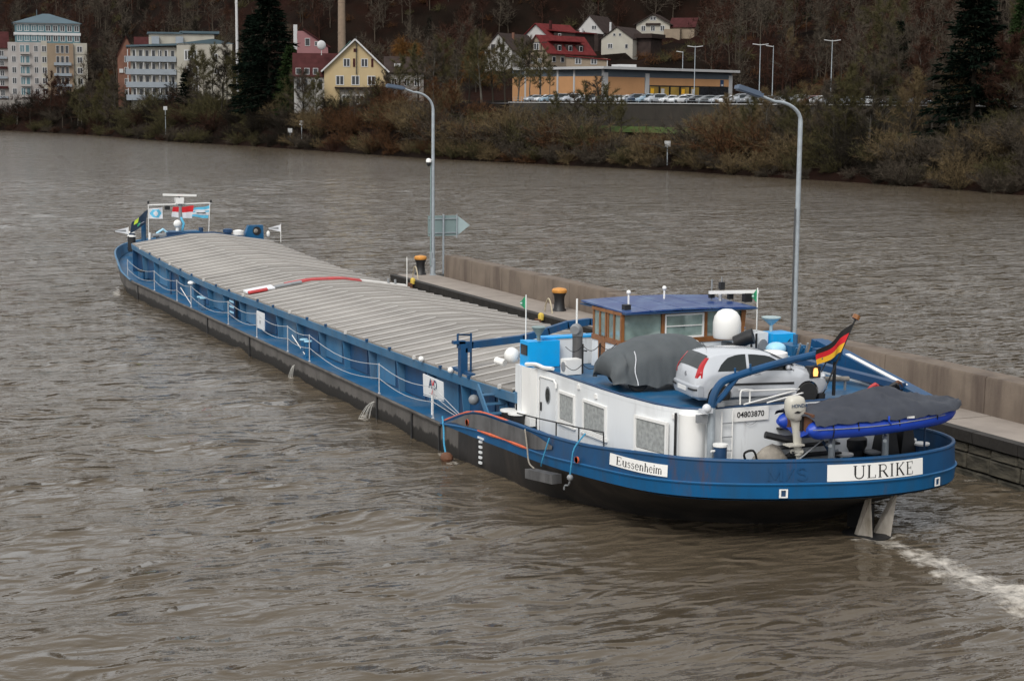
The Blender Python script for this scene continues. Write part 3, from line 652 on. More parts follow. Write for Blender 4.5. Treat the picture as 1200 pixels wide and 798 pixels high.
# coaming, stiffeners, hatch covers
def ct(y): return interp(y, [(45.3, 2.46), (48, 2.38), (52, 2.32), (60, 2.27), (72, 2.19), (80, 2.13), (86, 2.2), (92, 2.36), (97, 2.55), (101, 2.75)])
ys = [45.6 + (99.6 - 45.6) * i / 36 for i in range(37)]
for s in (-1, 1):
    def cx(o): return XC + s * (XC - o)
    g = G(); g.loft([[(cx(21.18), y, .84), (cx(21.18), y, ct(y) - .30), (cx(21.45), y, ct(y) - .30), (cx(21.45), y, .84)] for y in ys]); g.build("coaming_wall", M_NAVY, barge)
    g = G(); g.loft([[(cx(21.2), y, ct(y) - .36), (cx(20.84), y, ct(y) - .33), (cx(20.80), y, ct(y) - .04), (cx(20.86), y, ct(y)), (cx(21.4), y, ct(y))] for y in ys]); g.build("coaming_top", M_COAM, barge)
    y = 46.9; k = 0
    while y < 99.2:
        t = ct(y) - .34
        g = G(); g.prism([(cx(21.2), y, .845), (cx(20.98), y, .845), (cx(20.96), y, 1.2), (cx(20.88), y, t), (cx(21.2), y, t)], (0, .07, 0)); g.build("stiffener", M_COAM, barge)
        if s < 0 and k % 1 == 0 and y < 97:
            g = G(); g.box((21.145, y + .9, .9), (21.175, y + 2.82, ct(y + 1.4) - .4)); g.build("coaming_plate", M_COAM if k % 2 else M_BLUE, barge)  # lighter plate colour puts the light on each bay into the paint
        y += 2.95; k += 1
for y in (45.6, 99.6):
    g = G(); g.prism([(20.9, y, .84), (2 * XC - 20.9, y, .84), (2 * XC - 20.9, y, ct(y)), (25.7, y, ct(y) + .56), (24.15, y, ct(y) + .56), (20.9, y, ct(y))], (0, .12, 0)); g.build("end_bulkhead", M_BLUE, barge)
def rnd_mat(m, lo, hi):
    n, l = m.node_tree.nodes, m.node_tree.links; p = n["Principled BSDF"]; src = p.inputs["Base Color"].links[0].from_socket
    oi = n.new("ShaderNodeObjectInfo"); r = n.new("ShaderNodeMapRange"); r.inputs[3].default_value = lo; r.inputs[4].default_value = hi; l.new(oi.outputs["Random"], r.inputs[0])
    h = n.new("ShaderNodeHueSaturation"); l.new(r.outputs[0], h.inputs["Value"]); l.new(src, h.inputs["Color"]); l.new(h.outputs[0], p.inputs["Base Color"])
rnd_mat(M_HATCH, .86, 1.10)
RISE = .49
HX = [(20.82, .03), (22.5, .03 + RISE * .5), (24.15, .03 + RISE), (25.69, .03 + RISE), (27.34, .03 + RISE * .5), (29.02, .03)]
def hatch_mesh(P, variant):
    prof = [(0, 0, 0), (.02, .045, 1), (.075, .052, 1), (.11, .012, 0), (.38, .008, 0), (.40, .020, 0), (.46, .020, 0), (.48, .006, 0), (.72, .006, 0), (.74, .017, 0), (.79, .017, 0), (.81, .004, 0), (.985, .0, 0)]
    g = G()
    for i in range(len(prof) - 1):
        for j in range(len(HX) - 1):
            a, b = prof[i], prof[i + 1]
            g.poly([(HX[j][0] - XC, a[0] * P, HX[j][1] + a[1]), (HX[j + 1][0] - XC, a[0] * P, HX[j + 1][1] + a[1]), (HX[j + 1][0] - XC, b[0] * P, HX[j + 1][1] + b[1]), (HX[j][0] - XC, b[0] * P, HX[j][1] + b[1])], 1 if (a[2] and b[2] and (j < 2 or variant)) else 0)
    for e in (0, -1):
        x, z = HX[e]; x -= XC
        g.poly([(x, prof[0][0], z - .06)] + [(x, a[0] * P, z + a[1]) for a in prof] + [(x, prof[-1][0] * P, z - .06)])
    g.poly([(hx - XC, P * .985, hz) for hx, hz in HX] + [(hx - XC, P * .985, hz - .06) for hx, hz in reversed(HX)])
    return g.data("hatch_cover", [M_HATCH, M_SEAM], smooth=0)
NP = 52; P = (99.4 - 45.75) / NP
hm = [hatch_mesh(P, 0), hatch_mesh(P, 1)]
r = random.Random(2)
for k in range(NP):
    y = 45.75 + k * P
    o = link("hatch_cover", hm[1 if k % 2 else 0], barge)
    o.location = (0, y - 60, ct(y)); o.rotation_euler = (math.atan2(ct(y + P) - ct(y), P), r.uniform(-.002, .002), 0)
for k in range(22):                                # clips along the port hatch edge
    y = 46.6 + k * 2.4
    g = G(); g.box((20.74, y, ct(y) - .02), (20.84, y + .1, ct(y) + .09)); g.build("hatch_clip", M_SEAM if k % 3 == 0 else M_BLUE, barge)
# red tarpaulin strip pulled out between two hatch covers
def hz(x): return interp(x, HX)
def tape(x0, x1, y, w, dz, m, name, parent=None, nn=10):
    rng_ = [lerp(x0, x1, i / nn) for i in range(nn + 1)]
    g = G(); g.loft([[(x, y(x), ct(y(x)) + hz(x) + dz), (x, y(x) + w, ct(y(x)) + hz(x) + dz + .05), (x, y(x) + w, ct(y(x)) + hz(x) + dz - .03), (x, y(x), ct(y(x)) + hz(x) + dz - .06)] for x in rng_]); return g.build(name, m, parent)
t = thing("hatch_tarpaulin", "red and white tarpaulin strip showing between two hatch covers", "tarpaulin", (24, 75.8, 2.4))
tape(22.9, 26.6, lambda x: 75.7, .34, .10, M_RED, "red_strip", t)
tape(21.0, 22.3, lambda x: 75.4, .75, .10, M_WCLOTH, "white_end", t); tape(21.0, 21.9, lambda x: 75.2, .22, .11, M_RED, "red_fold", t)
tape(22.3, 23.6, lambda x: 75.45, .16, .12, M_GREY, "grey_fold", t)
tape(26.6, 28.9, lambda x: 75.8, .2, .10, M_SEAM, "strap", t)
g = G()
for x in (28.0, 28.35): g.tube([(x, 75.9, ct(76) + hz(x)), (x, 75.9, ct(76) + hz(x) + .32)], .06, 8)
g.build("peg", M_GREY, t)

# ---------------- guard rails along the port side deck
posts = [97.8, 90.95, 85.8, 82.85, 75.85, 71.15, 66.6, 63.7, 55.7, 50.6]
for y in posts:
    g = G(); g.tube([(20.2, y, .84), (20.2, y, 1.92)], .021, 6); g.lathe((20.2, y, .84), [(.06, 0), (.05, .03)], 6); g.build("stanchion", M_ROPE, barge)
for a, b in zip(posts[:-1], posts[1:]):
    for z in (1.88, 1.38):
        g = G(); g.tube([(20.2, lerp(a, b, i / 8), z - .26 * (abs(a - b) / 7) * math.sin(math.pi * i / 8)) for i in range(9)], .011, 5); g.build("guard_rope", M_ROPE, barge)
g = G(); [g.tube([(20.2, 50.6, z), (20.35, 47.9, 1.1)], .011, 5) for z in (1.88, 1.6, 1.38)]; g.build("guard_rope", M_ROPE, barge)
for y in (85.0, 66.0):                              # stays
    g = G(); g.tube([(20.2, y, 1.6), (20.5, y - .9, .85)], .02, 5); g.build("stay", M_WHITE2, barge)
def twin_bitt(x, y, z, m, capm, name="bitts", h=.55, r=.13):
    g = G()
    for dy in (-.28, .28): g.lathe((x, y + dy, z), [(r, 0), (r, h)], 12)
    g.box((x - .16, y - .5, z), (x + .16, y + .5, z + .08)); o = g.build(name, m, barge)
    g = G()
    for dy in (-.28, .28): g.lathe((x, y + dy, z + h), [(r + .04, 0), (r + .04, .05), (.02, .06)], 12)
    g.build("bitt_cap", capm, o); return o
twin_bitt(20.5, 81.9, .845, M_DECKB, M_PALEB); twin_bitt(20.5, 65.1, .845, M_DECKB, M_PALEB, h=.62); twin_bitt(20.62, 96.1, .845, M_DECKB, M_DARK)
g = G(); g.box((20.58, 71.35, 1.1), (20.62, 72.5, 1.84)); sg = g.build("notice_board", M_WHITE, barge)
sans("- - -\nIIII", .22, lambda u, v: (20.575, 71.95 - u, 1.5 + v), "notice_print", M_GREY, sg)
g = G(); g.beam((20.4, 50.2, 1.47), (20.4, 51.95, 1.38), .03, .02); g.hexa([(20.39, 50.2, 1.5), (20.42, 50.2, 1.5), (20.42, 51.95, 1.42), (20.39, 51.95, 1.42), (20.37, 50.2, 2.08), (20.4, 50.2, 2.08), (20.4, 51.95, 2.1), (20.37, 51.95, 2.1)]); sg = g.build("company_board", M_WHITE, barge)
sans("A D", .42, lambda u, v: (20.365, 51.05 - u, 1.86 + v), "board_letters", M_NAVY, sg, .012)
sans("V", .36, lambda u, v: (20.362, 51.05 - u, 1.86 + v), "board_letter", M_BRED, sg, .012)
sans("\u2227", .3, lambda u, v: (20.364, 51.05 - u, 1.64 + v), "board_mark", M_BRED, sg, .014)
sans("\u2013\u2013\u2013\u2013\u2013\u2013\u2013", .2, lambda u, v: (20.378, 51.05 - u, 1.55 + v), "board_line", M_GREY, sg)
g = G(); g.tube([(20.4, 51.2, .845), (20.4, 51.2, 1.45)], .03, 6); g.build("board_post", M_WHITE2, barge)
# dark ladder board with pale rungs, lamps, small fittings on the coaming
g = G(); g.box((20.92, 77.5, .9), (20.97, 78.3, 1.95)); o = g.build("draught_board", M_NAVY, barge)
for z in (1.1, 1.35, 1.6, 1.8):
    g = G(); g.box((20.9, 77.55, z), (20.93, 78.25, z + .08)); g.build("rung", M_PALEB, o)
g = G(); g.ball((20.7, 84.9, 1.82), .16, 0, 10, 6, (1, 1.5, .7)); g.box((20.7, 84.8, 1.8), (20.95, 85, 1.88)); g.build("deck_lamp", M_WHITE2, barge)
g = G(); g.ball((20.75, 48.55, 1.75), .17); g.build("deck_lamp", M_GREY, barge)
g = G(); g.tube([(20.72, 86.5, 1.55), (20.7, 90.5, 1.5)], .04, 6); g.tube([(20.6, 88.9, .86), (20.6, 88.9, 2.0)], .05, 6); g.build("boat_hook", M_NAVY, barge)
for y in (53.0, 50.4):
    g = G(); g.ball((20.72, y, 2.42), .10); g.build("edge_lamp", M_WHITE2, barge)
# gantry for lifting the hatch covers
GYY = 49.8
g = G(); g.box((20.78, GYY - .12, 2.3), (21.02, GYY + .12, 3.36)); g.build("gantry_post", M_BLUE, barge)
g = G(); g.box((28.8, GYY - .12, 2.3), (29.04, GYY + .12, 3.36)); g.build("gantry_post", M_BLUE, barge)
arch = [(20.75, 3.33), (21.2, 3.30), (23.0, 3.42), (23.9, 3.62), (24.6, 3.80), (25.4, 3.86), (26.6, 3.72), (27.8, 3.5), (29.0, 3.32)]
g = G()
for a, b in zip(arch[:-1], arch[1:]): g.beam((a[0] - .02, GYY, a[1]), (b[0] + .02, GYY, b[1]), .2, .22)
g.build("gantry_beam", M_BLUE, barge)
for x in (20.72, 21.18):
    g = G(); g.tube([(x, GYY, 2.4 if x > 21 else 3.3), (x, GYY, 3.68)], .035, 6); g.tube([(20.72, GYY, 3.66), (21.2, GYY, 3.62)], .03, 6); g.build("gantry_rail", M_BLUE, barge)
g = G(); g.tube([(21.12, GYY - .1, 2.4), (21.12, GYY - .1, 3.3)], .012, 5); g.box((20.55, GYY - .1, 3.36), (20.95, GYY + .1, 3.46)); g.box((20.95, GYY - .12, 3.08), (21.15, GYY + .1, 3.22)); g.build("gantry_fitting", M_BLUE, barge)
g = G(); g.box((20.85, 49.0, 2.32), (21.0, 50.6, 2.5)); g.build("gantry_foot", M_BLUE, barge)
# steps at the after end of the hold
g = G()
for z, yy in ((1.15, 46.25), (1.4, 46.5), (1.65, 46.75), (1.9, 47.0), (2.15, 47.25)): g.box((20.45, yy - .14, z - .03), (21.1, yy + .14, z))
g.build("step", M_COAM, barge)
for x in (20.42, 21.12):
    g = G(); g.beam((x, 46.0, .95), (x, 47.5, 2.38), .05, .2); g.build("stair_stringer", M_COAM, barge)
twin_bitt(20.75, 45.55, 1.1, M_DARK, M_WHITE2, h=.75, r=.24)
# ropes and floats over the side
def hang(name, label, pts, r, m, float_=None, fm=None, cat="rope"):
    t = thing(name, label, cat, pts[0]); g = G(); g.tube(crom(pts, 4), r, 6); g.build("rope", m, t)
    if float_: g = G(); float_(g); g.build("float", fm, t)
    return t
hang("mooring_rope", "blue rope from the low bulwark end down to a small float in the water", [(20.12, 49.6, 1.08), (20.0, 49.2, .75), (19.85, 48.8, .4), (19.75, 48.4, .12)], .03, M_BROPE, lambda g: g.ball((19.7, 48.2, .05), .2, 0, 10, 6, (1, 1.3, .9)), M_RUST)
hang("plank_fender", "old plank fender hung on a pale rope from the grey bulwark", [(20.05, 43.2, 1.82), (19.98, 42.9, 1.4), (19.9, 42.6, 1.0), (19.88, 42.2, .9)], .022, M_OLIVE, lambda g: g.beam((19.86, 42.45, .72), (19.95, 40.9, .86), .3, .26), M_BULW, "fender")
hang("hook_rope", "blue rope with a steel hook hung from the deck railing", [(20.3, 39.9, 2.28), (20.0, 39.95, 1.9), (19.95, 40.0, 1.5), (19.93, 40.05, 1.15)], .022, M_BROPE, lambda g: (g.ball((19.93, 40.05, 1.08), .09), g.tube(crom([(19.93, 40.05, 1.0), (19.93, 40.15, .85), (19.93, 40.35, .8), (19.93, 40.4, .68)], 3), .025, 6)), M_GREY)
hang("slack_rope", "thin blue rope looped over the bulwark beside the plank fender", [(20.05, 41.6, 1.86), (19.98, 41.7, 1.5), (19.95, 41.85, 1.15), (20.0, 42.0, 1.0)], .02, M_BROPE)
# black hand rail inside the bulwark
rl = [(20.45, 44.6, 2.02), (20.45, 43.3, 2.1), (20.45, 42.0, 2.2), (20.45, 40.6, 2.3), (20.47, 39.2, 2.42)]
g = G(); g.tube(rl + [(20.47, 39.15, 1.9)], .022, 6); g.build("hand_rail", M_DARK, barge)
for x, y, z in rl[1:-1]:
    g = G(); g.tube([(x, y, z), (x, y, z - .5)], .02, 6); g.build("rail_post", M_DARK, barge)
# draught marks, name and home port, scuttle frames
g = G()
for k in range(5): g.box((20.04, 46.35, .18 + k * .16), (20.1, 46.5, .25 + k * .16))
g.box((20.04, 46.2, .95), (20.1, 46.6, 1.0)); g.build("draught_mark", M_WHITE, barge)
def on_stern(i0, i1, z0, z1, off):
    """a point on the curved bulwark between ring positions i0 and i1"""
    def f(u, v):
        i = lerp(i0, i1, u); k = int(clamp(i, 0, NS - 2)); t = i - k
        p = lerp(rim3[k], rim3[k + 1], t); o = lerp(NRM[k], NRM[k + 1], t); z = lerp(z0, z1, v)
        f_ = clamp((z - 1.65) / .55, -.2, 1.2); return Vector((p.x, p.y, z)) + o * (off + .02 - .03 * f_)
    return f
def ring_at(x, port=False):
    best = min((abs(rim3[i].x - x), i) for i in range(NS) if (rim3[i].y < 36.5)) if not port else min((abs(rim3[i].y - x), i) for i in range(NS // 2))
    return best[1]
def board(name, i0, i1, z0, z1, m, off=.02, nn=14):
    f = on_stern(i0, i1, z0, z1, off); h = on_stern(i0, i1, z0, z1, off - .018); g = G()
    g.loft([[f(k / nn, 0), f(k / nn, 1), h(k / nn, 1), h(k / nn, 0)] for k in range(nn + 1)]); return g.build(name, m, barge, smooth=30), f
def ringf(val, axis_, lo, hi):
    best = None
    for i in range(lo, hi):
        a, b = rim3[i][axis_], rim3[i + 1][axis_]
        if (a - val) * (b - val) <= 0: return i + (val - a) / (b - a if abs(b - a) > 1e-9 else 1)
    return lo
half = max(range(NS), key=lambda i: -rim3[i].y)
x0, x1 = ringf(24.42, 0, 30, half + 25), ringf(27.2, 0, 30, half + 25)
nb, _ = board("name_board", x0, x1, 1.70, 2.12, M_WHITE2)
f = on_stern(x0, x1, 1.70, 2.12, .024); serif("ULRIKE", lambda u, v: f(.20 + .66 * u, .10 + .8 * v), "name_letters", M_DARK, nb, .8, .06)
y0, y1 = ringf(38.5, 1, 0, 40), ringf(36.6, 1, 0, 40)
hb, _ = board("home_port_board", y0, y1, 1.72, 2.02, M_WHITE2)
f2 = on_stern(y0, y1, 1.72, 2.02, .024); serif("Eussenheim", lambda u, v: f2(.10 + .80 * u, .16 + .74 * v), "home_port_letters", M_DARK, hb, .9, .02)
x2, x3 = ringf(22.95, 0, 30, half + 25), ringf(23.95, 0, 30, half + 25)
f3 = on_stern(x2, x3, 1.74, 2.06, .012); serif("M/S", lambda u, v: f3(u, v), "old_relief_letters", M_BLUE, up, .9, .05)
for xx in (23.35, 27.75):
    a = ringf(xx - .10, 0, 30, half + 40); b = ringf(xx + .10, 0, 30, half + 40)
    fo = on_stern(a, b, 1.32, 1.54, .035); g = G()
    for (u0, v0, u1, v1) in ((0, 0, 1, .14), (0, .86, 1, 1), (0, .14, .2, .86), (.8, .14, 1, .86)): g.hexa([fo(u0, v0), fo(u1, v0), fo(u1, v0) + Vector((0, -.02, 0)), fo(u0, v0) + Vector((0, -.02, 0)), fo(u0, v1), fo(u1, v1), fo(u1, v1) + Vector((0, -.02, 0)), fo(u0, v1) + Vector((0, -.02, 0))])
    fr = g.build("scuttle_frame", M_WHITE2, barge, smooth=0)
    fi = on_stern(a, b, 1.32, 1.54, .022); g = G(); g.poly([fi(.2, .14), fi(.8, .14), fi(.8, .86), fi(.2, .86)]); g.build("scuttle_opening", M_NAVY, fr)
M_FIN = mat('weathered rudder fin', (.34, .31, .27), .75, var=.3, scale=3, dirt=(.10, .075, .04), dirt_amt=.7, dscale=2.2, streak=True)
# twin rudder fins at the stern post
for xx, tip in ((26.12, 25.95), (26.68, 26.76)):
    g = G(); pts = [(xx - .21, 0), (xx + .21, 0), (tip + .04, 1.14), (tip - .03, 1.14)]
    g.prism([(x, 35.42 - z * .40, z - .05) for x, z in pts], (0, .14, -.02)); g.mesh([(pts[0][0], 35.42, -.05), (pts[1][0], 35.42, -.05), (tip, 34.93, 1.1), (xx + .06, 35.1, -.05)], [(0, 3, 2), (3, 1, 2)]); g.build("rudder_fin", M_FIN, barge, smooth=0)
g = G(); g.lathe((26.35, 35.6, -.1), [(.62, 0), (.66, .06), (.5, .12)], 18); g.box((26.3, 35.5, 0), (26.5, 36.4, .75)); g.build("rudder_head", M_DARK, barge)
# ------------------------------------------------------------------ after deckhouse
HZ = 3.20                                # roof deck, a little below the white wall top
HS = [(21.15, 45.9), (21.15, 43), (21.15, 40.6), (21.2, 39.2), (21.35, 38.0), (21.62, 37.2), (22.0, 36.9), (22.5, 36.85)]
hs = [Vector((x, y, 0)) for x, y in HS] + [Vector((2 * XC - x + .0, y, 0)) for x, y in reversed(HS)]
house = G(); house.loft([[Vector((p.x, p.y, 1.0)) for p in hs], [Vector((p.x, p.y, HZ)) for p in hs]])
dh = house.build("deckhouse", M_WHITE, barge, smooth=50)
def house_off(o): return [Vector((XC + (p.x - XC) * (1 + o / 3.8), 41.4 + (p.y - 41.4) * (1 + o / 4.5), 0)) for p in hs]
g = G(); g.loft([[Vector((p.x, p.y, HZ + .002)) for p in house_off(-.1)], [Vector((p.x, p.y, HZ + .04)) for p in house_off(-.1)]]); g.build("house_roof", M_DECKB, barge, smooth=50)
g = G(); g.loft([[Vector((p.x, p.y, HZ - .01)), Vector((p.x, p.y, HZ + .10)), Vector((q.x, q.y, HZ + .10)), Vector((q.x, q.y, HZ + .05))] for p, q in zip(house_off(.005), house_off(-.08))], 0, True, True); g.build("roof_lip", M_WHITE, barge, smooth=40)
g = G(); g.tube([Vector((p.x, p.y, HZ + .115)) for p in house_off(-.03)], .045, 6); g.build("roof_edge", M_NAVY, barge)
# windows: white frame, net curtain, glass
def window(y0, y1, z0, z1, x0=21.15, x1=None, name="window"):
    x1 = x0 if x1 is None else x1
    def at(y, z, o): return Vector((lerp(x0, x1, (y - y0) / (y1 - y0)) - o, y, z))
    g = G(); w = .075
    for (a, b, c, d) in ((y0 - w, y1 + w, z0 - w, z0), (y0 - w, y1 + w, z1, z1 + w), (y0 - w, y0, z0, z1), (y1, y1 + w, z0, z1)):
        g.hexa([at(a, c, .045), at(b, c, .045), at(b, c, -.02), at(a, c, -.02), at(a, d, .045), at(b, d, .045), at(b, d, -.02), at(a, d, -.02)])
    fr = g.build(name, M_WHITE2, barge, smooth=0)
    g = G(); g.hexa([at(y0 - .14, z0 - .14, .07), at(y1 + .14, z0 - .14, .07), at(y1 + .14, z0 - .14, 0), at(y0 - .14, z0 - .14, 0), at(y0 - .14, z0 - .09, .07), at(y1 + .14, z0 - .09, .07), at(y1 + .14, z0 - .09, 0), at(y0 - .14, z0 - .09, 0)]); g.build("sill", M_WHITE2, fr, smooth=0)
    g = G(); K = 24
    for k in range(K):
        a, b = lerp(y0, y1, k / K), lerp(y0, y1, (k + 1) / K); oa, ob = .014 + .005 * math.sin(k * 2.1), .014 + .005 * math.sin((k + 1) * 2.1)
        za = z0 + .02
        g.poly([at(a, za, oa), at(b, za, ob), at(b, z1, ob), at(a, z1, oa)])
    g.build("curtain", M_CURT, fr, recalc=False)
    g = G(); g.poly([at(y0, z0, .005), at(y1, z0, .005), at(y1, z1, .005), at(y0, z1, .005)]); g.build("pane", M_GLASS, fr, smooth=0, recalc=False)
window(42.3, 43.2, 2.05, 2.80); window(40.4, 41.65, 2.05, 2.80); window(37.55, 38.75, 2.06, 2.84, 21.42, 21.22)
# door with porthole, corner locker
g = G(); g.box((21.10, 43.42, 1.35), (21.16, 44.42, 3.05)); dr = g.build("door", M_WHITE, barge)
g = G(); g.prism([(21.085, 43.9 + .17 * math.cos(a), 2.62 + .26 * math.sin(a)) for a in [2 * math.pi * k / 16 for k in range(16)]], (.03, 0, 0)); g.build("porthole_ring", M_GREY, dr)
g = G(); g.prism([(21.08, 43.9 + .13 * math.cos(a), 2.62 + .21 * math.sin(a)) for a in [2 * math.pi * k / 16 for k in range(16)]], (.012, 0, 0)); g.build("porthole_glass", M_GLASS, dr)
g = G(); g.box((21.06, 44.3, 2.1), (21.1, 44.36, 2.35)); g.build("handle", M_DARK, dr)
g = G(); g.tube([(21.09, 44.5, 1.3), (21.09, 44.5, 3.0), (21.09, 44.42, 3.1), (21.09, 43.5, 3.12), (21.09, 43.36, 3.02), (21.09, 43.36, 2.9)], .03, 6); g.build("door_trim", M_WHITE2, dr)
g = G(); g.box((20.93, 44.75, 1.55), (21.15, 45.35, 3.28)); g.build("corner_locker", M_PALEB if False else M_WHITE2, barge)
g = G(); g.box((20.90, 45.37, 1.55), (21.15, 45.75, 3.28)); g.build("corner_locker", M_WHITE, barge)
g = G(); g.box((20.95, 43.3, .95), (21.12, 46.0, 1.5)); g.build("locker_base", M_BLUE, barge)
for y, z in ((40.95, 3.0), (42.0, 3.1), (37.35, 3.03)):
    g = G(); g.box((21.1 if y > 39 else 21.5, y - .06, z), (21.18 if y > 39 else 21.6, y + .06, z + .12)); g.build("wall_lamp", M_WHITE2, barge)
g = G(); g.tube([(21.52, 37.25, 1.3), (21.52, 37.25, 3.2)], .035, 6); g.build("drain_pipe", M_DARK, barge)
g = G(); g.lathe((21.90, 37.08, 1.2), [(.34, 0), (.34, 1.98), (.30, 2.0)], 20); g.build("corner_column", M_WHITE2, barge)
# registration board and ladder on the after wall
g = G(); g.box((22.95, 36.80, 2.94), (24.02, 36.83, 3.28)); pb = g.build("registration_board", M_WHITE2, barge)
sans("04803870", .205, lambda u, v: (23.47 + u * 1.0, 36.79, 3.11 + v), "registration_digits", M_DARK, pb, .004)
g = G()
for x in (22.58, 22.9): g.tube([(x, 36.74, 1.3), (x, 36.74, 3.25)], .02, 6)
g.build("ladder_rail", M_WHITE2, barge)
for k in range(5):
    g = G(); g.tube([(22.58, 36.74, 1.5 + k * .36), (22.9, 36.74, 1.5 + k * .36)], .017, 6); g.build("ladder_rung", M_GREY, barge)
g = G(); g.tube([(23.3 + .35 * i / 8, 36.79, 2.92 - .08 * math.sin(math.pi * i / 8)) for i in range(9)], .008, 4); g.build("cable", M_GREY, barge)
g = G(); g.lathe((23.05, 36.78, 1.62), [(.09, 0), (.09, .12)], 10); g.build("vent", M_GREY, barge)
# sternward mast post, black lamp and blue derrick arm over the car
g = G(); g.tube([(22.18, 36.6, 1.25), (22.18, 36.6, 3.42)], .10, 10); g.build("derrick_post", M_GALV, barge)
da = crom([(22.18, 36.6, 3.40), (22.22, 36.6, 3.68), (22.42, 36.62, 3.98), (22.75, 36.66, 4.11), (23.8, 36.8, 4.30), (24.9, 37.0, 4.43), (26.0, 37.2, 4.53)], 4)
g = G(); g.tube(da, .10, 10); g.build("derrick_arm", M_BLUE, barge)
g = G(); g.tube([(22.2, 36.6, 3.42), (22.55, 36.62, 3.72), (22.95, 36.68, 4.12)], .075, 8); g.build("derrick_brace", M_BLUE, barge)
g = G(); g.box((25.75, 37.0, 4.38), (26.4, 37.45, 4.62)); g.hexa([(25.85, 37.02, 4.28), (26.35, 37.02, 4.30), (26.35, 37.4, 4.30), (25.85, 37.4, 4.28), (25.8, 37.0, 4.39), (26.38, 37.0, 4.39), (26.38, 37.42, 4.39), (25.8, 37.42, 4.39)]); g.build("derrick_head", M_BLUE, barge)
for x in (22.9, 23.35):
    g = G(); g.tube([(x, 36.66, interp(x, [(22.75, 4.1), (23.8, 4.29)])), (x - .02, 36.66, interp(x, [(22.75, 4.1), (23.8, 4.29)]) + .24)], .03, 6); g.build("derrick_lug", M_BLUE, barge)
g = G(); g.tube([(26.05, 37.2, 4.3), (25.55, 37.15, 3.5)], .018, 5); g.tube([(26.3, 37.2, 4.3), (26.3, 37.2, 3.36)], .05, 6); g.build("derrick_stay", M_DARK, barge)
g = G(); g.ball((21.95, 36.45, 3.42), .12); g.box((21.8, 36.4, 3.3), (22.1, 36.6, 3.4)); g.build("stern_lamp", M_CLEARL, barge)
g = G(); g.box((21.72, 36.5, 3.05), (22.02, 36.6, 3.25)); g.box((22.3, 36.5, 3.42), (22.5, 36.62, 3.52)); g.build("lamp_bracket", M_GREY, barge)
# pale gangway ladder lying along the after edge of the roof
def rail(p, q, name="gangway_rail", r=.022):
    g = G(); g.tube([p, q], r, 6); g.build(name, M_WHITE2, barge)
rail((23.2, 36.75, 3.74), (25.6, 37.0, 3.62)); rail((23.25, 37.05, 3.72), (25.6, 37.3, 3.58)); rail((23.2, 36.7, 3.4), (25.3, 37.0, 3.66)); rail((23.9, 36.7, 3.40), (25.6, 37.0, 3.6))
g = G(); g.tube(crom([(23.1, 36.72, 3.4), (23.1, 36.72, 3.68), (23.16, 36.74, 3.76), (23.35, 36.76, 3.76), (23.42, 36.78, 3.68), (23.42, 36.78, 3.42)], 3), .022, 6); g.build("gangway_hoop", M_WHITE2, barge)
g = G(); g.hexa([(22.4, 36.8, 3.37), (25.6, 37.0, 3.37), (25.6, 37.25, 3.37), (22.4, 37.05, 3.37), (22.4, 36.8, 3.46), (25.6, 37.0, 3.46), (25.6, 37.25, 3.46), (22.4, 37.05, 3.46)]); g.build("gangway_plank", M_GREY, barge)
# amber work lamp on a blue post
g = G(); g.tube([(25.45, 36.95, 3.3), (25.45, 36.95, 3.95)], .05, 6); g.build("lamp_post", M_BLUE, barge)
g = G(); g.box((25.3, 36.85, 3.93), (25.62, 37.1, 4.22)); lb = g.build("work_lamp", M_DARK, barge)
g = G(); g.lathe((25.46, 36.85, 3.98), [(.06, 0), (.07, .1), (.05, .2), (.01, .21)], 10); g.build("amber_glass", M_AMBER, lb)
# roof pipe and starboard car crane with its boom laid down
g = G(); g.tube([(25.7, 37.9, 3.72), (27.4, 38.1, 3.6)], .07, 8); g.build("roof_pipe", M_OLIVE, barge)
g = G(); g.tube([(25.75, 37.9, 3.3), (25.75, 37.9, 3.72)], .04, 6); g.tube([(27.3, 38.1, 3.3), (27.3, 38.1, 3.6)], .04, 6); g.build("pipe_foot", M_GREY, barge)
g = G(); g.beam((28.9, 41.6, 3.95), (28.95, 36.3, 3.0), .42, .40); cb = g.build("crane_boom", M_BLUE, barge)
g = G(); g.beam((28.85, 40.2, 3.915), (28.88, 37.5, 3.43), .14, .03); g.build("white_stripe", M_WHITE2, cb)
g = G(); g.hexa([(28.65, 41.2, 3.3), (29.15, 41.2, 3.3), (29.15, 41.9, 3.3), (28.65, 41.9, 3.3), (28.7, 41.3, 4.05), (29.1, 41.3, 4.05), (29.1, 41.8, 4.15), (28.7, 41.8, 4.15)]); g.build("crane_foot", M_BLUE, barge)
for dx in (-.14, .14):
    g = G(); g.tube([(28.95 + dx, 36.5, 3.1), (28.95 + dx, 36.2, 3.22), (28.95 + dx, 36.0, 3.1), (28.95 + dx, 36.0, 2.85)], .035, 6); g.build("boom_hook", M_PALEB, barge)
g = G(); g.lathe((28.5, 37.0, 2.9), [(.12, 0), (.14, .2), (.1, .34)], 10); g.build("winch_drum", M_DARK, barge)
g = G(); g.beam((27.5, 40.9, 3.75), (28.7, 37.4, 3.42), .3, .16); g.build("crane_strut", M_NAVY, barge)
for (x, y, z, m) in ((28.1, 37.3, 3.42, M_DARK), (27.6, 37.5, 3.4, M_RED), (28.35, 37.5, 3.42, M_RUST)):
    g = G(); g.tube(crom([(x, y, z - .08), (x + .18, y - .1, z + .12), (x + .36, y, z - .06), (x + .2, y + .12, z + .05)], 3), .07, 6); g.build("hose", m, barge)
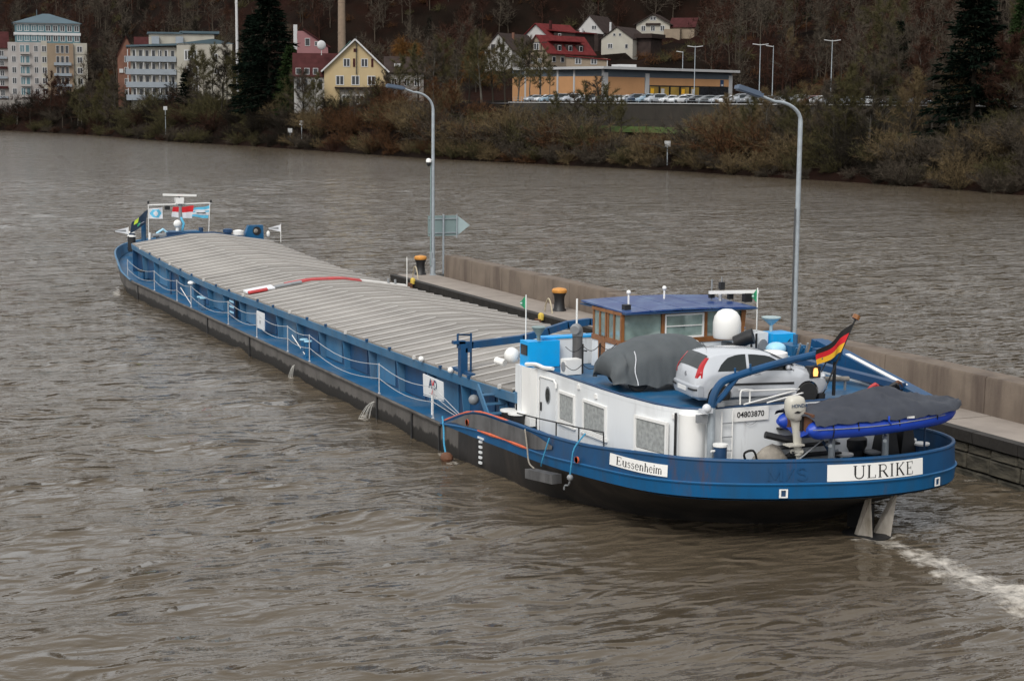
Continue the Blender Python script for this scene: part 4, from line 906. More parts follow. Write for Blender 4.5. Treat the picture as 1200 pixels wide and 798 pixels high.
# pump and winch gear on the roof to starboard
g = G(); g.ball((27.6, 42.0, 3.88), .27, 0, 14, 8, (1.2, 1, .8)); g.box((27.2, 41.7, 3.3), (27.9, 42.3, 3.7)); g.build("winch_cover", M_PALEB, barge)
g = G(); g.box((27.9, 41.6, 3.3), (28.4, 42.4, 4.0)); g.tube([(28.2, 41.9, 4.0), (28.2, 41.9, 4.3)], .07, 8); g.build("winch", M_DECKB, barge)
for k in range(5):
    g = G(); g.tube([(27.85 + k * .13, 41.5, 3.55 + .1 * (k % 3)), (27.85 + k * .13, 41.3, 4.0 + .12 * (k % 2))], .035, 6); g.build("valve", M_GREY if k % 2 else M_DECKB, barge)
g = G(); g.lathe((27.0, 41.2, 3.75), [(.40, 0), (.42, .06), (.40, .18), (.25, .23), (.02, .24)], 18); g.build("vent_hat", M_WHITE2, barge)
g = G(); g.lathe((27.0, 41.2, 3.34), [(.26, 0), (.26, .42)], 14); g.build("vent_stack", M_GREY, barge)

# ------------------------------------------------------------------ wheelhouse
WY0, WY1, WX0, WX1 = 43.1, 44.95, 23.03, 27.15
g = G(); g.box((21.6, 45.25, HZ + .05), (28.5, 45.65, 4.05)); g.build("bridge_wall", M_WHITE, barge)
g = G(); g.box((21.55, 45.22, 4.05), (28.55, 45.68, 4.10)); g.build("bridge_deck", M_SKYB, barge)
g = G(); g.hexa([(WX0, WY0, HZ + .05), (WX1, WY0, HZ + .05), (WX1, WY1, HZ + .05), (WX0, WY1, HZ + .05), (WX0 + .02, WY0 + .02, 4.13), (WX1 - .02, WY0 + .02, 4.13), (WX1 - .02, WY1, 4.13), (WX0 + .02, WY1, 4.13)]); wh = g.build("wheelhouse", M_WHITE, barge)
g = G(); g.box((WX0 - .01, WY0 - .01, 4.05), (WX1 + .01, WY1 + .01, 4.2)); g.build("wood_sill", M_WOOD, wh)
g = G(); g.box((WX0 - .01, WY0 - .01, 4.93), (WX1 + .01, WY1 + .01, 5.02)); g.build("wood_header", M_WOOD, wh)
def post(x, y, w=.09, d=.09, lean=0.0, lx=0.0):
    g = G(); g.beam((x, y, 4.18), (x + lx, y + lean, 4.95), w, d, up=(0, 1, 0)); g.build("window_post", M_WOOD, wh)
for x in (WX0 + .06, 24.42, 25.86): post(x, WY0 + .05, .10)
post(WX1 - .04, WY0 + .05, .14, .1, 0, .06)
for y in (43.6, 43.98, 44.12, 44.5, 44.9): post(WX0 + .05, y, .06, .08)
for y in (44.1, 44.9): post(WX1 - .05, y)
for x in (24.4, 25.8): post(x, WY1 - .05)
for a, b in ((WX0 + .12, 24.36), (24.48, 25.80), (25.92, WX1 - .12)):
    g = G(); g.box((a, WY0 + .05, 4.2), (b, WY0 + .07, 4.94)); pn = g.build("rear_pane", M_PANE, wh)
    if abs(a - 24.48) < .01:
        g = G(); w = .05
        for q in (((a, WY0 + .0, 4.2), (b, WY0 + .045, 4.2 + w)), ((a, WY0 + .0, 4.91 - w), (b, WY0 + .045, 4.91)), ((a, WY0 + .0, 4.2 + w), (a + w, WY0 + .045, 4.91 - w)), ((b - w, WY0 + .0, 4.2 + w), (b, WY0 + .045, 4.91 - w)), ((a + w, WY0 + .01, 4.54), (b - w, WY0 + .04, 4.57))): g.box(*q)
        g.build("sash", M_WHITE2, pn)
for a, b in ((43.12, 43.55), (43.65, 43.94), (44.16, 44.46), (44.55, 44.86)):
    g = G(); g.box((WX0 + .05, a, 4.2), (WX0 + .07, b, 4.94)); g.build("side_pane", M_PANE, wh)
g = G(); g.box((WX0 - .015, 44.1, 3.5), (WX0 + .03, 44.5, 4.2)); g.build("side_door", M_WOOD, wh)
for a, b in ((43.15, 44.05), (44.15, 44.85)):
    g = G(); g.box((WX1 - .07, a, 4.2), (WX1 - .05, b, 4.94)); g.build("side_pane", M_PANE, wh)
for a, b in ((WX0 + .1, 24.35), (24.45, 25.75), (25.85, WX1 - .1)):
    g = G(); g.box((a, WY1 - .06, 4.2), (b, WY1 - .04, 4.94)); g.build("front_pane", M_PANE, wh)
g = G(); g.box((24.2, 44.3, 4.13), (25.7, 44.7, 4.5)); g.build("helm_console", M_GREY, wh)
# blue sheet roof in panels
rx = [23.05, 23.85, 24.9, 25.9, 27.45]
for a, b in zip(rx[:-1], rx[1:]):
    g = G(); z = lambda x, y: 5.06 + .07 * math.sin(math.pi * clamp((x - 22.85) / 4.6, 0, 1)) + .02 * (y - 44)
    g.hexa([(a + .012, 42.85, z(a, 42.85) - .05), (b - .012, 42.85, z(b, 42.85) - .05), (b - .012, 45.75, z(b, 46.1) - .05), (a + .012, 45.75, z(a, 46.1) - .05), (a + .012, 42.85, z(a, 42.85)), (b - .012, 42.85, z(b, 42.85)), (b - .012, 45.75, z(b, 46.1)), (a + .012, 45.75, z(a, 46.1))]); g.build("roof_panel", M_ROOFB, wh)
g = G(); g.box((23.04, 42.82, 4.98), (27.46, 45.77, 5.02)); g.build("roof_edge", M_NAVY, wh)
for x, y, h in ((23.85, 44.2, .42), (25.45, 44.9, .42)):
    g = G(); g.tube([(x, y, 5.0), (x, y, 5.0 + h)], .03, 6); g.ball((x, y, 5.0 + h + .05), .07); g.build("roof_aerial", M_WHITE2, wh)
g = G(); g.box((23.25, 43.3, 4.98), (23.45, 43.5, 5.22)); g.build("roof_lamp", M_DARK, wh)
g = G(); g.tube([(27.05, 44.3, 5.0), (27.05, 44.3, 5.36)], .045, 6); g.beam((26.6, 44.2, 5.36), (28.15, 43.9, 5.36), .1, .09); g.build("radar_scanner", M_WHITE2, wh)
for (x, y, z) in ((26.75, 44.3, 5.3), (27.35, 44.2, 5.25), (27.1, 44.3, 5.55)):
    g = G(); g.box((x - .08, y - .06, z - .12), (x + .08, y + .06, z + .1)); g.build("signal_lamp", M_DARK, wh)
g = G(); g.tube([(26.75, 44.3, 5.0), (26.75, 44.3, 5.75)], .025, 5); g.tube([(27.1, 44.3, 5.0), (27.1, 44.3, 5.8)], .02, 5); g.build("signal_mast", M_GREY, wh)
g = G(); g.box((27.7, 43.9, 5.05), (27.95, 44.1, 5.32)); g.build("horn", M_DARK, wh)
# side light boxes
g = G(); g.hexa([(20.98, 45.0, HZ + .06), (22.0, 45.0, HZ + .06), (22.0, 45.2, HZ + .06), (20.98, 45.6, HZ + .06), (20.98, 45.0, 4.03), (22.0, 45.0, 4.03), (22.0, 45.2, 4.03), (20.98, 45.6, 4.03)]); pbx = g.build("port_light_box", M_SKYB, barge)
g = G(); g.box((20.95, 45.08, 3.62), (21.0, 45.5, 3.92)); g.build("light_slot", M_DARK, pbx)
g = G(); g.box((28.15, 43.0, HZ + .06), (28.95, 43.8, 4.16)); sbx = g.build("starboard_light_box", M_SKYB, barge)
g = G(); g.tube([(28.2, 42.97, 3.45), (28.75, 42.97, 4.0)], .015, 4); g.build("cable", M_DARK, sbx)
g = G(); g.box((27.5, 43.2, HZ + .06), (28.1, 43.9, 4.2)); g.build("engine_casing", M_WHITE, barge)
for x in (27.45, 27.62):
    g = G(); g.tube([(x, 43.1, 3.35), (x, 43.1, 4.2)], .035, 6); g.build("fire_hose_pipe", M_DARK, barge)
g = G(); g.prism([(27.92 + .18 * math.cos(a), 43.17, 3.75 + .26 * math.sin(a)) for a in [2 * math.pi * k / 14 for k in range(14)]], (0, .04, 0)); g.build("fan_guard", M_GREY, barge)
g = G(); g.lathe((28.45, 43.6, 4.16), [(.05, 0), (.05, .2), (.3, .42), (.3, .45)], 12); g.build("searchlight", M_SIGN2, barge)
g = G(); g.lathe((21.3, 45.0, 4.06), [(.05, 0), (.06, .15), (.22, .4), (.2, .42)], 10); g.build("searchlight", M_SIGN, barge)
g = G(); g.ball((20.85, 45.9, 3.52), .24, 0, 14, 8); g.build("deck_floodlight", M_WHITE2, barge)
g = G(); g.tube([(20.75, 46.2, 3.25), (20.6, 46.5, 3.3)], .11, 10); g.build("deck_floodlight", M_WHITE2, barge)
g = G(); g.tube(crom([(20.95, 45.1, 3.36), (21.05, 44.6, 3.42), (21.1, 44.2, 3.38), (21.15, 43.7, 3.42)], 3), .06, 6); g.build("roof_pipe", M_WHITE2, barge)
# exhaust, air conditioner, dome, chain posts
g = G(); g.tube([(22.03, 43.9, 3.35), (22.03, 43.9, 4.32)], .15, 12); g.build("exhaust", M_BULW, barge)
g = G(); g.tube(crom([(22.03, 43.9, 4.30), (22.03, 43.9, 4.45), (21.97, 43.85, 4.52), (21.84, 43.72, 4.50)], 3), [.16] * 9 + [.13], 12); g.build("exhaust_cowl", M_GREY, barge)
g = G(); g.box((21.42, 43.4, HZ + .06), (21.92, 43.75, 3.70)); ac = g.build("air_conditioner", M_WHITE2, barge)
g = G(); g.prism([(21.415, 43.57 + .15 * math.cos(a), 3.48 + .15 * math.sin(a)) for a in [2 * math.pi * k / 16 for k in range(16)]], (.02, 0, 0)); g.build("fan_grille", M_GREY, ac)
g = G(); g.lathe((26.12, 42.35, 4.22), [(.24, 0), (.38, .02), (.41, .08), (.41, .48), (.37, .66), (.28, .79), (.15, .86), (.02, .875)], 24); g.build("satellite_dome", M_WHITE2, barge)
g = G(); g.lathe((26.12, 42.35, HZ + .05), [(.16, 0), (.16, .88)], 10); g.build("dome_post", M_GREY, barge)
g = G(); g.tube([(26.05, 41.75, 4.18), (26.3, 41.5, 4.36), (26.42, 41.4, 4.40)], [.2, .21, .23], 14); g.lathe((26.0, 41.8, HZ + .05), [(.2, 0), (.2, .9)], 12); g.build("black_funnel", M_DARK, barge)
g = G(); g.beam((24.2, 42.4, 4.12), (25.0, 42.1, 4.2), .3, .1); g.build("roof_box", M_WHITE2, barge)
cp = [(21.35, 43.0), (21.95, 42.7), (22.35, 42.65), (22.75, 42.75)]
cps = [(21.75, 43.0), (22.3, 43.0), (22.9, 43.0)]
for x, y in cps[:2]:
    g = G(); g.tube([(x, y, 3.35), (x, y, 4.2)], .028, 6); g.build("chain_post", M_DARK, barge)
for (a, b) in (((21.2, 43.0), (21.75, 43.0)), ((21.75, 43.0), (22.3, 43.0)), ((22.3, 43.0), (22.9, 43.1))):
    for z in (4.15, 3.62):
        g = G(); g.tube([(lerp(a[0], b[0], i / 8), lerp(a[1], b[1], i / 8), z - .16 * math.sin(math.pi * i / 8)) for i in range(9)], .012, 4); g.build("chain", M_DARK, barge)
g = G(); g.tube([(22.55, 45.0, 4.1), (22.55, 45.0, 5.25)], .03, 6); g.build("aerial", M_WHITE2, barge)
g = G(); g.tube([(22.55, 44.9, 4.1), (22.55, 44.8, 3.75), (22.8, 44.8, 3.7)], .025, 5); g.build("aerial_cable", M_DARK, barge)

# ------------------------------------------------------------------ stern deck gear
twin_bitt(28.55, 36.6, 1.3, M_NAVY, M_WHITE2, h=.72, r=.19); twin_bitt(26.3, 36.9, 1.3, M_DARK, M_WHITE2, h=.55, r=.2); twin_bitt(27.2, 36.9, 1.3, M_DARK, M_GREY, h=.55, r=.2)
g = G(); g.lathe((22.25, 36.25, 1.25), [(.17, 0), (.17, 1.22)], 14); o = g.build("bollard_post", M_NAVY, barge)
g = G(); g.lathe((22.25, 36.25, 2.47), [(.19, 0), (.19, .06), (.02, .07)], 14); g.tube([(21.98, 36.25, 2.36), (22.52, 36.25, 2.36)], .03, 6); g.build("bollard_cap", M_WHITE2, o)
for s in (-1, 1):
    g = G(); c = 27.9 + s * .28; g.hexa([(c - .42, 36.2, 1.25), (c + .28, 36.2, 1.25), (c + .28, 37.0, 1.25), (c - .42, 37.0, 1.25), (c - .14, 36.4, 2.55), (c + .12, 36.4, 2.55), (c + .12, 36.8, 2.55), (c - .14, 36.8, 2.55)]); g.build("boat_cradle", M_DARK, barge)
g = G(); g.lathe((26.85, 37.0, 1.9), [(.3, 0), (.36, .12), (.36, .3), (.3, .34), (.05, .42)], 16); g.lathe((26.85, 37.0, 1.3), [(.3, 0), (.3, .6)], 10); g.build("capstan", M_DARK, barge)
for k in range(6):
    g = G(); g.box((24.3, 36.3 + k * .08, 1.45 + k * .24), (26.1, 36.6 + k * .08, 1.50 + k * .24)); g.build("stern_step", M_DARK, barge)
g = G(); g.beam((25.0, 36.0, 2.65), (25.9, 35.9, 1.35), .09, .05); g.build("steel_ladder", M_NAVY, barge)
g = G(); [g.beam((25.05 + k * .15, 35.93, 2.55 - k * .22), (25.3 + k * .15, 35.93, 2.62 - k * .22), .04, .04) for k in range(6)]; g.build("chain_loops", M_GALV, barge)
g = G(); g.box((26.15, 37.35, 1.3), (26.75, 37.6, 2.6)); g.build("stern_post", M_DARK, barge)
g = G(); g.box((24.15, 36.86, 1.25), (26.15, 37.2, 2.86)); g.build("engine_hatch", M_NAVY, barge)
g = G(); g.tube([(24.2, 35.65, 1.25), (24.2, 35.65, 2.6)], .04, 6); g.tube([(28.05, 35.55, 1.25), (28.05, 35.55, 3.0)], .03, 6); g.build("davit_line", M_NAVY, barge)
def tee(x):
    g = G(); g.tube([(x, 35.15, 1.25), (x, 35.15, 2.78)], .085, 10); o = g.build("boat_support", M_GALV, barge)
    g = G(); g.tube([(x - .42, 34.62, 2.62), (x + .45, 35.8, 2.86)], .05, 8); g.build("support_arm", M_GALV, o)
tee(24.85); tee(26.5)
# canvas heap and a spar on the port quarter
t = thing("canvas_heap", "crumpled grey canvas heap on the stern deck below the outboard motor", "canvas", (23.6, 36.0, 1.2))
g = G(); r = random.Random(8)
rings = []
for i in range(10):
    t_ = i / 9; w = math.sin(math.pi * clamp(t_, .03, .97)) ** .6
    rings.append([(22.85 + 1.5 * t_, 35.95 + .5 * w * math.cos(a) + r.uniform(-.04, .04), 1.25 + (1.5 - .45 * t_) * w * max(0, math.sin(a)) * (1 + r.uniform(-.08, .08))) for a in [2 * math.pi * k / 14 for k in range(14)]])
g.loft(rings); g.build("canvas", M_OLIVE, t, smooth=60)
g = G(); g.tube(crom([(22.8, 35.9, 2.1), (22.65, 35.75, 2.35), (22.85, 35.65, 2.42), (23.0, 35.7, 2.15)], 4), .03, 6); g.build("cord", M_KCLOTH, t)
g = G(); g.tube([(23.25, 35.75, 2.78), (24.05, 35.55, 2.58)], .09, 10); tag(g.build("spar", M_DARK, loc=(23.7, 35.6, 2.65)), "short dark round spar lying above the canvas heap at the stern", "spar")
g = G(); g.tube([(23.2, 35.2, 1.75), (24.7, 35.0, 2.85)], .02, 5); g.build("lashing", M_GREY, barge)

# ------------------------------------------------------------------ bow gear and mast
g = G(); g.tube([(24.6, 103.2, 1.35), (24.6, 103.2, 4.75)], .12, 10); mast = g.build("bow_mast", M_GREY, barge)
g = G(); g.tube([(24.65, 103.15, 3.0), (24.75, 103.0, 3.5), (24.6, 103.1, 3.9)], .07, 6); g.build("mast_cable", M_BCLOTH, mast)
g = G(); g.tube([(22.62, 103.2, 4.66), (26.55, 103.2, 4.72)], .04, 6); g.build("yard", M_WHITE2, mast)
g = G(); g.hexa([(24.32, 103.0, 4.72), (24.76, 103.0, 4.72), (24.76, 103.4, 4.72), (24.32, 103.4, 4.72), (24.25, 103.0, 5.08), (24.8, 103.0, 5.08), (24.8, 103.4, 5.08), (24.25, 103.4, 5.08)]); g.build("radar_box", M_WHITE2, mast)
g = G(); g.beam((23.55, 103.2, 5.28), (25.6, 103.2, 5.20), .12, .13); rs = g.build("radar_scanner", M_WHITE2, mast)
sans("\u2013 \u2013 \u2013 \u2013", .12, lambda u, v: (24.6 + u, 103.13, 5.24 + v), "scanner_print", M_BRED, rs)
g = G(); g.tube([(24.55, 103.2, 5.05), (24.55, 103.2, 5.2)], .06, 8); g.build("scanner_pivot", M_DARK, mast)
g = G(); g.box((23.65, 103.1, 4.36), (23.95, 103.3, 4.60)); g.build("signal_lamp", M_DARK, mast)
for x in (22.65, 26.5):
    g = G(); g.box((x - .05, 103.15, 4.74), (x + .05, 103.25, 4.91)); g.build("yard_lamp", M_DARK, mast)
g = G(); g.lathe((24.25, 102.6, 3.0), [(.1, 0), (.1, .3)], 10); g.ball((24.25, 102.55, 3.55), .24, 0, 14, 8, (1, .6, 1)); g.build("searchlight", M_WHITE2, barge)
g = G(); g.tube([(22.42, 103.6, 1.35), (22.42, 103.6, 3.95)], .15, 10); g.build("flag_davit", M_DECKB, barge)
g = G(); g.tube([(22.55, 102.5, 2.6), (22.55, 102.5, 3.05)], .07, 8); g.build("bow_peg", M_WHITE2, barge)
twin_bitt(21.6, 103.2, 1.9, M_DARK, M_WHITE2, h=.9, r=.18); twin_bitt(21.9, 104.8, 1.9, M_NAVY, M_WHITE2, h=1.0, r=.16)
g = G(); g.lathe((23.15, 102.8, 2.2), [(.16, 0), (.16, .8), (.2, .82), (.2, .9)], 12); g.build("bow_vent", M_DARK, barge)
g = G(); g.tube([(22.6, 102.0, 2.9), (24.1, 102.2, 2.98)], .12, 8); g.box((23.0, 101.8, 2.2), (23.9, 102.4, 2.95)); g.build("windlass", M_GREY, barge)
g = G(); g.tube([(22.9, 102.3, 3.0), (23.3, 102.3, 3.25), (23.6, 102.3, 3.0)], .08, 6); g.build("windlass_gear", M_PALEB, barge)
g = G(); g.box((23.7, 102.0, 2.6), (25.5, 103.0, 3.12)); g.build("bow_locker", M_DECKB, barge)
g = G(); g.box((23.4, 101.6, 2.6), (24.3, 101.9, 3.12)); g.build("bow_locker", M_NAVY, barge)
g = G(); g.lathe((25.6, 102.2, 2.6), [(.14, 0), (.14, .72)], 10); g.build("bow_vent", M_NAVY, barge)
g = G(); g.lathe((27.0, 101.2, 2.55), [(.22, 0), (.22, .5), (.3, .5), (.3, .7), (.1, .75)], 12); g.build("bow_vent", M_NAVY, barge)
g = G(); g.lathe((27.6, 101.0, 2.5), [(.2, 0), (.2, .4), (.34, .42), (.34, .66), (.1, .72)], 12); g.build("bow_vent", M_WHITE2, barge)
g = G(); g.hexa([(27.75, 101, 2.2), (29.2, 101, 2.2), (29.2, 101.4, 2.2), (27.75, 101.4, 2.2), (28.25, 101, 3.46), (29.15, 101, 3.46), (29.15, 101.4, 3.46), (28.25, 101.4, 3.46)]); an = g.build("anchor_guard", M_DECKB, barge)
g = G(); g.prism([(28.75 + .26 * math.cos(a), 100.97, 3.12 + .26 * math.sin(a)) for a in [2 * math.pi * k / 14 for k in range(14)]], (0, .06, 0)); g.build("anchor_eye", M_DARK, an)
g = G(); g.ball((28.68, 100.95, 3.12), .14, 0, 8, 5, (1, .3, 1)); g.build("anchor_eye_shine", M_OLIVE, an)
g = G(); g.ball((29.35, 100.6, 2.95), .14, 0, 8, 5, (.8, .8, 1.4)); g.build("bow_side_lamp", M_WHITE2, barge)
# ------------------------------------------------------------------ cars
def boolcut(me, cutter):
    a = bpy.data.objects.new("tmp_a", me); b = bpy.data.objects.new("tmp_b", cutter); COL.objects.link(a); COL.objects.link(b)
    md = a.modifiers.new("cut", 'BOOLEAN'); md.operation = 'DIFFERENCE'; md.object = b; md.solver = 'EXACT'
    dg = bpy.context.evaluated_depsgraph_get(); dg.update()
    out = bpy.data.meshes.new_from_object(a.evaluated_get(dg)); bpy.data.objects.remove(a); bpy.data.objects.remove(b); return out
class CarShape:
    """hatchback / saloon / van body: x runs from the rear (0) to the nose (L)"""
    def __init__(s, L, W, prof, belt, tumble=.17, zb=.20):
        s.L, s.W, s.prof, s.belt, s.tumble, s.zb = L, W / 2, prof, belt, tumble, zb
        s.H = max(p[1] for p in prof)
    def zt(s, x): return interp(x, s.prof)
    def bl(s, x): return interp(x, s.belt)
    def w(s, x):
        t = x / s.L
        return s.W * interp(t, [(0, .80), (.03, .90), (.10, .975), (.25, 1), (.7, 1), (.88, .96), (.96, .88), (1, .74)])
    def wr(s, x): return s.w(x) * .985 - s.tumble * clamp((s.zt(x) - s.bl(x)) / (s.H - s.bl(x)), 0, 1)
    def side(s, x, z):                          # half width of the glasshouse at height z
        b, t = s.bl(x), s.zt(x) - .07
        return lerp(s.w(x) * .985, s.wr(x), clamp((z - b) / max(t - b, .05), 0, 1.1))
    def half(s, x):
        w, zt, b = s.w(x), s.zt(x), s.bl(x); zb = s.zb + (.08 if x < .1 or x > s.L - .1 else 0)
        if zt > b + .12: up = [(w * .985, b), (s.wr(x), zt - .07), (s.wr(x) - .13, zt - .012), (s.wr(x) * .4, zt + .008)]
        else:
            k = min(b, zt - .05); up = [(w * .985, k - .05), (w * .93, k), (w * .80, zt - .008), (w * .4, zt + .012)]
        return [(w * .86, zb), (w * .97, zb + .07), (w, zb + .22), (w, min(.62, up[0][1] - .05))] + up
    def body(s, m, cuts, r=.33):
        xs = [0, .03, .08, .16, .26, .36, .46, .6, .8] + [.8 + (s.L - 1.5) * i / 14 for i in range(1, 14)] + [s.L - .7, s.L - .5, s.L - .32, s.L - .18, s.L - .08, s.L - .03, s.L]
        g = G(); rings = []
        for x in xs:
            h = s.half(x); rings.append([(x, -a, b) for a, b in h] + [(x, a, b) for a, b in reversed(h)])
        g.loft(rings); me = g.data("car_body", m, smooth=0)
        c = G()
        for cx in cuts:
            for sy in (-1, 1): c.loft([[(cx + r * math.cos(t), sy * yy, .29 + r * math.sin(t)) for t in [2 * math.pi * k / 20 for k in range(20)]] for yy in (s.W - .26, s.W + .2)])
        out = boolcut(me, c.data("cutter", m, smooth=0)); out.shade_smooth(); out.set_sharp_from_angle(angle=math.radians(32)); return out
    def sidewin(s, g, x0, x1, lo, hi, n=8, sides=(-1, 1)):
        for sy in sides:
            P = [[(x, sy * (s.side(x, z) + .007), z) for z in (lo(x), hi(x))] for x in [lerp(x0, x1, i / n) for i in range(n + 1)]]
            for a, b in zip(P[:-1], P[1:]): g.poly([a[0], b[0], b[1], a[1]])
    def topwin(s, g, x0, x1, ins=.12, up=.012, n=4):
        P = []
        for i in range(n + 1):
            x = lerp(x0, x1, i / n); w = s.wr(x) - ins; P.append([(x, -w, s.zt(x) + up), (x, 0, s.zt(x) + up + .012), (x, w, s.zt(x) + up)])
        for a, b in zip(P[:-1], P[1:]):
            for j in (0, 1): g.poly([a[j], b[j], b[j + 1], a[j + 1]])
def wheel_meshes(r=.29, w=.19):
    g = G(); pr = [(r * .64, -w / 2), (r * .9, -w / 2), (r, -w / 2 + .03), (r, w / 2 - .03), (r * .9, w / 2), (r * .64, w / 2)]
    g.loft([[(a * math.cos(t), z, a * math.sin(t)) for t in [2 * math.pi * k / 20 for k in range(20)]] for a, z in pr]); ty = g.data("tyre", M_TYRE)
    g = G()
    for k in range(7):
        t = 2 * math.pi * k / 7; d = Vector((math.cos(t), 0, math.sin(t))); u = Vector((-math.sin(t), 0, math.cos(t)))
        for sy in (-1, 1):
            y = sy * (w / 2 - .015); g.prism([tuple(d * .03 + u * .03 + Vector((0, y, 0))), tuple(d * .03 - u * .03 + Vector((0, y, 0))), tuple(d * r * .62 - u * .035 + Vector((0, y, 0))), tuple(d * r * .62 + u * .035 + Vector((0, y, 0)))], (0, -sy * .02, 0))
    for a0, a1 in ((r * .58, r * .66),):
        for sy in (-1, 1):
            g.loft([[(a * math.cos(t), sy * (w / 2 - q), a * math.sin(t)) for t in [2 * math.pi * k / 20 for k in range(20)]] for a, q in ((a0, .02), (a1, .005))], closed=True, cap=False)
    rim = g.data("rim", M_RIM)
    return ty, rim
TYRE, RIMM = wheel_meshes()
def add_wheels(t, cuts, hw):
    for cx in cuts:
        for sy in (-1, 1):
            o = link("wheel", TYRE, t); o.location = (cx, sy * (hw - .115), .29)
            q = link("rim", RIMM, o)
# silver hatchback on the deckhouse roof
CS = CarShape(3.82, 1.65, [(0, .52), (.02, .62), (.05, .66), (.075, .90), (.11, .98), (.30, 1.24), (.44, 1.36), (.62, 1.41), (1.1, 1.44), (1.6, 1.43), (2.0, 1.385), (2.2, 1.33), (2.85, 1.02), (3.0, .97), (3.4, .87), (3.6, .79), (3.74, .68), (3.80, .58), (3.82, .48)], [(0, .92), (.4, .91), (2.6, .87), (3.0, .86), (3.82, .7)], .16)
car = thing("parked_car", "silver three door hatchback parked on the barge deckhouse roof", "car")
cuts = (.68, 3.17)
link("body", CS.body(M_SILVER, cuts), car)
for q in (-1, 1):
    g = G(); CS.sidewin(g, .62, 1.42, lambda x: .945, lambda x: min(CS.zt(x) - .075, interp(x, [(.62, .96), (.74, 1.14), (.92, 1.28), (1.15, 1.345), (1.42, 1.365)])), 8, (q,)); g.build("rear_side_window", M_GLASS, car, recalc=False)
for q in (-1, 1):
    g = G(); CS.sidewin(g, 1.50, 2.72, lambda x: .935 - .02 * (x - 1.5), lambda x: max(.925, min(CS.zt(x) - .08, interp(x, [(1.5, 1.365), (1.9, 1.34), (2.15, 1.26), (2.72, .935)]))), 8, (q,)); g.build("front_side_window", M_GLASS, car, recalc=False)
g = G(); CS.topwin(g, .125, .40, .08); g.build("rear_window", M_GLASS, car, recalc=False)
g = G(); CS.topwin(g, 2.22, 2.84, .06, .012, 6); g.build("windscreen", M_GLASS, car, recalc=False)
for sy in (-1, 1):
    g = G()
    zs = [.78, .9, 1.0, 1.1, 1.2, 1.29]; xs = [.07, .10, .14, .20, .28, .36]
    P = []
    for x, z in zip(xs, zs):
        wd = .13 * (1 - (z - .78) / .9); y = CS.side(x, z) if z > .95 else CS.w(x) * .985
        P.append([(x - .02, sy * (y - .09), z), (x, sy * (y + .006), z), (x + wd, sy * ((CS.side(x + wd, z) if z > .95 else CS.w(x + wd) * .99) + .008), z)])
    for a, b in zip(P[:-1], P[1:]):
        for j in (0, 1): g.poly([a[j], b[j], b[j + 1], a[j + 1]])
    g.build("tail_light", M_REDL, car, recalc=False)
    g = G(); g.ball((3.62, sy * .58, .70), .16, 0, 10, 6, (.9, 1, .6)); g.build("headlight", M_CLEARL, car)
    g = G(); g.beam((1.05, sy * .832, .60), (2.75, sy * .832, .58), .02, .055); g.build("side_moulding", M_DARK, car)
    g = G(); g.box((1.50, sy * .812 - .006, .30), (1.508, sy * .812 + .018, .95)); g.box((2.74, sy * .80 - .006, .36), (2.748, sy * .80 + .025, .93)); g.build("door_gap", M_DARK, car)
    g = G(); g.ball((2.55, sy * .86, 1.0), .09, 0, 8, 5, (.8, 1.1, .8)); g.build("mirror", M_SILVER, car)
    g = G(); g.box((1.62, sy * .828 - .01, .84), (1.8, sy * .828 + .02, .875)); g.build("door_handle", M_SILVER, car)
g = G(); h = [(a, b) for a, b in CS.half(.05)][:4]
bx = [(-.045, -.50), (-.055, 0), (-.045, .50)]
g.loft([[(x0, y, .30), (x0 - .02, y, .36), (x0 - .02, y, .56), (x0 + .03, y, .60), (x0 + .12, y, .58), (x0 + .12, y, .30)] for x0, y in ((.10, -.79), (.02, -.70), (-.02, -.4), (-.03, 0), (-.02, .4), (.02, .70), (.10, .79))]); g.build("rear_bumper", M_BUMP, car)
g = G(); g.loft([[(x0, y, .455), (x0 - .02, y, .46), (x0 - .02, y, .50), (x0, y, .505)] for x0, y in ((.07, -.77), (-.015, -.69), (-.035, -.40))]); g.loft([[(x0, y, .455), (x0 - .02, y, .46), (x0 - .02, y, .50), (x0, y, .505)] for x0, y in ((-.035, .40), (-.015, .69), (.07, .77))]); g.build("bumper_strip", M_DARK, car)
g = G(); g.box((-.065, -.26, .40), (-.045, .26, .51)); np_ = g.build("number_plate", M_WHITE2, car)
g = G(); g.prism([(.045, .07 * math.cos(a), .80 + .07 * math.sin(a)) for a in [2 * math.pi * k / 14 for k in range(14)]], (.02, 0, 0)); g.build("badge", M_RIM, car)
g = G(); g.tube([(.62, 0, 1.42), (.50, 0, 1.60)], .008, 4); g.build("aerial", M_DARK, car)
add_wheels(car, cuts, .825)
place(car, (22.24, 38.12, HZ + .045), math.radians(-8))

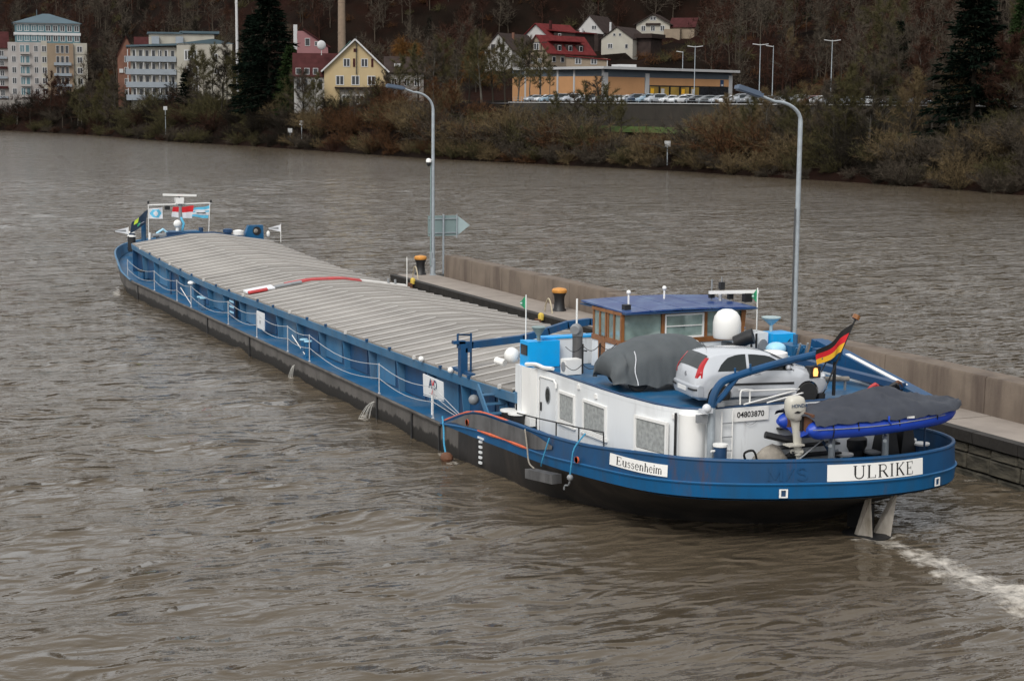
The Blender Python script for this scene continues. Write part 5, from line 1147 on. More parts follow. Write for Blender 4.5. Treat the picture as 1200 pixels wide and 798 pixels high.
# car under a grey cover
cc = thing("covered_car", "car under a grey fitted cover parked beside the wheelhouse", "car", (0, 0, 0))
cp_ = [(0, .55), (.05, .86), (.25, 1.02), (.6, 1.22), (1.0, 1.37), (1.5, 1.44), (2.1, 1.45), (2.6, 1.36), (3.1, 1.05), (3.5, .90), (3.85, .70), (3.95, .5)]
g = G(); rr_ = random.Random(6); rings = []; NX = 64
for i in range(NX + 1):
    x = 3.95 * i / NX; zt = interp(x, cp_); w = .86 * interp(x, [(0, .80), (.2, .93), (.6, 1), (3.2, 1), (3.8, .9), (3.95, .78)])
    hem = .20 + .05 * math.sin(x * 3.1 + .8) + .025 * math.sin(x * 9)
    ring_ = []
    for j in range(29):
        t = -1 + 2 * j / 28; a = abs(t); sg = 1 if t > 0 else -1
        if a > .55:                             # sides hang down from the shoulder
            q = (a - .55) / .45; sh = zt - .22 - .14 * (zt > 1.1)
            y = lerp(w * .80 if zt > 1.1 else w * .93, w * 1.03, q ** .6); z = lerp(sh, hem, q)
        else:
            q = a / .55; y = q * (w * .80 if zt > 1.1 else w * .93); z = zt - (.22 + .14 * (zt > 1.1)) * q ** 2.6
        k = clamp((a - .45) / .5, 0, 1)
        fold = .018 * math.sin(x * 17 + 2.2 * math.sin(x * 3) + j * .12) * k + .014 * math.sin(x * 31 + j * .5 * sg) * k * (1 if x > 2 else .5) + .02 * math.sin(x * 6 + t * 5)
        ring_.append((x + (.05 * math.sin(j * 1.3) * k if 0 < i < NX else 0), sg * (abs(y) + fold * .9), z + .012 * math.sin(x * 11 + t * 9)))
    rings.append(ring_)
rings.insert(0, [(p[0] + .12, p[1] * .94, min(p[2], .35)) for p in rings[0]]); rings.append([(p[0] - .12, p[1] * .94, min(p[2], .3)) for p in rings[-1]])
g.loft(rings, 0, False, False); g.build("cover", M_TARP, cc, smooth=70, recalc=False)
g = G(); g.tube([(.62 + .03 * math.sin(k), -.70 - .24 * k / 8, 1.12 - .9 * k / 8) for k in range(9)], .014, 5); g.build("cover_strap", M_WCLOTH, cc)
cs2 = CarShape(3.7, 1.36, [(0, .3), (.1, .45), (.5, .62), (2.8, .62), (3.6, .45), (3.7, .3)], [(0, 1.2), (3.7, 1.2)], zb=.16); link("body", cs2.body(M_WHITE, (.75, 3.1)), cc)
add_wheels(cc, (.75, 3.1), .80)
place(cc, (21.33, 40.95, HZ + .045), math.radians(-4))

# ------------------------------------------------------------------ dinghy with outboard over the stern
dg_ = thing("inflatable_dinghy", "blue inflatable dinghy under a dark tarpaulin lying over the barge stern", "dinghy", (26.2, 35.3, 2.8))
DYC = 35.30
def tubeline(s): return [(23.75, DYC + s * .66, 3.05), (24.6, DYC + s * .68, 3.03), (25.8, DYC + s * .68, 3.03), (27.0, DYC + s * .64, 3.08), (27.9, DYC + s * .48, 3.12), (28.35, DYC + s * .22, 3.17)]
lp = tubeline(-1); rp = tubeline(1)
path = crom(lp + [(28.45, DYC, 3.19)] + rp[::-1], 5)
g = G(); kk = len(path); g.tube(path, [.07 if i in (0, kk - 1) else (.17 if i in (1, kk - 2) else .235) for i in range(kk)], 14); g.build("tube", M_TUBEB, dg_)
g = G(); g.loft([[(x, DYC - .5 * w, 2.92), (x, DYC, 2.72 + .05 * (x > 27)), (x, DYC + .5 * w, 2.92), (x, DYC, 3.0)] for x, w in ((23.9, 1), (25.5, 1), (27, .9), (28.0, .4))]); g.build("keel", M_TUBEB, dg_)
g = G(); g.box((23.92, DYC - .6, 2.9), (23.99, DYC + .6, 3.42)); g.build("transom", M_RUST, dg_)
g = G(); rings = []
top = [(23.85, 3.42), (24.3, 3.52), (25.0, 3.66), (25.7, 3.80), (26.2, 3.90), (26.7, 3.83), (27.4, 3.66), (28.0, 3.52), (28.5, 3.48), (28.86, 3.36)]
for i in range(41):
    x = lerp(23.82, 28.86, i / 40); zt = interp(x, top); w = interp(x, [(23.8, .93), (26.5, .94), (27.4, .90), (28.0, .80), (28.4, .62), (28.72, .36), (28.9, .12)])
    zl = interp(x, [(23.8, 3.19), (27, 3.21), (28, 3.25), (28.86, 3.30)])
    rg = []
    for j in range(17):
        t = -1 + 2 * j / 16; a = abs(t)
        z = lerp(zt, zl + .14, a ** 1.05) if a < .82 else lerp(lerp(zt, zl + .14, .82 ** 1.05), zl, (a - .82) / .18)
        y = t * w if a < .82 else math.copysign(w * lerp(.82, 1.0, ((a - .82) / .18) ** .5), t)
        fo = .022 * math.sin(x * 9 + 5 * t) + .012 * math.sin(x * 23 + 9 * t) + .045 * math.sin((x - 26.2) * 5 / (abs(x - 26.2) + .5) + t * 13) * (1 - a)
        rg.append((x, DYC + y, z + fo))
    rings.append(rg)
g.loft(rings, 0, False, False); g.build("tarpaulin", M_BTARP, dg_, smooth=70, recalc=False)
g = G(); g.tube([(p.x, p.y - .245 if p.y < DYC else p.y + .245, p.z + .05) for p in crom(lp[:5], 4)], .013, 5); g.build("rub_strake", M_GREY, dg_)
for x in (24.35, 25.1, 26.35, 27.6):
    g = G(); w = interp(x, [(24, .68), (27, .64), (27.9, .5)]) + .245; z0 = interp(x, [(24, 3.03), (27, 3.08), (28, 3.2)])
    g.tube([(x, DYC - w + .03, z0 + .17), (x, DYC - w - .02, z0), (x + .03, DYC - w + .06, z0 - .16), (x + .1, DYC - .3, z0 - .25)], .016, 5); g.build("lashing", M_KCLOTH, dg_)
g = G(); g.box((26.55, DYC - .93, 3.20), (26.78, DYC - .92, 3.25)); g.build("cloth_tag", M_WHITE2, dg_)
g = G(); g.tube(crom([(26.0, DYC - .93, 3.3), (25.98, DYC - .95, 3.2), (26.05, DYC - .95, 3.1)], 3), .025, 5); g.build("lashing_knot", M_TUBEB, dg_)
ob = thing("outboard_motor", "cream white outboard motor tilted on the dinghy transom", "outboard motor", (23.75, 35.25, 2.2))
M_CREAM = mat("outboard cream paint", (.50, .48, .42), .4, var=.05, scale=3)
g = G()
g.loft([[(23.78 + a * math.copysign(abs(math.cos(t)) ** .7, math.cos(t)) + sh, 35.22 + b * math.copysign(abs(math.sin(t)) ** .7, math.sin(t)), z) for t in [2 * math.pi * k / 16 for k in range(16)]] for a, b, z, sh in ((.17, .13, 3.22, .02), (.24, .17, 3.30, 0), (.27, .19, 3.50, -.02), (.26, .19, 3.68, -.03), (.22, .16, 3.78, -.03), (.12, .09, 3.83, -.03))]); ob1 = g.build("cowl", M_CREAM, ob, smooth=50)
def cowl_side(u, v): return (23.76 + u, 35.22 - .195, 3.60 + v)
sans("HONDA", .125, cowl_side, "cowl_letters", M_NAVY, ob1, .003)
g = G(); g.poly([cowl_side(u, v) for u, v in ((-.16, -.17), (-.05, -.12), (.04, -.15), (.14, -.10), (.0, -.19))]); g.build("cowl_stripe", M_DARK, ob1, recalc=False)
g = G(); g.loft([[(23.80 + sh + a * math.cos(t), 35.25 + b * math.sin(t), z) for t in [2 * math.pi * k / 12 for k in range(12)]] for a, b, z, sh in ((.10, .06, 2.30, .12), (.11, .07, 2.5, .10), (.12, .09, 2.62, .09), (.12, .1, 2.9, .06), (.16, .12, 3.24, .02))]); g.build("leg", M_CREAM, ob, smooth=50)
g = G(); g.box((23.55, 35.1, 2.56), (24.0, 35.4, 2.60)); g.build("cavitation_plate", M_CREAM, ob)
g = G(); g.tube([(23.7, 35.25, 2.42), (24.02, 35.25, 2.38)], [.05, .08], 10); g.prism([(23.85, 35.24, 2.36), (24.05, 35.24, 2.36), (23.98, 35.24, 2.12), (23.88, 35.24, 2.16)], (0, .03, 0)); g.build("gearcase", M_CREAM, ob)
for k in range(3):
    g = G(); a = 2 * math.pi * k / 3 + .4; g.prism([(23.69, 35.25 + .03 * math.sin(a), 2.42 + .03 * math.cos(a)), (23.66, 35.25 + .15 * math.sin(a - .35), 2.42 + .15 * math.cos(a - .35)), (23.69, 35.25 + .16 * math.sin(a + .3), 2.42 + .16 * math.cos(a + .3))], (.02, 0, 0)); g.build("propeller_blade", M_DARK, ob)
g = G(); g.box((23.86, 35.05, 2.95), (24.06, 35.45, 3.35)); g.build("bracket", M_DARK, ob)

# ------------------------------------------------------------------ flags
def cloth(name, corners, cols, mats, parent, wav=.06, nu=14, nv=9, axis_=(0, 1, 0), ph=0.0, label=None):
    """corners: hoist top, hoist bottom, fly top, fly bottom; cols(u, v) -> material index"""
    ht, hb, ft, fb = [Vector(c) for c in corners]; ax = Vector(axis_); P = []
    for i in range(nu + 1):
        u = i / nu; row = []
        for j in range(nv + 1):
            v = j / nv; p = lerp(lerp(ht, hb, v), lerp(ft, fb, v), u)
            p = p + ax * (wav * math.sin(u * 7 + v * 2.2 + ph) * min(1, u * 3)) + Vector((0, 0, wav * .45 * math.sin(u * 6 + ph + 1) * min(1, u * 2)))
            row.append(p)
        P.append(row)
    g = G()
    for i in range(nu):
        for j in range(nv): g.poly([P[i][j], P[i + 1][j], P[i + 1][j + 1], P[i][j + 1]], cols((i + .5) / nu, (j + .5) / nv))
    return g.build(name, mats, parent, smooth=60, recalc=False), P
t = thing("national_flag", "black red and gold flag on a leaning staff at the barge stern", "flag", (25.78, 37.0, 3.3))
g = G(); g.tube([(25.74, 37.0, 3.3), (26.78, 37.0, 5.42)], .025, 6); g.lathe((25.74, 37.0, 3.3), [(.13, 0), (.13, .18)], 8); st = g.build("staff", M_DARK, t)
g = G(); g.tube([(26.76, 37.0, 5.40), (26.82, 37.0, 5.50)], [.10, .10], 10); g.build("finial", M_WOOD, t)
cloth("cloth", [(26.70, 36.98, 5.30), (26.33, 36.98, 4.55), (25.56, 36.95, 4.62), (25.58, 36.95, 4.22)], lambda u, v: 0 if v < .335 else (1 if v < .67 else 2), [M_KCLOTH, M_BRED, M_YEL], t, .07, 14, 9)
def bowflag(name, label, corners, cols, mats, pole, wav=.05, ph=0):
    t = thing(name, label, "flag", pole[0] if pole else corners[1]); 
    if pole: g = G(); g.tube(pole, .022, 5); g.build("pole", M_WHITE2, t)
    return t, cloth("cloth", corners, cols, mats, t, wav, 12, 8, (0, 1, 0), ph)[0]
FY = 103.15
t, c = bowflag("bow_flag", "dark navy flag with a lime patch drooping at the bow beside the white flag", [(22.62, FY, 4.42), (22.45, FY, 3.55), (21.62, FY, 3.62), (21.50, FY, 2.95)], lambda u, v: 1 if (.55 < u < .8 and v < .42) else (2 if (.42 < u < .62 and .55 < v < .72) else 0), [M_NCLOTH, M_LIME, M_GCLOTH], [(22.62, FY, 2.2), (22.64, FY, 4.70)], .06)
sans("AVIA"[:0] + "RIVER"[:0] + "SEA"[:0] + "\u2013\u2013", .3, lambda u, v: (22.2 + u, FY - .08, 3.62 + v + u * .5), "flag_print", M_WCLOTH, c)
ring_ = lambda u, v: 1 if .16 < math.hypot((u - .5) * .85, (v - .5) * .75) < .33 else 0
bowflag("bow_flag", "white flag with a pale blue ring emblem flying at the bow", [(22.66, FY, 4.45), (22.66, FY, 3.86), (23.50, FY, 4.52), (23.50, FY, 3.82)], ring_, [M_WCLOTH, M_BCLOTH], None, .03)
def rake(u, v):
    return 0 if v < .46 - .0 or (.46 <= v < .56 and int(u * 6) % 2 == 0 and .35 < u < .75) else 1
bowflag("bow_flag", "red and white toothed flag flying from the bow mast", [(25.42, FY, 4.60), (25.30, FY, 3.82), (24.15, FY, 4.50), (24.02, FY, 3.92)], rake, [M_BRED, M_WCLOTH], None, .06, 1)
t, c = bowflag("bow_flag", "light blue and white striped flag at the outer end of the bow yard", [(26.42, FY, 4.58), (26.30, FY, 3.80), (25.42, FY, 4.42), (25.28, FY, 3.92)], lambda u, v: 1 if v < .28 or v > .72 or (.42 < v < .56 and (u < .25 or u > .8)) else 0, [M_WCLOTH, M_BCLOTH], [(26.42, FY, 4.7), (26.3, FY, 2.6)], .05, 2)
sans("\u2013\u2013\u2013", .34, lambda u, v: (25.85 + u, FY - .09, 4.15 + v), "flag_print", M_KCLOTH, c, .02)
def pennant(x, y, z0, z1, label, m, left=.45, m2=None):
    t = thing("pennant", label, "pennant", (x, y, z0)); g = G(); g.tube([(x, y, z0), (x, y, z1)], .02, 5); g.build("staff", M_WHITE2, t)
    g = G(); P = [[(x - left * u, y + .02 * math.sin(u * 6), z1 - .03 - .42 * ((v - .5) * (1 - u * .85) + .5)) for v in (0, .33, .67, 1)] for u in [k / 6 for k in range(7)]]
    for a, b in zip(P[:-1], P[1:]):
        for j in range(3): g.poly([a[j], b[j], b[j + 1], a[j + 1]], 1 if j == 1 and a[0][0] < x - .1 else 0)
    g.build("cloth", [m, m2 or M_WCLOTH], t, recalc=False)
pennant(29.36, 98, ct(98) + .05, 3.72, "small white pennant on the starboard side of the hatches", M_WCLOTH, .75, M_GREY)
pennant(21.5, 103.6, 1.9, 3.35, "small white pennant at the port bow corner", M_WCLOTH, .8, M_GREY)
pennant(21.30, 45.9, 3.3, 5.32, "green and white pennant on a thin staff beside the port light box", M_GCLOTH, .2)
pennant(28.0, 43.7, 4.2, 5.5, "green and white pennant on a thin staff right of the wheelhouse", M_GCLOTH, .2)
g = G(); g.tube([(28.6, 75, ct(75) + .2), (28.6, 75, 3.75)], .022, 5); g.build("starboard_staff", M_WHITE2, barge)
# spouts of cooling water falling from the side
M_SPRAY = mat("white water spray", (.42, .41, .38), .5, var=.2, scale=8)
def spout(y, z, label, k=1.0):
    r = random.Random(int(y)); t = thing("water_spout", label, "water jet", (20.0, y, z))
    g = G()
    for i in range(9):
        v = r.uniform(.35, 1.0) * k; yy = y + r.uniform(-.05, .05); a = r.uniform(-.25, .1); P = []
        for q in range(5):
            tt = q / 4 * math.sqrt(2 * z / 9.8); P.append((20.05 - v * tt * 1.5, yy + a * tt - .4 * tt, z - 4.9 * tt * tt))
        g.tube(P, [.008, .010, .010, .008, .006], 4)
    g.build("jet", M_SPRAY, t)
spout(55.8, .55, "wider jet of water falling from the barge side near the stern", 1.3); spout(65.2, .5, "small jet of water falling from the barge side amidships", .8)
# ------------------------------------------------------------------ town on the far bank
def at(px, dist): bx, by = bearing(px); return bx * dist, by * dist
def zpx(y, dist, px=600): return CAM_H + (119.9 + (px - 600) * ROLL - y) * dist / FOC
M_CREAM2 = mat("cream render", (.36, .34, .29), .85, var=.08, scale=.4, dirt=(.30, .26, .21), dirt_amt=.4, dscale=.3, streak=True)
M_PINKW = mat("pale pinkish render", (.34, .32, .305), .85, var=.1, scale=.4, dirt=(.24, .20, .18), dirt_amt=.5, dscale=.3, streak=True)
M_OCHRE = mat("orange ochre render", (.23, .175, .12), .85, var=.12, scale=.4, dirt=(.22, .13, .08), dirt_amt=.4, dscale=.3, streak=True)
M_MARKET = mat("orange market wall", (.45, .235, .105), .8, var=.07, scale=.5)
M_YELLOW = mat("yellow render", (.43, .335, .19), .85, var=.06, scale=.5, dirt=(.45, .30, .14), dirt_amt=.3, dscale=.5, streak=True)
M_PINK = mat("pink render", (.27, .125, .13), .85, var=.06, scale=.5)
M_WREND = mat("white render", (.42, .41, .40), .85, var=.08, scale=.4, dirt=(.36, .34, .31), dirt_amt=.4, dscale=.3, streak=True)
M_STONEW = mat("grey stone wall", (.17, .155, .14), .9, var=.3, scale=.8)
M_BRICKB = mat("brown brick", (.16, .075, .05), .9, var=.2, scale=.8)
M_TIMB = mat("half timber plaster", (.23, .18, .13), .9, var=.15, scale=.6)
M_RBLUE = mat("blue grey sheet roof", (.055, .09, .11), .6, var=.12, scale=.3)
M_RDARK = mat("dark brown tiles", (.040, .029, .026), .9, var=.3, scale=.8, spec=.1)
M_RRED = mat("red tiles", (.115, .020, .020), .85, var=.25, scale=.8, spec=.1)
M_RMAR = mat("maroon tiles", (.055, .018, .018), .9, var=.25, scale=.8, spec=.1)
M_RGRN = mat("green glass roof", (.05, .12, .11), .4, var=.2, scale=.6)
M_TRIMW = mat("white window trim", (.48, .48, .48), .6, var=.05, scale=1)
M_BALC = mat("balcony railing grey", (.24, .27, .30), .6, var=.1, scale=.7)
M_TEAL = mat("teal glazing", (.06, .13, .15), .15, var=.2, scale=.4, spec=.7)
M_WPANE = mat("window glass", (.022, .024, .028), .1, var=.4, scale=.3, spec=.6)
M_LITW = mat("shop interior", (.30, .19, .035), .7, var=.5, scale=.35)  # yellow pane colour paints in the lit interior, no light behind it
M_SLATE = mat("slate band", (.075, .095, .115), .7, var=.08, scale=.4)
M_SLAB = mat("roof edge grey", (.42, .42, .42), .7, var=.06, scale=.4)
M_RETW = mat("dark retaining wall", (.032, .026, .021), .95, var=.35, scale=.4, dirt=(.02, .02, .014), dirt_amt=.5, dscale=.3)
M_CHIM = mat("brick chimney", (.23, .17, .12), .9, var=.15, scale=1.2)

class B:
    """a building: local x to the right and y away along its front, origin at the front left foot"""
    def __init__(s, name, label, px, dist, rot=0.0, cat="house", group=None, zb=None):
        x, y = at(px, dist); s.z0 = float(ground(np.array(x), np.array(y))) if zb is None else zb
        a = -(YAW + math.atan((px - 600) / FOC)) + rot; s.c, s.s = math.cos(a), math.sin(a); s.o = (x, y)
        s.t = thing(name, label, cat, (x, y, s.z0), group)
    def p(s, x, y, z): return (s.o[0] + x * s.c - y * s.s, s.o[1] + x * s.s + y * s.c, z)
    def box(s, g, x0, x1, y0, y1, z0, z1, m=0): g.hexa([s.p(x0, y0, z0), s.p(x1, y0, z0), s.p(x1, y1, z0), s.p(x0, y1, z0), s.p(x0, y0, z1), s.p(x1, y0, z1), s.p(x1, y1, z1), s.p(x0, y1, z1)], m)
    def part(s, name, m, x0, x1, y0, y1, z0, z1, parent=None):
        g = G(); s.box(g, x0, x1, y0, y1, z0, z1); return g.build(name, m, parent or s.t, smooth=0)
    def win(s, x, z, w, h, y=0.0, bars=1, frame=None, pane=None, name="window"):
        fr = frame or M_TRIMW; g = G(); t = max(.08, w * .09)
        for q in ((x - w / 2, x + w / 2, z, z + t), (x - w / 2, x + w / 2, z + h - t, z + h), (x - w / 2, x - w / 2 + t, z + t, z + h - t), (x + w / 2 - t, x + w / 2, z + t, z + h - t)): s.box(g, q[0], q[1], y - .10, y + .05, q[2], q[3])
        for k in range(bars): xx = x - w / 2 + w * (k + 1) / (bars + 1); s.box(g, xx - t / 2, xx + t / 2, y - .08, y + .05, z + t, z + h - t)
        o = g.build(name, fr, s.t, smooth=0)
        g = G(); s.box(g, x - w / 2 + t * .5, x + w / 2 - t * .5, y - .04, y + .04, z + t * .5, z + h - t * .5); g.build("pane", pane or M_WPANE, o, smooth=0)
    def sidewin(s, xw, y, z, w, h, sgn=1, name="window"):
        g = G(); s.box(g, xw - .08, xw + .08, y - w / 2, y + w / 2, z, z + h); o = g.build(name, M_TRIMW, s.t, smooth=0)
        g = G(); s.box(g, xw - .10, xw + .10, y - w / 2 + .12, y + w / 2 - .12, z + .12, z + h - .12); g.build("pane", M_WPANE, o, smooth=0)
    def gable(s, x0, x1, y0, y1, ze, zr, wall, roof, along='y', ov=.5, zb=None, trim=None, name="wall"):
        zb = s.z0 - 1.5 if zb is None else zb; g = G(); xm, ym = (x0 + x1) / 2, (y0 + y1) / 2
        if along == 'y': g.prism([s.p(x0, y0, zb), s.p(x1, y0, zb), s.p(x1, y0, ze), s.p(xm, y0, zr), s.p(x0, y0, ze)], Vector(s.p(0, y1 - y0, 0)) - Vector(s.p(0, 0, 0)))
        else: g.prism([s.p(x0, y0, zb), s.p(x0, y1, zb), s.p(x0, y1, ze), s.p(x0, ym, zr), s.p(x0, y0, ze)], Vector(s.p(x1 - x0, 0, 0)) - Vector(s.p(0, 0, 0)))
        w = g.build(name, wall, s.t, smooth=0); sl = (zr - ze) / ((x1 - x0) / 2 if along == 'y' else (y1 - y0) / 2); T = .22
        for sg in (-1, 1):
            g = G()
            if along == 'y':
                xe = x0 - ov if sg < 0 else x1 + ov; zl = ze - ov * sl; q = [(xm, zr + .04), (xe, zl + .04), (xe, zl + .04 + T), (xm, zr + .04 + T)]
                g.prism([s.p(a, y0 - ov, b) for a, b in q], Vector(s.p(0, y1 - y0 + 2 * ov, 0)) - Vector(s.p(0, 0, 0)))
            else:
                ye = y0 - ov if sg < 0 else y1 + ov; zl = ze - ov * sl; q = [(ym, zr + .04), (ye, zl + .04), (ye, zl + .04 + T), (ym, zr + .04 + T)]
                g.prism([s.p(x0 - ov, a, b) for a, b in q], Vector(s.p(x1 - x0 + 2 * ov, 0, 0)) - Vector(s.p(0, 0, 0)))
            r = g.build("roof", roof, s.t, smooth=0)
            if trim and along == 'y':
                g = G(); a = Vector(s.p(xm, y0 - ov - .06, zr + .1)); b = Vector(s.p(xe, y0 - ov - .06, zl + .1)); g.beam(a, b, .12, .34); g.build("barge_board", trim, s.t, smooth=0)
        return w
    def chimney(s, x, y, z0, z1, m=None, w=.6):
        s.part("chimney", m or M_BRICKB, x - w / 2, x + w / 2, y - w / 2, y + w / 2, z0, z1)

# pale apartment tower, far left
b = B("apartment_tower", "pale apartment tower with blue hipped roof at the far left", 17, 636, 0, "apartment building", zb=9.5)
k = .3
for (x0, x1, m, zt_) in ((0, 11.4, M_PINKW, 30.6), (11.4, 13.4, M_CREAM2, 31.2), (13.4, 22.4, M_OCHRE, 30.4), (22.4, 27.2, M_CREAM2, 30.6)): b.part("wall", m, x0, x1, 0 if m != M_OCHRE else -1.0, 16, 6, zt_)
b.part("penthouse", M_TEAL, 2.6, 24.9, 1.2, 15, 30.4, 37.2); b.part("floor_band", M_TRIMW, 2.2, 25.2, .8, 15.4, 33.2, 34.1); b.part("floor_band", M_TRIMW, 2.2, 25.2, .8, 15.4, 37.0, 37.4)
g = G(); rb = [b.p(1.6, .2, 37.4), b.p(25.8, .2, 37.4), b.p(25.8, 16, 37.4), b.p(1.6, 16, 37.4)]; rt = [b.p(12.4, 8, 41), b.p(14.6, 8, 41), b.p(14.6, 8.6, 41), b.p(12.4, 8.6, 41)]
g.hexa(rb + rt); g.build("roof", M_RBLUE, b.t, smooth=0); b.part("finial", M_RBLUE, 10.2, 10.5, 8, 8.3, 40, 42.4)
for z in (30.9, 34.4):
    for i in range(9): b.win(4.2 + i * 2.45, z + .2, 1.7, 2.1, 1.2, 1, pane=M_TEAL if i < 4 else M_WPANE)
for f in range(5):
    z = 12.3 + f * 3.75
    b.win(2.0, z, 1.5, 2.2, 0, 1); b.win(4.9, z - .3, 1.6, 2.7, 0, 1, pane=M_TEAL); b.win(6.7, z - .3, 1.4, 2.7, 0, 0, pane=M_TEAL)
    b.win(9.6, z, 1.4, 2.2, 0, 1); b.win(12.4, z, 1.7, 2.2, 0, 1)
    for x in (17.0, 18.6, 20.2): b.win(x, z - .4, 1.2, 2.8, -1.0, 0, pane=M_WPANE)
    b.win(24.6, z, 1.9, 2.2, 0, 1)
    b.part("balcony", M_BALC, 15.6, 21.6, -2.0, -1.0, z - .9, z + .1) if f < 4 else None
    b.part("balcony", M_PINKW, 4.2, 7.6, -1.0, 0, z - .9, z - .1)
    b.part("sill_band", M_CREAM2, 22.5, 27.1, -.15, 0, z - .6, z - .3)
b = B("row_house", "pinkish row house with maroon roof at the left frame edge", -15, 646, 0, "house", zb=9.5)
b.gable(0, 9.6, 0, 12, 29, 34.5, M_PINKW, M_RMAR, 'x')
for f in range(5):
    for x in (3.2, 7.4): b.win(x, 11.8 + f * 3.5, 1.5, 2.1, 0, 1)
    b.part("balcony", M_RMAR if f % 2 else M_BALC, 5.8, 9.2, -1.0, 0, 10.9 + f * 3.5, 11.7 + f * 3.5)
# cream apartment block with balconies
b = B("apartment_block", "cream apartment block with grey balconies and flat blue roof", 158, 520, 0, "apartment building", zb=11)
b.part("wall", M_CREAM2, 0, 13.4, 1.4, 15, 8, 26.2); b.part("wall", M_CREAM2, 13.4, 29.6, 0, 15, 8, 27.4)
b.part("penthouse", M_CREAM2, 5.5, 24.5, 3, 14, 26, 30.2)
g = G(); g.prism([b.p(-1.2, 0, 26.2), b.p(13.6, 0, 26.8), b.p(30.2, 0, 27.5), b.p(24, 0, 28.9), b.p(13.6, 0, 27.4), b.p(-1.2, 0, 26.7)], Vector(b.p(0, 15.5, 0)) - Vector(b.p(0, 0, 0))); g.build("roof", M_RBLUE, b.t, smooth=0)
b.part("roof", M_RBLUE, 5.0, 15.2, 2.4, 14.5, 30.2, 30.7); b.part("roof", M_RBLUE, 14.5, 26, 2.4, 14.5, 30.4, 31.1)
for x in (7.2, 14.2): b.part("dormer", M_BALC, x - 1, x + 1.2, 1.6, 3, 27.2, 29.4)
for f in range(4):
    z = 11.6 + f * 3.75
    for i in range(7): b.win(1.1 + i * 1.85, z, 1.1, 2.5, 1.4, 0)
    b.part("balcony", M_BALC, -1.4, 13.2, 0, 1.35, z - .9, z + .7)
    for i in range(6): b.part("balcony_post", M_TRIMW, -.9 + i * 2.3, -.7 + i * 2.3, .1, .3, z + .7, z + 2.6)
b.win(17.4, 22.4, 3.8, 3.2, 0, 3); b.win(17.8, 17.6, 3.6, 3.2, 0, 3); b.win(24.5, 23.0, 1.7, 1.5, 0, 1); b.win(28.2, 23.0, 1.2, 1.5, 0, 0); b.win(25, 18.6, 1.6, 1.6, 0, 1); b.win(17.8, 12.8, 3.6, 2.8, 0, 3)
# brown brick gable house
b = B("brick_house", "brown brick gabled house left of the cream apartment block", 143, 545, 0, "house", zb=10)
b.gable(0, 5.4, 0, 14, 24.5, 30.0, M_BRICKB, M_RMAR, 'y', .5); b.gable(5.4, 10, 4, 12, 25, 30, M_BRICKB, M_RMAR, 'x', .3)
for f in range(4): b.win(2.7, 12 + f * 3.4, 1.3, 1.9, 0, 1)
b.part("satellite_dish", M_TRIMW, .5, 1.7, -.3, 0, 19, 20.2)
def shaft(name, label, px, dist, r0, r1, z1, m, cat):
    x, y = at(px, dist); z0 = float(ground(np.array(x), np.array(y))) - 1; t = thing(name, label, cat, (x, y, z0))
    g = G(); g.lathe((x, y, z0), [(r0, 0), (r1, z1 - z0)], 14); g.build("shaft", m, t)
    for k in range(4):
        g = G(); zz = lerp(z0, z1, .3 + k * .22); r = lerp(r0, r1, .3 + k * .22) + .06; g.lathe((x, y, zz), [(r, 0), (r, .25)], 14); g.build("band", m, t)
shaft("steel_flue", "thin white steel flue beside the big dark conifer", 281, 505, .42, .38, zpx(4, 505, 281), M_TRIMW, "chimney")
shaft("brick_chimney", "tall tan brick chimney behind the yellow house", 401.5, 462, 1.15, .88, 46, M_CHIM, "chimney")
# pink house
b = B("pink_house", "pink house with sloping roof behind the yellow house", 350, 452, 0, "house", zb=12)
g = G(); g.prism([b.p(0, 0, 11), b.p(8, 0, 11), b.p(8, 0, 24.8), b.p(2, 0, 28.8), b.p(0, 0, 28.8)], Vector(b.p(0, 9, 0)) - Vector(b.p(0, 0, 0))); g.build("wall", M_PINK, b.t, smooth=0)
g = G(); g.beam(b.p(1.6, 4.5, 29.3), b.p(8.6, 4.5, 24.7), 10, .3); g.build("roof", M_RMAR, b.t, smooth=0)
b.part("stair_tower", M_TRIMW, -.9, .1, 0, 2.2, 24, 30.4); b.win(2.7, 25.0, 1.3, 2.0, 0, 0); b.win(5.2, 25.0, 1.3, 1.2, 0, 1)
# yellow gabled house
b = B("yellow_house", "yellow gabled house with white barge boards and dark windows", 381, 402, 0, "house", zb=9.5)
b.gable(0, 14.3, 0, 12, 18.2, 25.0, M_YELLOW, M_RDARK, 'y', .7, trim=M_TRIMW)
b.part("plinth_wall", M_STONEW, 3.5, 13.6, -.3, 0, 9, 14.2)
for x in (5.2, 9.3): b.win(x, 18.8, 1.6, 1.9, 0, 1)
for x in (7.0, 11.2): b.part("shutter", M_RMAR, x - .35, x + .15, -.1, 0, 18.8, 20.7)
for x, m in ((3.6, M_WPANE), (7.2, M_WPANE), (10.9, M_RDARK)): b.win(x, 14.6, 1.9, 2.2, 0, 1, pane=m)
b.part("round_window", M_RMAR, 6.8, 7.6, -.1, 0, 22.2, 23.0); b.part("mast", M_DARK, 7.3, 7.5, -.6, -.4, 17, 25.8)
for x in (5, 8.2): b.win(x, 10.2, 2.0, 2.2, -.3, 1)
b.part("balcony", M_RDARK, 2.4, 14.0, -1.2, 0, 13.9, 14.2)
b.gable(-7, 3, 4, 13, 16.8, 21.8, M_WREND, M_RMAR, 'x', .4)
for i in range(4): b.win(-6 + i * 1.7, 13.4, 1.1, 2.6, 4, 0)
for i in range(3): b.win(-6 + i * 2.0, 17.0, 1.2, 1.5, 4, 0)
g = G(); g.beam(b.p(3.4, 3.2, 22.0), b.p(6.2, 3.2, 24.8), 4.4, .15); g.build("glass_roof", M_RGRN, b.t, smooth=0)
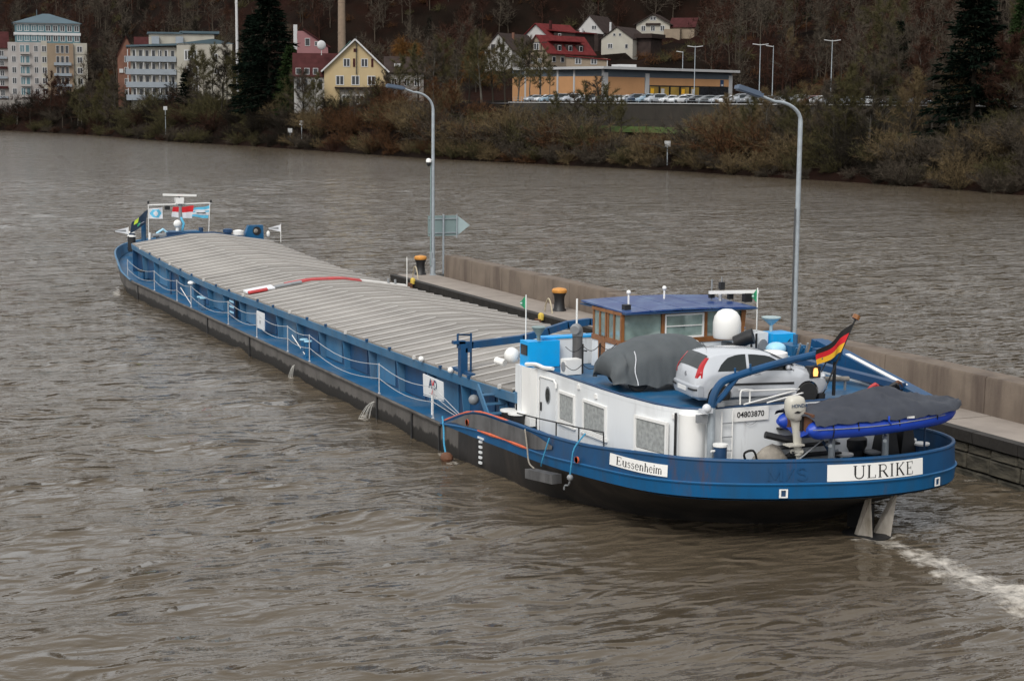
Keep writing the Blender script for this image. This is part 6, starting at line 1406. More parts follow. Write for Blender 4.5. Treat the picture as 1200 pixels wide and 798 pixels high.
g = G(); c = b.p(-.6, 4.2, 23.8); g.ball(c, 1.1, 0, 12, 7, (1, .35, 1)); g.beam(c, b.p(-.6, 4.4, 21.5), .15, .15); g.build("satellite_dish", M_TRIMW, b.t)
b = B("low_house", "low grey house with a roof skylight right of the yellow house", 452, 412, 0, "house", zb=10)
b.gable(0, 9, 0, 9, 18, 21.4, M_STONEW, M_RDARK, 'x', .5); b.part("skylight", M_TRIMW, 2.0, 3.8, .9, 1.5, 19.2, 19.9)
for x in (2, 5, 7.4): b.win(x, 14.6, 1.3, 1.8, 0, 1)
# hillside village
b = B("white_gable_house", "white gabled house with dark brown roof at the left end of the village", 566, 472, -.5, "house", zb=zpx(80, 472))
b.gable(0, 8.4, 0, 17, zpx(60, 472), zpx(42, 472), M_WREND, M_RDARK, 'y', .5)
for x in (2.6, 5.4): b.win(x, zpx(63, 472), 1.2, 2.1, 0, 0, frame=M_RDARK)
b.part("roof_window", M_TRIMW, 8.0, 8.3, 5, 6, zpx(60, 472), zpx(56, 472)); b.chimney(5.6, 6, zpx(50, 472), zpx(40, 472))
b = B("half_timbered_house", "half timbered house with bright red roof and three dormers", 613, 452, -.72, "house", zb=zpx(82, 452))
ze, zr = zpx(63, 452), zpx(44, 452)
b.gable(0, 7.6, 0, 19, ze, zr, M_TIMB, M_RRED, 'y', .5)
for z in (ze + .2, ze + 2.4): b.part("timber", M_RDARK, .2, 7.4, -.12, 0, z, z + .25)
for x in (1.4, 3.8, 6.2): b.part("timber", M_RDARK, x - .1, x + .1, -.13, 0, zpx(76, 452), ze)
for x in (2.2, 5.4): b.part("timber", M_RDARK, x - .1, x + .1, -.14, 0, ze, ze + 2.0)
b.win(3.8, ze + .6, 1.8, 1.8, 0, 1)
for x in (2.6, 5.0): b.win(x, zpx(75.5, 452), 1.3, 1.3, 0, 1)
for i in range(5): b.sidewin(7.6, 2.5 + i * 3.4, zpx(74, 452), 1.4, 1.4)
for i in range(3):
    y = 5.0 + i * 4.4; b.part("dormer", M_RDARK, 5.6, 7.3, y - 1.1, y + 1.1, ze + .3, ze + 2.2); b.sidewin(7.3, y, ze + .5, 1.3, 1.4)
g = G(); g.beam(b.p(5.0, 2.6, ze + 3.0), b.p(5.0, 16, ze + 3.0), 3.6, .2); g.build("dormer_roof", M_RRED, b.t, smooth=0)
b = B("red_roof_house", "house with a long red roof and white gable above the dormer house", 610, 492, -.68, "house", zb=zpx(70, 492))
b.gable(0, 9.5, 0, 15, zpx(46, 492), zpx(31, 492), M_WREND, M_RRED, 'y', .6); b.chimney(7.5, 3, zpx(42, 492), zpx(27, 492), M_RMAR)
b.part("wing", M_RDARK, 9.5, 17, 2, 11, zpx(62, 492), zpx(41, 492))
g = G(); g.beam(b.p(6, 6.5, zpx(37, 492)), b.p(17.6, 6.5, zpx(41.5, 492)), 10, .3); g.build("wing_roof", M_RRED, b.t, smooth=0)
b.win(11.6, zpx(46, 492), 1.0, 1.0, 2, 0); b.win(14.2, zpx(57, 492), 1.2, 1.4, 2, 0); b.chimney(16.2, 6, zpx(46, 492), zpx(36, 492), M_TRIMW, .8)
b = B("long_red_roof", "low annex with red lean to roof beside the market", 660, 440, 0, "annex", zb=zpx(80, 440))
b.part("wall", M_TIMB, 0, 10.5, 0, 5, zpx(82, 440), zpx(69, 440))
g = G(); g.beam(b.p(-.3, 2.5, zpx(66.5, 440)), b.p(11.2, 2.5, zpx(70.5, 440)), 6, .25); g.build("roof", M_RRED, b.t, smooth=0)
b.part("porch_post", M_TRIMW, 10.3, 10.5, -.2, 0, zpx(82, 440), zpx(70, 440)); b.win(3, zpx(76, 440), 1.6, 1.6, 0, 1); b.win(7, zpx(76, 440), 1.6, 1.6, 0, 1)
b = B("white_gable_house", "white gabled house with dark roof highest in the middle of the village", 670, 515, -.4, "house", zb=zpx(60, 515))
b.gable(0, 9.0, 0, 14, zpx(40, 515), zpx(21, 515), M_WREND, M_RDARK, 'y', .4); b.chimney(9.6, 4, zpx(42, 515), zpx(28, 515), M_TRIMW, .5)
b.win(6.0, zpx(37, 515), 1.6, 1.3, 0, 1); b.part("lower_roof", M_RDARK, -6, 3, -4, 6, zpx(50, 515), zpx(38, 515)); b.part("wing", M_RDARK, 2, 9, -4, 0, zpx(62, 515), zpx(42, 515))
for i in range(3): b.win(2.6 + i * 1.6, zpx(60, 515), 1.1, 3.0, -4, 0)
b = B("cream_house", "cream house with two upper windows at the right of the village", 700, 480, -.42, "house", zb=zpx(74, 480))
b.gable(0, 9.4, 0, 12, zpx(47, 480), zpx(34, 480), M_CREAM2, M_RDARK, 'y', .4)
for x in (3.9, 5.6): b.win(x, zpx(44, 480), .8, .8, 0, 0)
b.win(2.7, zpx(58, 480), 1.5, 1.4, 0, 1); b.win(7.6, zpx(58, 480), .9, 1.2, 0, 0); b.part("door", M_RDARK, 1.2, 2.0, -.08, 0, zpx(71, 480), zpx(66, 480))
b.part("wing", M_RDARK, 9.4, 13.5, 3, 11, zpx(66, 480), zpx(43, 480)); b.part("wing_roof", M_RDARK, 8.8, 14.2, 2, 12, zpx(46, 480), zpx(41, 480))
b = B("hill_house", "cream house with wide brown roof highest on the slope at right", 740, 540, -.2, "house", zb=zpx(52, 540))
b.gable(0, 10.5, 0, 11, zpx(30, 540), zpx(19, 540), M_CREAM2, M_RDARK, 'y', .8); b.gable(10.5, 18, 1, 10, zpx(33, 540), zpx(23, 540), M_TIMB, M_RMAR, 'x', .5)
b.win(5.2, zpx(26, 540), 2.0, 1.2, 0, 1); b.part("balcony", M_RDARK, 3.0, 7.6, -.6, 0, zpx(31, 540), zpx(29, 540))
for x in (2.2, 5.2, 8.2): b.win(x, zpx(38, 540), 1.4, 1.7, 0, 1)
b.part("annex", M_TIMB, 9, 14, -2, 1, zpx(50, 540), zpx(36, 540))

# ------------------------------------------------------------------ market with car park
A0 = Vector((*at(598, 388), 0)); A1 = Vector((*at(703, 366), 0)); A2 = Vector((*at(851, 402), 0))
mk = thing("market_building", "orange walled flat roofed supermarket behind the parked cars", "supermarket", (A1.x, A1.y, 10.8))
dep = Vector((math.sin(YAW + .05), math.cos(YAW + .05), 0)) * 32
ztop = 18.1
def wallseg(name, m, P, Q, t0, t1, z0, z1, off, th=.3, parent=None):
    d = (Q - P).normalized(); nn = Vector((d.y, -d.x, 0)); a = lerp(P, Q, t0) + nn * off; b_ = lerp(P, Q, t1) + nn * off; c, d_ = b_ - nn * th, a - nn * th
    g = G(); g.hexa([(p.x, p.y, z) for z in (z0, z1) for p in (a, b_, c, d_)]); return g.build(name, m, parent or mk, smooth=0)
g = G(); base = [A0, A1, A2, A2 + dep, A0 + dep]; g.prism([(p.x, p.y, 9) for p in base], (0, 0, ztop - 9)); g.build("core", M_SLATE, mk, smooth=0)
LS = [0, .16, .33, .52, .70, 1.0]
for a, c in zip(LS[:-1], LS[1:]): wallseg("wall_panel", M_MARKET, A0, A1, a + .006, c - .006, 9.5, 16.6, .12)
for a in LS[1:]: wallseg("pilaster", M_SLAB, A0, A1, a - .012, a + .004, 9.5, ztop, .2)
wallseg("wall_panel", M_MARKET, A1, A2, .012, .30, 9.5, 16.5, .12); wallseg("wall_panel", M_MARKET, A1, A2, .33, .975, 14.9, 16.5, .12)
for a in (.0, .305, .972): wallseg("pilaster", M_SLAB, A1, A2, a, a + .028, 9.5, 17.4, .22)
for k in range(8):
    o = wallseg("shop_window", M_DARK, A1, A2, .335 + k * .08, .412 + k * .08, 10.2, 14.9, .10)
    wallseg("pane", M_LITW if k < 5 else M_WPANE, A1, A2, .342 + k * .08, .405 + k * .08, 10.5, 14.6, .16, .1, o)
    wallseg("poster", M_YEL if k in (0, 3) else M_TRIMW, A1, A2, .346 + k * .08, .37 + k * .08, 13.0, 14.2, .19, .04, o) if k in (0, 1, 3, 4) else None
wallseg("service_door", M_DARK, A0, A1, .88, .925, 10.6, 13.0, .2); wallseg("louvre", M_DARK, A0, A1, .895, .915, 14.4, 15.0, .2)
sgn = wallseg("sign_panel", M_NAVY, A1, A2, .90, .925, 14.9, 16.4, .26); wallseg("sign_mark", M_TRIMW, A1, A2, .905, .92, 15.0, 15.4, .30, .03, sgn)
up3 = lambda p, z: (p.x, p.y, z)
e0, e1, e2 = A0 - dep * .02, A1 - dep * .07, A2 - dep * .05 + (A2 - A1).normalized() * 3
g = G(); g.prism([up3(p, ztop) for p in (e0, e1, e2, A2 + dep, A0 + dep)], (0, 0, .55)); g.build("roof_slab", M_SLAB, mk, smooth=0)
g = G(); q = lerp(A1, A2, .15) + dep * .2; g.box((q.x - 2, q.y - 2, ztop + .5), (q.x + 2, q.y + 2, ztop + 1.2)); g.build("roof_light", M_TRIMW, mk)
def lotline(name, m, d0, d1, z0, z1, y0, y1, step, label=None, parent=None):
    out = []; y = y0
    while y < y1 - .1:
        yb = min(y + step, y1); g = G(); xa, xb_ = float(bankx(y)), float(bankx(yb))
        g.hexa([(xa + d0, y + .02, z0), (xa + d1, y + .02, z0), (xb_ + d1, yb - .02, z0), (xb_ + d0, yb - .02, z0), (xa + d0, y + .02, z1), (xa + d1, y + .02, z1), (xb_ + d1, yb - .02, z1), (xb_ + d0, yb - .02, z1)])
        out.append(g.build(name, m, parent, smooth=0)); y = yb
    return out
rw = thing("retaining_wall", "dark retaining wall below the supermarket car park", "wall", (float(bankx(250)) + 21.5, 250, 6))
lotline("wall_course", M_RETW, 20.9, 22.3, 5.5, 8.0, 186, 318, 6, parent=rw); lotline("wall_course", M_RETW, 21.1, 22.3, 8.03, 10.9, 186, 318, 6, parent=rw)
lotline("coping", M_SLAB, 20.9, 22.4, 10.92, 11.06, 186, 318, 12, parent=rw)
strip("car_park", M_ASPH, 187, 330, 22.4, 62, .06, "asphalt car park on the terrace above the river", 30, 8)
rl_ = thing("car_park_railing", "thin grey railing along the car park edge", "railing", (float(bankx(250)) + 21.6, 250, 11))
g = G(); ys_ = np.arange(188, 318, 3.0)
for zz in (11.5, 12.0):
    g = G(); g.tube([(float(bankx(y)) + 21.6, y, zz) for y in ys_], .03, 4); g.build("rail", M_GALV, rl_)
pm = None
for y in ys_:
    if pm is None:
        g = G(); g.box((-.03, -.03, 0), (.03, .03, 1.05)); pm = g.data("railing_post", M_GALV, smooth=0)
    o = link("railing_post", pm, rl_); o.location = (float(bankx(y)) + 21.6 - rl_.location.x, y - 250, 0)

# cars in the car park
LOTC = [("white", mat("white car paint", (.62, .63, .64), .3, var=.02, coat=.5)), ("silver", mat("light silver car paint", (.40, .42, .45), .3, metal=.4, var=.02, coat=.5)), ("dark blue", mat("dark blue car paint", (.015, .03, .06), .3, var=.02, coat=.5)),
        ("black", mat("black car paint", (.012, .012, .014), .3, var=.02, coat=.5)), ("red", mat("dark red car paint", (.14, .012, .014), .3, var=.02, coat=.5)), ("grey", mat("grey car paint", (.12, .125, .13), .3, metal=.3, var=.02, coat=.5)), ("pale blue", mat("pale blue car paint", (.22, .32, .40), .3, metal=.2, var=.02, coat=.5))]
KINDS = {}
for kind, L, prof, belt in (("hatchback", 3.9, [(0, .5), (.06, .7), (.12, .98), (.45, 1.36), (.7, 1.42), (1.8, 1.44), (2.2, 1.34), (2.9, .99), (3.5, .84), (3.8, .62), (3.9, .48)], [(0, .95), (3.9, .8)]),
                            ("saloon", 4.5, [(0, .55), (.06, .85), (.12, .95), (.7, 1.0), (1.25, 1.36), (1.6, 1.43), (2.3, 1.42), (2.7, 1.30), (3.3, .98), (4.1, .82), (4.4, .6), (4.5, .48)], [(0, .93), (4.5, .8)]),
                            ("people carrier", 4.4, [(0, .5), (.05, .8), (.12, 1.05), (.35, 1.60), (.6, 1.70), (2.4, 1.70), (2.9, 1.52), (3.5, 1.08), (4.1, .86), (4.3, .64), (4.4, .5)], [(0, 1.03), (4.4, .85)])):
    S = CarShape(L, 1.72, prof, belt); cu_ = (.75, L - .8); bodym = S.body(LOTC[0][1], cu_)
    g = G(); x1 = L * .66
    S.sidewin(g, .45, x1, lambda x: S.bl(x) + .03, lambda x: max(S.bl(x) + .04, S.zt(x) - .10), 9); S.topwin(g, .14, .40, .06); S.topwin(g, x1 - L * .12, x1 + L * .10, .05)
    KINDS[kind] = (S, cu_, bodym, g.data("glazing", M_GLASS, recalc=False))
g = G(); g.ball((0, 0, 0), .14, 0, 8, 5, (.6, 1.2, .7)); LAMPM = g.data("headlight", M_CLEARL)
def lot_car(kind, ci, x, y, rz, label, group):
    S, cu_, bm_, gm = KINDS[kind]; cname, cm = LOTC[ci]
    t = thing("parked_car", label, "car", (0, 0, 0), group); key = (kind, ci)
    if key not in KINDS: me = bm_.copy(); me.materials[0] = cm; KINDS[key] = me
    link("body", KINDS[key], t); link("glazing", gm, t); add_wheels(t, cu_, S.W)
    for sy in (-1, 1):
        o = link("headlight", LAMPM, t); o.location = (S.L - .12, sy * .6, .68)
        for q in (o,): pass
    place(t, (x, y, 11.08), rz)
r = random.Random(12); ORD = "first second third fourth fifth sixth seventh eighth ninth tenth eleventh twelfth thirteenth fourteenth fifteenth sixteenth seventeenth eighteenth nineteenth twentieth".split()
cnt = {}; row = []
y = 316.0
seq = [1, 0, 6, 5, 1, 0, 3, 1, 5, 0, 2, 6, 1, 0, 0, 3, 5, 1, 0, 1, 5, 3, 0, 1, 4, 0, 1]
kseq = ["hatchback", "saloon", "hatchback", "people carrier", "saloon", "hatchback"]
for i, ci in enumerate(seq):
    kind = kseq[(i * 5 + i // 4) % 6]
    if i == 10: kind = "people carrier"
    row.append((y, ci, kind)); y -= 2.75 if i % 7 else 4.0
for i, (y, ci, kind) in enumerate(row):
    n_ = cnt.get((ci, kind), 0); cnt[(ci, kind)] = n_ + 1
    lot_car(kind, ci, float(bankx(y)) + 27.3 + r.uniform(-.3, .3), y, math.pi + r.uniform(-.04, .04), f"{ORD[n_]} {LOTC[ci][0]} {kind} from the left in the front row of the car park", "cars in the front row of the car park")
cnt = {}
y = 306.0
for i in range(17):
    ci = [0, 1, 5, 1, 3, 0, 1, 6, 0, 5, 1, 0, 4, 1, 0, 3, 1][i]; kind = kseq[(i * 5 + 2) % 6]; n_ = cnt.get((ci, kind), 0); cnt[(ci, kind)] = n_ + 1
    if not 9 < i < 11: lot_car(kind, ci, float(bankx(y)) + 37.5, y, r.uniform(-.05, .05), f"{ORD[n_]} {LOTC[ci][0]} {kind} from the left in the second row of the car park", "cars in the second row of the car park")
    y -= 5.2 if i > 6 else 3.4
def park_lamp(px, dist, ytop, label, double=True, zb=None):
    x, y = at(px, dist); z0 = float(ground(np.array(x), np.array(y))) if zb is None else zb; z1 = zpx(ytop, dist, px); t = thing("park_lamp", label, "lamp post", (x, y, z0), "tall lamps of the car park")
    g = G(); g.tube([(x, y, z0), (x, y, z1)], [.10, .06], 8); g.build("pole", M_GALV, t)
    for s in ((-1, 1) if double else (-1,)):
        g = G(); a = Vector((x, y, z1 - .2)); b_ = Vector((x + s * 1.5 * math.cos(YAW), y - s * 1.5 * math.sin(YAW), z1)); g.beam(a, b_, .32, .14); g.build("lamp_head", M_SLAB, t)
park_lamp(808, 335, 56, "double lamp rising in front of the supermarket windows"); park_lamp(883, 330, 54, "double lamp right of the supermarket above the parked cars"); park_lamp(965.5, 322, 50, "double lamp furthest right in the car park")
park_lamp(794, 400, 62, "single arm lamp half hidden behind the supermarket", False); park_lamp(898, 350, 56, "single arm lamp close to the right of the supermarket", False)
def marker(px, dist, h, label, name="river_marker"):
    x, y = at(px, dist); z0 = float(ground(np.array(x), np.array(y))); t = thing(name, label, "marker", (x, y, z0), "small white markers on the far bank")
    g = G(); g.tube([(x, y, z0 - .3), (x, y, z0 + h)], .09, 6); g.build("post", M_GALV, t)
    g = G(); bx, by = bearing(px); g.beam((x - .5 * by, y + .5 * bx, z0 + h), (x + .5 * by, y - .5 * bx, z0 + h), .08, 1.0); g.build("board", M_TRIMW, t)
marker(778.5, 287, 3.4, "small white river marker post below the car park wall"); marker(341, 402, 2.6, "short pale marker at the foot of the dark conifer"); marker(354.5, 398, 3.6, "thin white post on the bank left of the yellow house"); marker(197, 474, 7.0, "white lamp pole below the cream apartment block")
lowall = thing("garden_wall", "low pale stone wall below the apartment tower", "wall", (*at(28, 615), 8))
a_, b_ = Vector((*at(-20, 640), 0)), Vector((*at(55, 606), 0)); g = G(); g.prism([(a_.x, a_.y, 3), (b_.x, b_.y, 3), (b_.x, b_.y, 10.4), (a_.x, a_.y, 10.4)], (.3, .6, 0)); g.build("wall", M_STONEW, lowall)
# ------------------------------------------------------------------ trees and bushes
VG = np.random.default_rng(21)
class T:
    """triangle soup for trunks, limbs and twigs"""
    def __init__(s): s.V = []; s.F = []; s.n = 0
    def add(s, V, F): s.V.append(np.asarray(V, float)); s.F.append(np.asarray(F, int) + s.n); s.n += len(V)
    def limb(s, p, q, r0, r1, k=4):
        p, q = np.array(p), np.array(q); d = q - p; L = np.linalg.norm(d)
        if L < 1e-6: return
        d /= L; u = np.cross(d, [0.3, 0.9, 0.2]); u /= np.linalg.norm(u); w = np.cross(d, u); a = np.arange(k) * 2 * math.pi / k
        ring = np.cos(a)[:, None] * u + np.sin(a)[:, None] * w; V = np.vstack([p + ring * r0, q + ring * r1]); F = []
        for j in range(k): F += [(j, (j + 1) % k, k + (j + 1) % k), (j, k + (j + 1) % k, k + j)]
        s.add(V, F)
    def twigs(s, base, direc, L, w):
        """many slim triangles: base points, directions, lengths, widths"""
        n = len(base); side = np.cross(direc, VG.normal(size=(n, 3))); side /= np.linalg.norm(side, axis=1)[:, None] + 1e-9
        V = np.stack([base - side * w[:, None] / 2, base + side * w[:, None] / 2, base + direc * L[:, None]], 1).reshape(-1, 3); s.add(V, np.arange(3 * n).reshape(-1, 3))
    def mesh(s, name, m):
        me = npmesh(name, np.vstack(s.V), np.vstack(s.F)); me.materials.append(m); return me
def unit(v): return v / (np.linalg.norm(v, axis=-1, keepdims=True) + 1e-9)
def bush(seed, h=4.5, spread=2.6, n=46, tw=70, up=.8):
    """round thicket of many thin stems springing from the ground"""
    global VG
    VG = np.random.default_rng(seed); t = T(); st = T()
    for i in range(n):
        a = VG.random() * 6.28; lean = VG.random() ** .6; d = np.array([math.cos(a) * lean * spread / h * 1.1, math.sin(a) * lean * spread / h * 1.1, up]); L = h * (.65 + .45 * VG.random())
        p = np.array([math.cos(a) * .5 * VG.random() * spread * .5, math.sin(a) * .5 * VG.random() * spread * .5, -.3]); pts = [p]
        for k in range(4):
            d = unit(d + VG.normal(size=3) * .16 + np.array([0, 0, -.10 * k * lean])); pts.append(pts[-1] + d * L / 4)
        for k in range(4): st.limb(pts[k], pts[k + 1], .05 * (1 - k / 5), .05 * (1 - (k + 1) / 5), 3)
        m = tw; u = VG.random(m) ** .75 * 3.999; k = u.astype(int); f = (u - k)[:, None]; P = np.array(pts); base = P[k] * (1 - f) + P[k + 1] * f
        dr = unit(unit(P[k + 1] - P[k]) * .7 + VG.normal(size=(m, 3)) * .55 + np.array([0, 0, .15])); t.twigs(base, dr, .35 + .75 * VG.random(m), .022 + .03 * VG.random(m))
    return t, st
def tree(seed, h=12, spread=4.5, trunk=.22, tw=5200, droop=0.0, low=.25, width=1.0):
    """trunk, limbs, branches, twigs"""
    global VG
    VG = np.random.default_rng(seed); st = T(); t = T(); ends = []
    p = np.array([0, 0, -.5]); d = np.array([VG.normal() * .04, VG.normal() * .04, 1]); P = [p]
    for k in range(8): d = unit(d + VG.normal(size=3) * .07 + np.array([0, 0, .1])); P.append(P[-1] + d * h * .92 / 8)
    for k in range(8): st.limb(P[k], P[k + 1], trunk * (1 - k / 9), trunk * (1 - (k + 1) / 9), 6)
    nl = 17
    for i in range(nl):
        u = low + (1 - low) * (i + VG.random()) / nl; k = min(7, int(u * 8)); b0 = P[k] + (P[k + 1] - P[k]) * (u * 8 - k); a = i * 2.4 + VG.random()
        L = spread * (1.05 - .65 * (u - low) / (1 - low)) * (.7 + .5 * VG.random()); dd = np.array([math.cos(a), math.sin(a), .55 + .7 * u]); q = b0; r = trunk * .42 * (1 - .6 * u)
        for s in range(4):
            dd = unit(dd + VG.normal(size=3) * .18 + np.array([0, 0, .06 - droop * .2 * s])); q2 = q + dd * L / 4; st.limb(q, q2, r * (1 - s / 4.6), r * (1 - (s + 1) / 4.6), 4)
            for _ in range(2):
                e = unit(dd + VG.normal(size=3) * .6); q3 = q2 + e * L * (.18 + .18 * VG.random()); st.limb(q2, q3, r * .32, .012, 3); ends.append((q2, q3))
            q = q2
    E0 = np.array([e[0] for e in ends]); E1 = np.array([e[1] for e in ends]); idx = VG.integers(0, len(ends), tw); f = VG.random((tw, 1))
    base = E0[idx] * (1 - f) + E1[idx] * f; dr = unit(unit(E1[idx] - E0[idx]) * .6 + VG.normal(size=(tw, 3)) * .6 + np.array([0, 0, .25 - droop * 1.2]))
    t.twigs(base, dr, (.4 + .8 * VG.random(tw)) * (1 + droop), (.024 + .03 * VG.random(tw)) * width); return t, st
def conifer(seed, h=20, spread=4.0, n=64, slim=1.0):
    global VG
    VG = np.random.default_rng(seed); st = T(); t = T(); st.limb((0, 0, -.5), (0, 0, h * .97), .32, .03, 7)
    for i in range(n * 5):
        u = VG.random() ** .85; z = h * (.06 + .94 * u); a = VG.random() * 6.28; L = spread * (1 - u) ** .75 * (.65 + .5 * VG.random()) * slim + .35
        d = np.array([math.cos(a), math.sin(a), .12 - .32 * (1 - u)]); q = np.array([0, 0, z]); tip = q + unit(d) * L
        if i % 3 == 0: st.limb(q, tip, .05, .012, 3)
        m = int(16 + 26 * (1 - u)); f = VG.random((m, 1)) ** .7; base = q * (1 - f) + tip * f; dr = unit(unit(d) * .8 + VG.normal(size=(m, 3)) * .45 + np.array([0, 0, -.30]))
        t.twigs(base, dr, .35 + .55 * VG.random(m), .16 + .17 * VG.random(m))
    return t, st
def vmat(name, col, var=.3): return mat(name, col, .9, var=var, scale=.35, spec=.03)
VC = {"rust": vmat("rust twigs", (.080, .040, .020)), "olive": vmat("olive twigs", (.070, .062, .030)), "grey brown": vmat("grey brown twigs", (.068, .056, .043)), "dark": vmat("dark twigs", (.020, .017, .013)),
      "tan": vmat("tan twigs", (.125, .092, .050)), "red brown": vmat("red brown twigs", (.042, .021, .015)), "orange": vmat("orange willow twigs", (.12, .058, .018)), "ivy green": vmat("ivy leaves", (.020, .034, .012)), "spruce": vmat("spruce needles", (.0045, .0085, .0055)), "bark": vmat("dark bark", (.040, .034, .027)), "pale bark": vmat("pale birch bark", (.26, .24, .21)), "grey bark": vmat("grey bark", (.11, .10, .085))}
PROTO = {}; VEG = {}
SHAPES = {"bush": [bush(i, 4.6, 2.9) for i in (1, 2, 3, 4)], "scrub": [bush(i, 2.6, 2.3, 34, 60, .6) for i in (11, 12)], "tree": [tree(i, 12, 4.2) for i in (5, 6, 7)], "willow": [tree(9, 10, 4.6, .2, 5600, .9, .2)], "birch": [tree(15, 14, 3.0, .16, 3800, .35, .3)], "spruce": [conifer(31), conifer(32)], "slim_tree": [tree(41, 14, 2.6, .17, 3200, 0, .45), tree(42, 14, 2.8, .16, 3000, 0, .4)]}
def veg(kind, k, color, bark, x, y, sc, label, group, rz=0.0, name=None, zoff=0.0, cat=None, sxy=1.0):
    key = (kind, k, color, bark)
    if key not in PROTO:
        t, st = SHAPES[kind][k]; nm = "foliage" if kind == "spruce" else "crown"; PROTO[key] = (t.mesh(nm, VC[color]), st.mesh("trunk" if kind not in ("bush", "scrub") else "stems", VC[bark]))
    cm, sm = PROTO[key]
    z = float(ground(np.array(x), np.array(y))) + zoff
    t = thing(name or {"bush": "bare_bush", "scrub": "low_bush", "tree": "bare_tree", "willow": "willow_tree", "birch": "birch_tree", "spruce": "conifer_tree", "slim_tree": "slim_tree"}[kind], label, cat or ("bush" if kind in ("bush", "scrub") else "tree"), (0, 0, 0), group)
    VEG.setdefault(group, []).append((px_of(x, y), t)) if group else None
    link(cm.name.split(".")[0], cm, t); link(sm.name.split(".")[0], sm, t); place(t, (x, y, z), rz, (sc * sxy, sc * sxy, sc)); return t
REG = [(-400, 120, "below the pale apartment tower"), (120, 262, "below the cream apartment block"), (262, 366, "by the big dark conifer"), (366, 470, "below the yellow gabled house"), (470, 600, "behind the quay tip lamp"), (600, 745, "below the orange supermarket wall"), (745, 905, "below the parked cars"), (905, 1050, "right of the second lamp"), (1050, 3000, "below the tall dark spruce")]
def px_of(x, y): a = math.atan2(x, y) - YAW; return 600 + FOC * math.tan(a) / math.cos(PITCH)
def region(px):
    for a, b, s in REG:
        if a <= px < b: return s
    return REG[-1][2]
r = random.Random(77); COLR = {0: ["red brown", "olive", "dark", "grey brown"], 1: ["olive", "grey brown", "dark", "red brown"], 2: ["dark", "olive", "grey brown", "tan"], 3: ["rust", "tan", "red brown", "olive"], 4: ["tan", "rust", "olive", "grey brown"], 5: ["grey brown", "tan", "olive", "rust"], 6: ["tan", "olive", "grey brown", "rust"], 7: ["olive", "tan", "dark", "grey brown"], 8: ["grey brown", "olive", "rust", "tan"]}
def reg_i(px):
    for i, (a, b, s) in enumerate(REG):
        if a <= px < b: return i
    return 8
# first row at the water's edge, second row up the bank
y = 128.0
while y < 700:
    for row_, (d0, d1, s0, s1) in enumerate(((.3, 2.6, .65, 1.05), (3.4, 7.5, .9, 1.4), (8.5, 15, .85, 1.35))):
        d = r.uniform(d0, d1); yy = y + r.uniform(-1.6, 1.6); x = float(bankx(yy)) + d; px = px_of(x, yy); ri = reg_i(px)
        if row_ == 2 and (680 < px < 835) and r.random() < .85: continue
        if row_ == 1 and (690 < px < 810): s1 = .95
        if row_ == 2 and r.random() < .25: continue
        col = COLR[ri][(0 if r.random() < .42 else r.randrange(4))]
        kind = "scrub" if (row_ == 0 and r.random() < .45) else "bush"; k = r.randrange(len(SHAPES[kind])); sc = r.uniform(s0, s1) * (1.25 if kind == "bush" and ri in (4, 5, 6) and row_ == 1 and not 690 < px < 810 else 1.0)
        where = ["at the water's edge", "on the bank slope", "at the top of the bank"][row_]
        lab = f"{col} {'low scrub' if kind == 'scrub' else 'bare bush'} {where} {region(px)}"
        veg(kind, k, col, "bark", x, yy, sc, lab, lab, r.random() * 6.28, sxy=r.uniform(.95, 1.3))
    y += interp(y, [(128, 2.3), (300, 3.0), (500, 5.0), (700, 9)])
def one(kind, k, color, bark, px, dist, h, label, group=None, base=12.0, sxy=1.0, name=None):
    x, y = at(px, dist)
    while x - float(bankx(y)) < 2.5: dist += 3; x, y = at(px, dist)
    veg(kind, k, color, bark, x, y, h / base, label, group, px * .37, name, 0, None, sxy)
# trees one can single out
one("spruce", 0, "spruce", "bark", 318, 428, 31, "big dark conifer left of the yellow house", base=20, sxy=1.45); one("spruce", 1, "spruce", "bark", 298, 440, 24, "smaller dark conifer leaning on the left of the big conifer", base=20, sxy=1.3); one("spruce", 1, "ivy green", "bark", 342, 418, 17, "dark green ivy covered conifer right of the big conifer", base=20, sxy=1.35)
one("spruce", 0, "spruce", "bark", 1130, 250, 24.0, "tall dark spruce at the right of the far bank", base=20, sxy=1.45); one("spruce", 1, "spruce", "bark", 1043, 300, 14, "dark conifer between the car park and the tall spruce", base=20, sxy=1.2); one("spruce", 1, "spruce", "bark", 222, 478, 12, "dark conifer in front of the cream apartment block", base=20, sxy=1.5); one("spruce", 0, "ivy green", "bark", 1183, 300, 18, "ivy green conifer at the right frame edge", base=20, sxy=1.1)
one("birch", 0, "grey brown", "pale bark", 607, 440, 12.5, "pale birch in front of the white gabled village house", base=14); one("birch", 0, "tan", "pale bark", 1112, 252, 14, "pale stemmed birch left of the tall spruce", base=14); one("birch", 0, "grey brown", "pale bark", 1101, 256, 12.5, "second pale stemmed birch left of the tall spruce", base=14, sxy=.8)
one("willow", 0, "orange", "bark", 478, 420, 15.5, "orange willow right of the yellow house", base=10, sxy=.95); one("willow", 0, "orange", "bark", 556, 436, 11, "orange willow below the white gabled village house", base=10); one("tree", 1, "red brown", "bark", 62, 560, 17, "red brown bare tree in front of the apartment tower", base=12); one("tree", 2, "red brown", "bark", 78, 562, 16, "second red brown bare tree in front of the apartment tower", base=12); one("tree", 0, "dark", "bark", 88, 556, 12, "dark bare tree at the right foot of the apartment tower", base=12)
GR = {"mid": []}
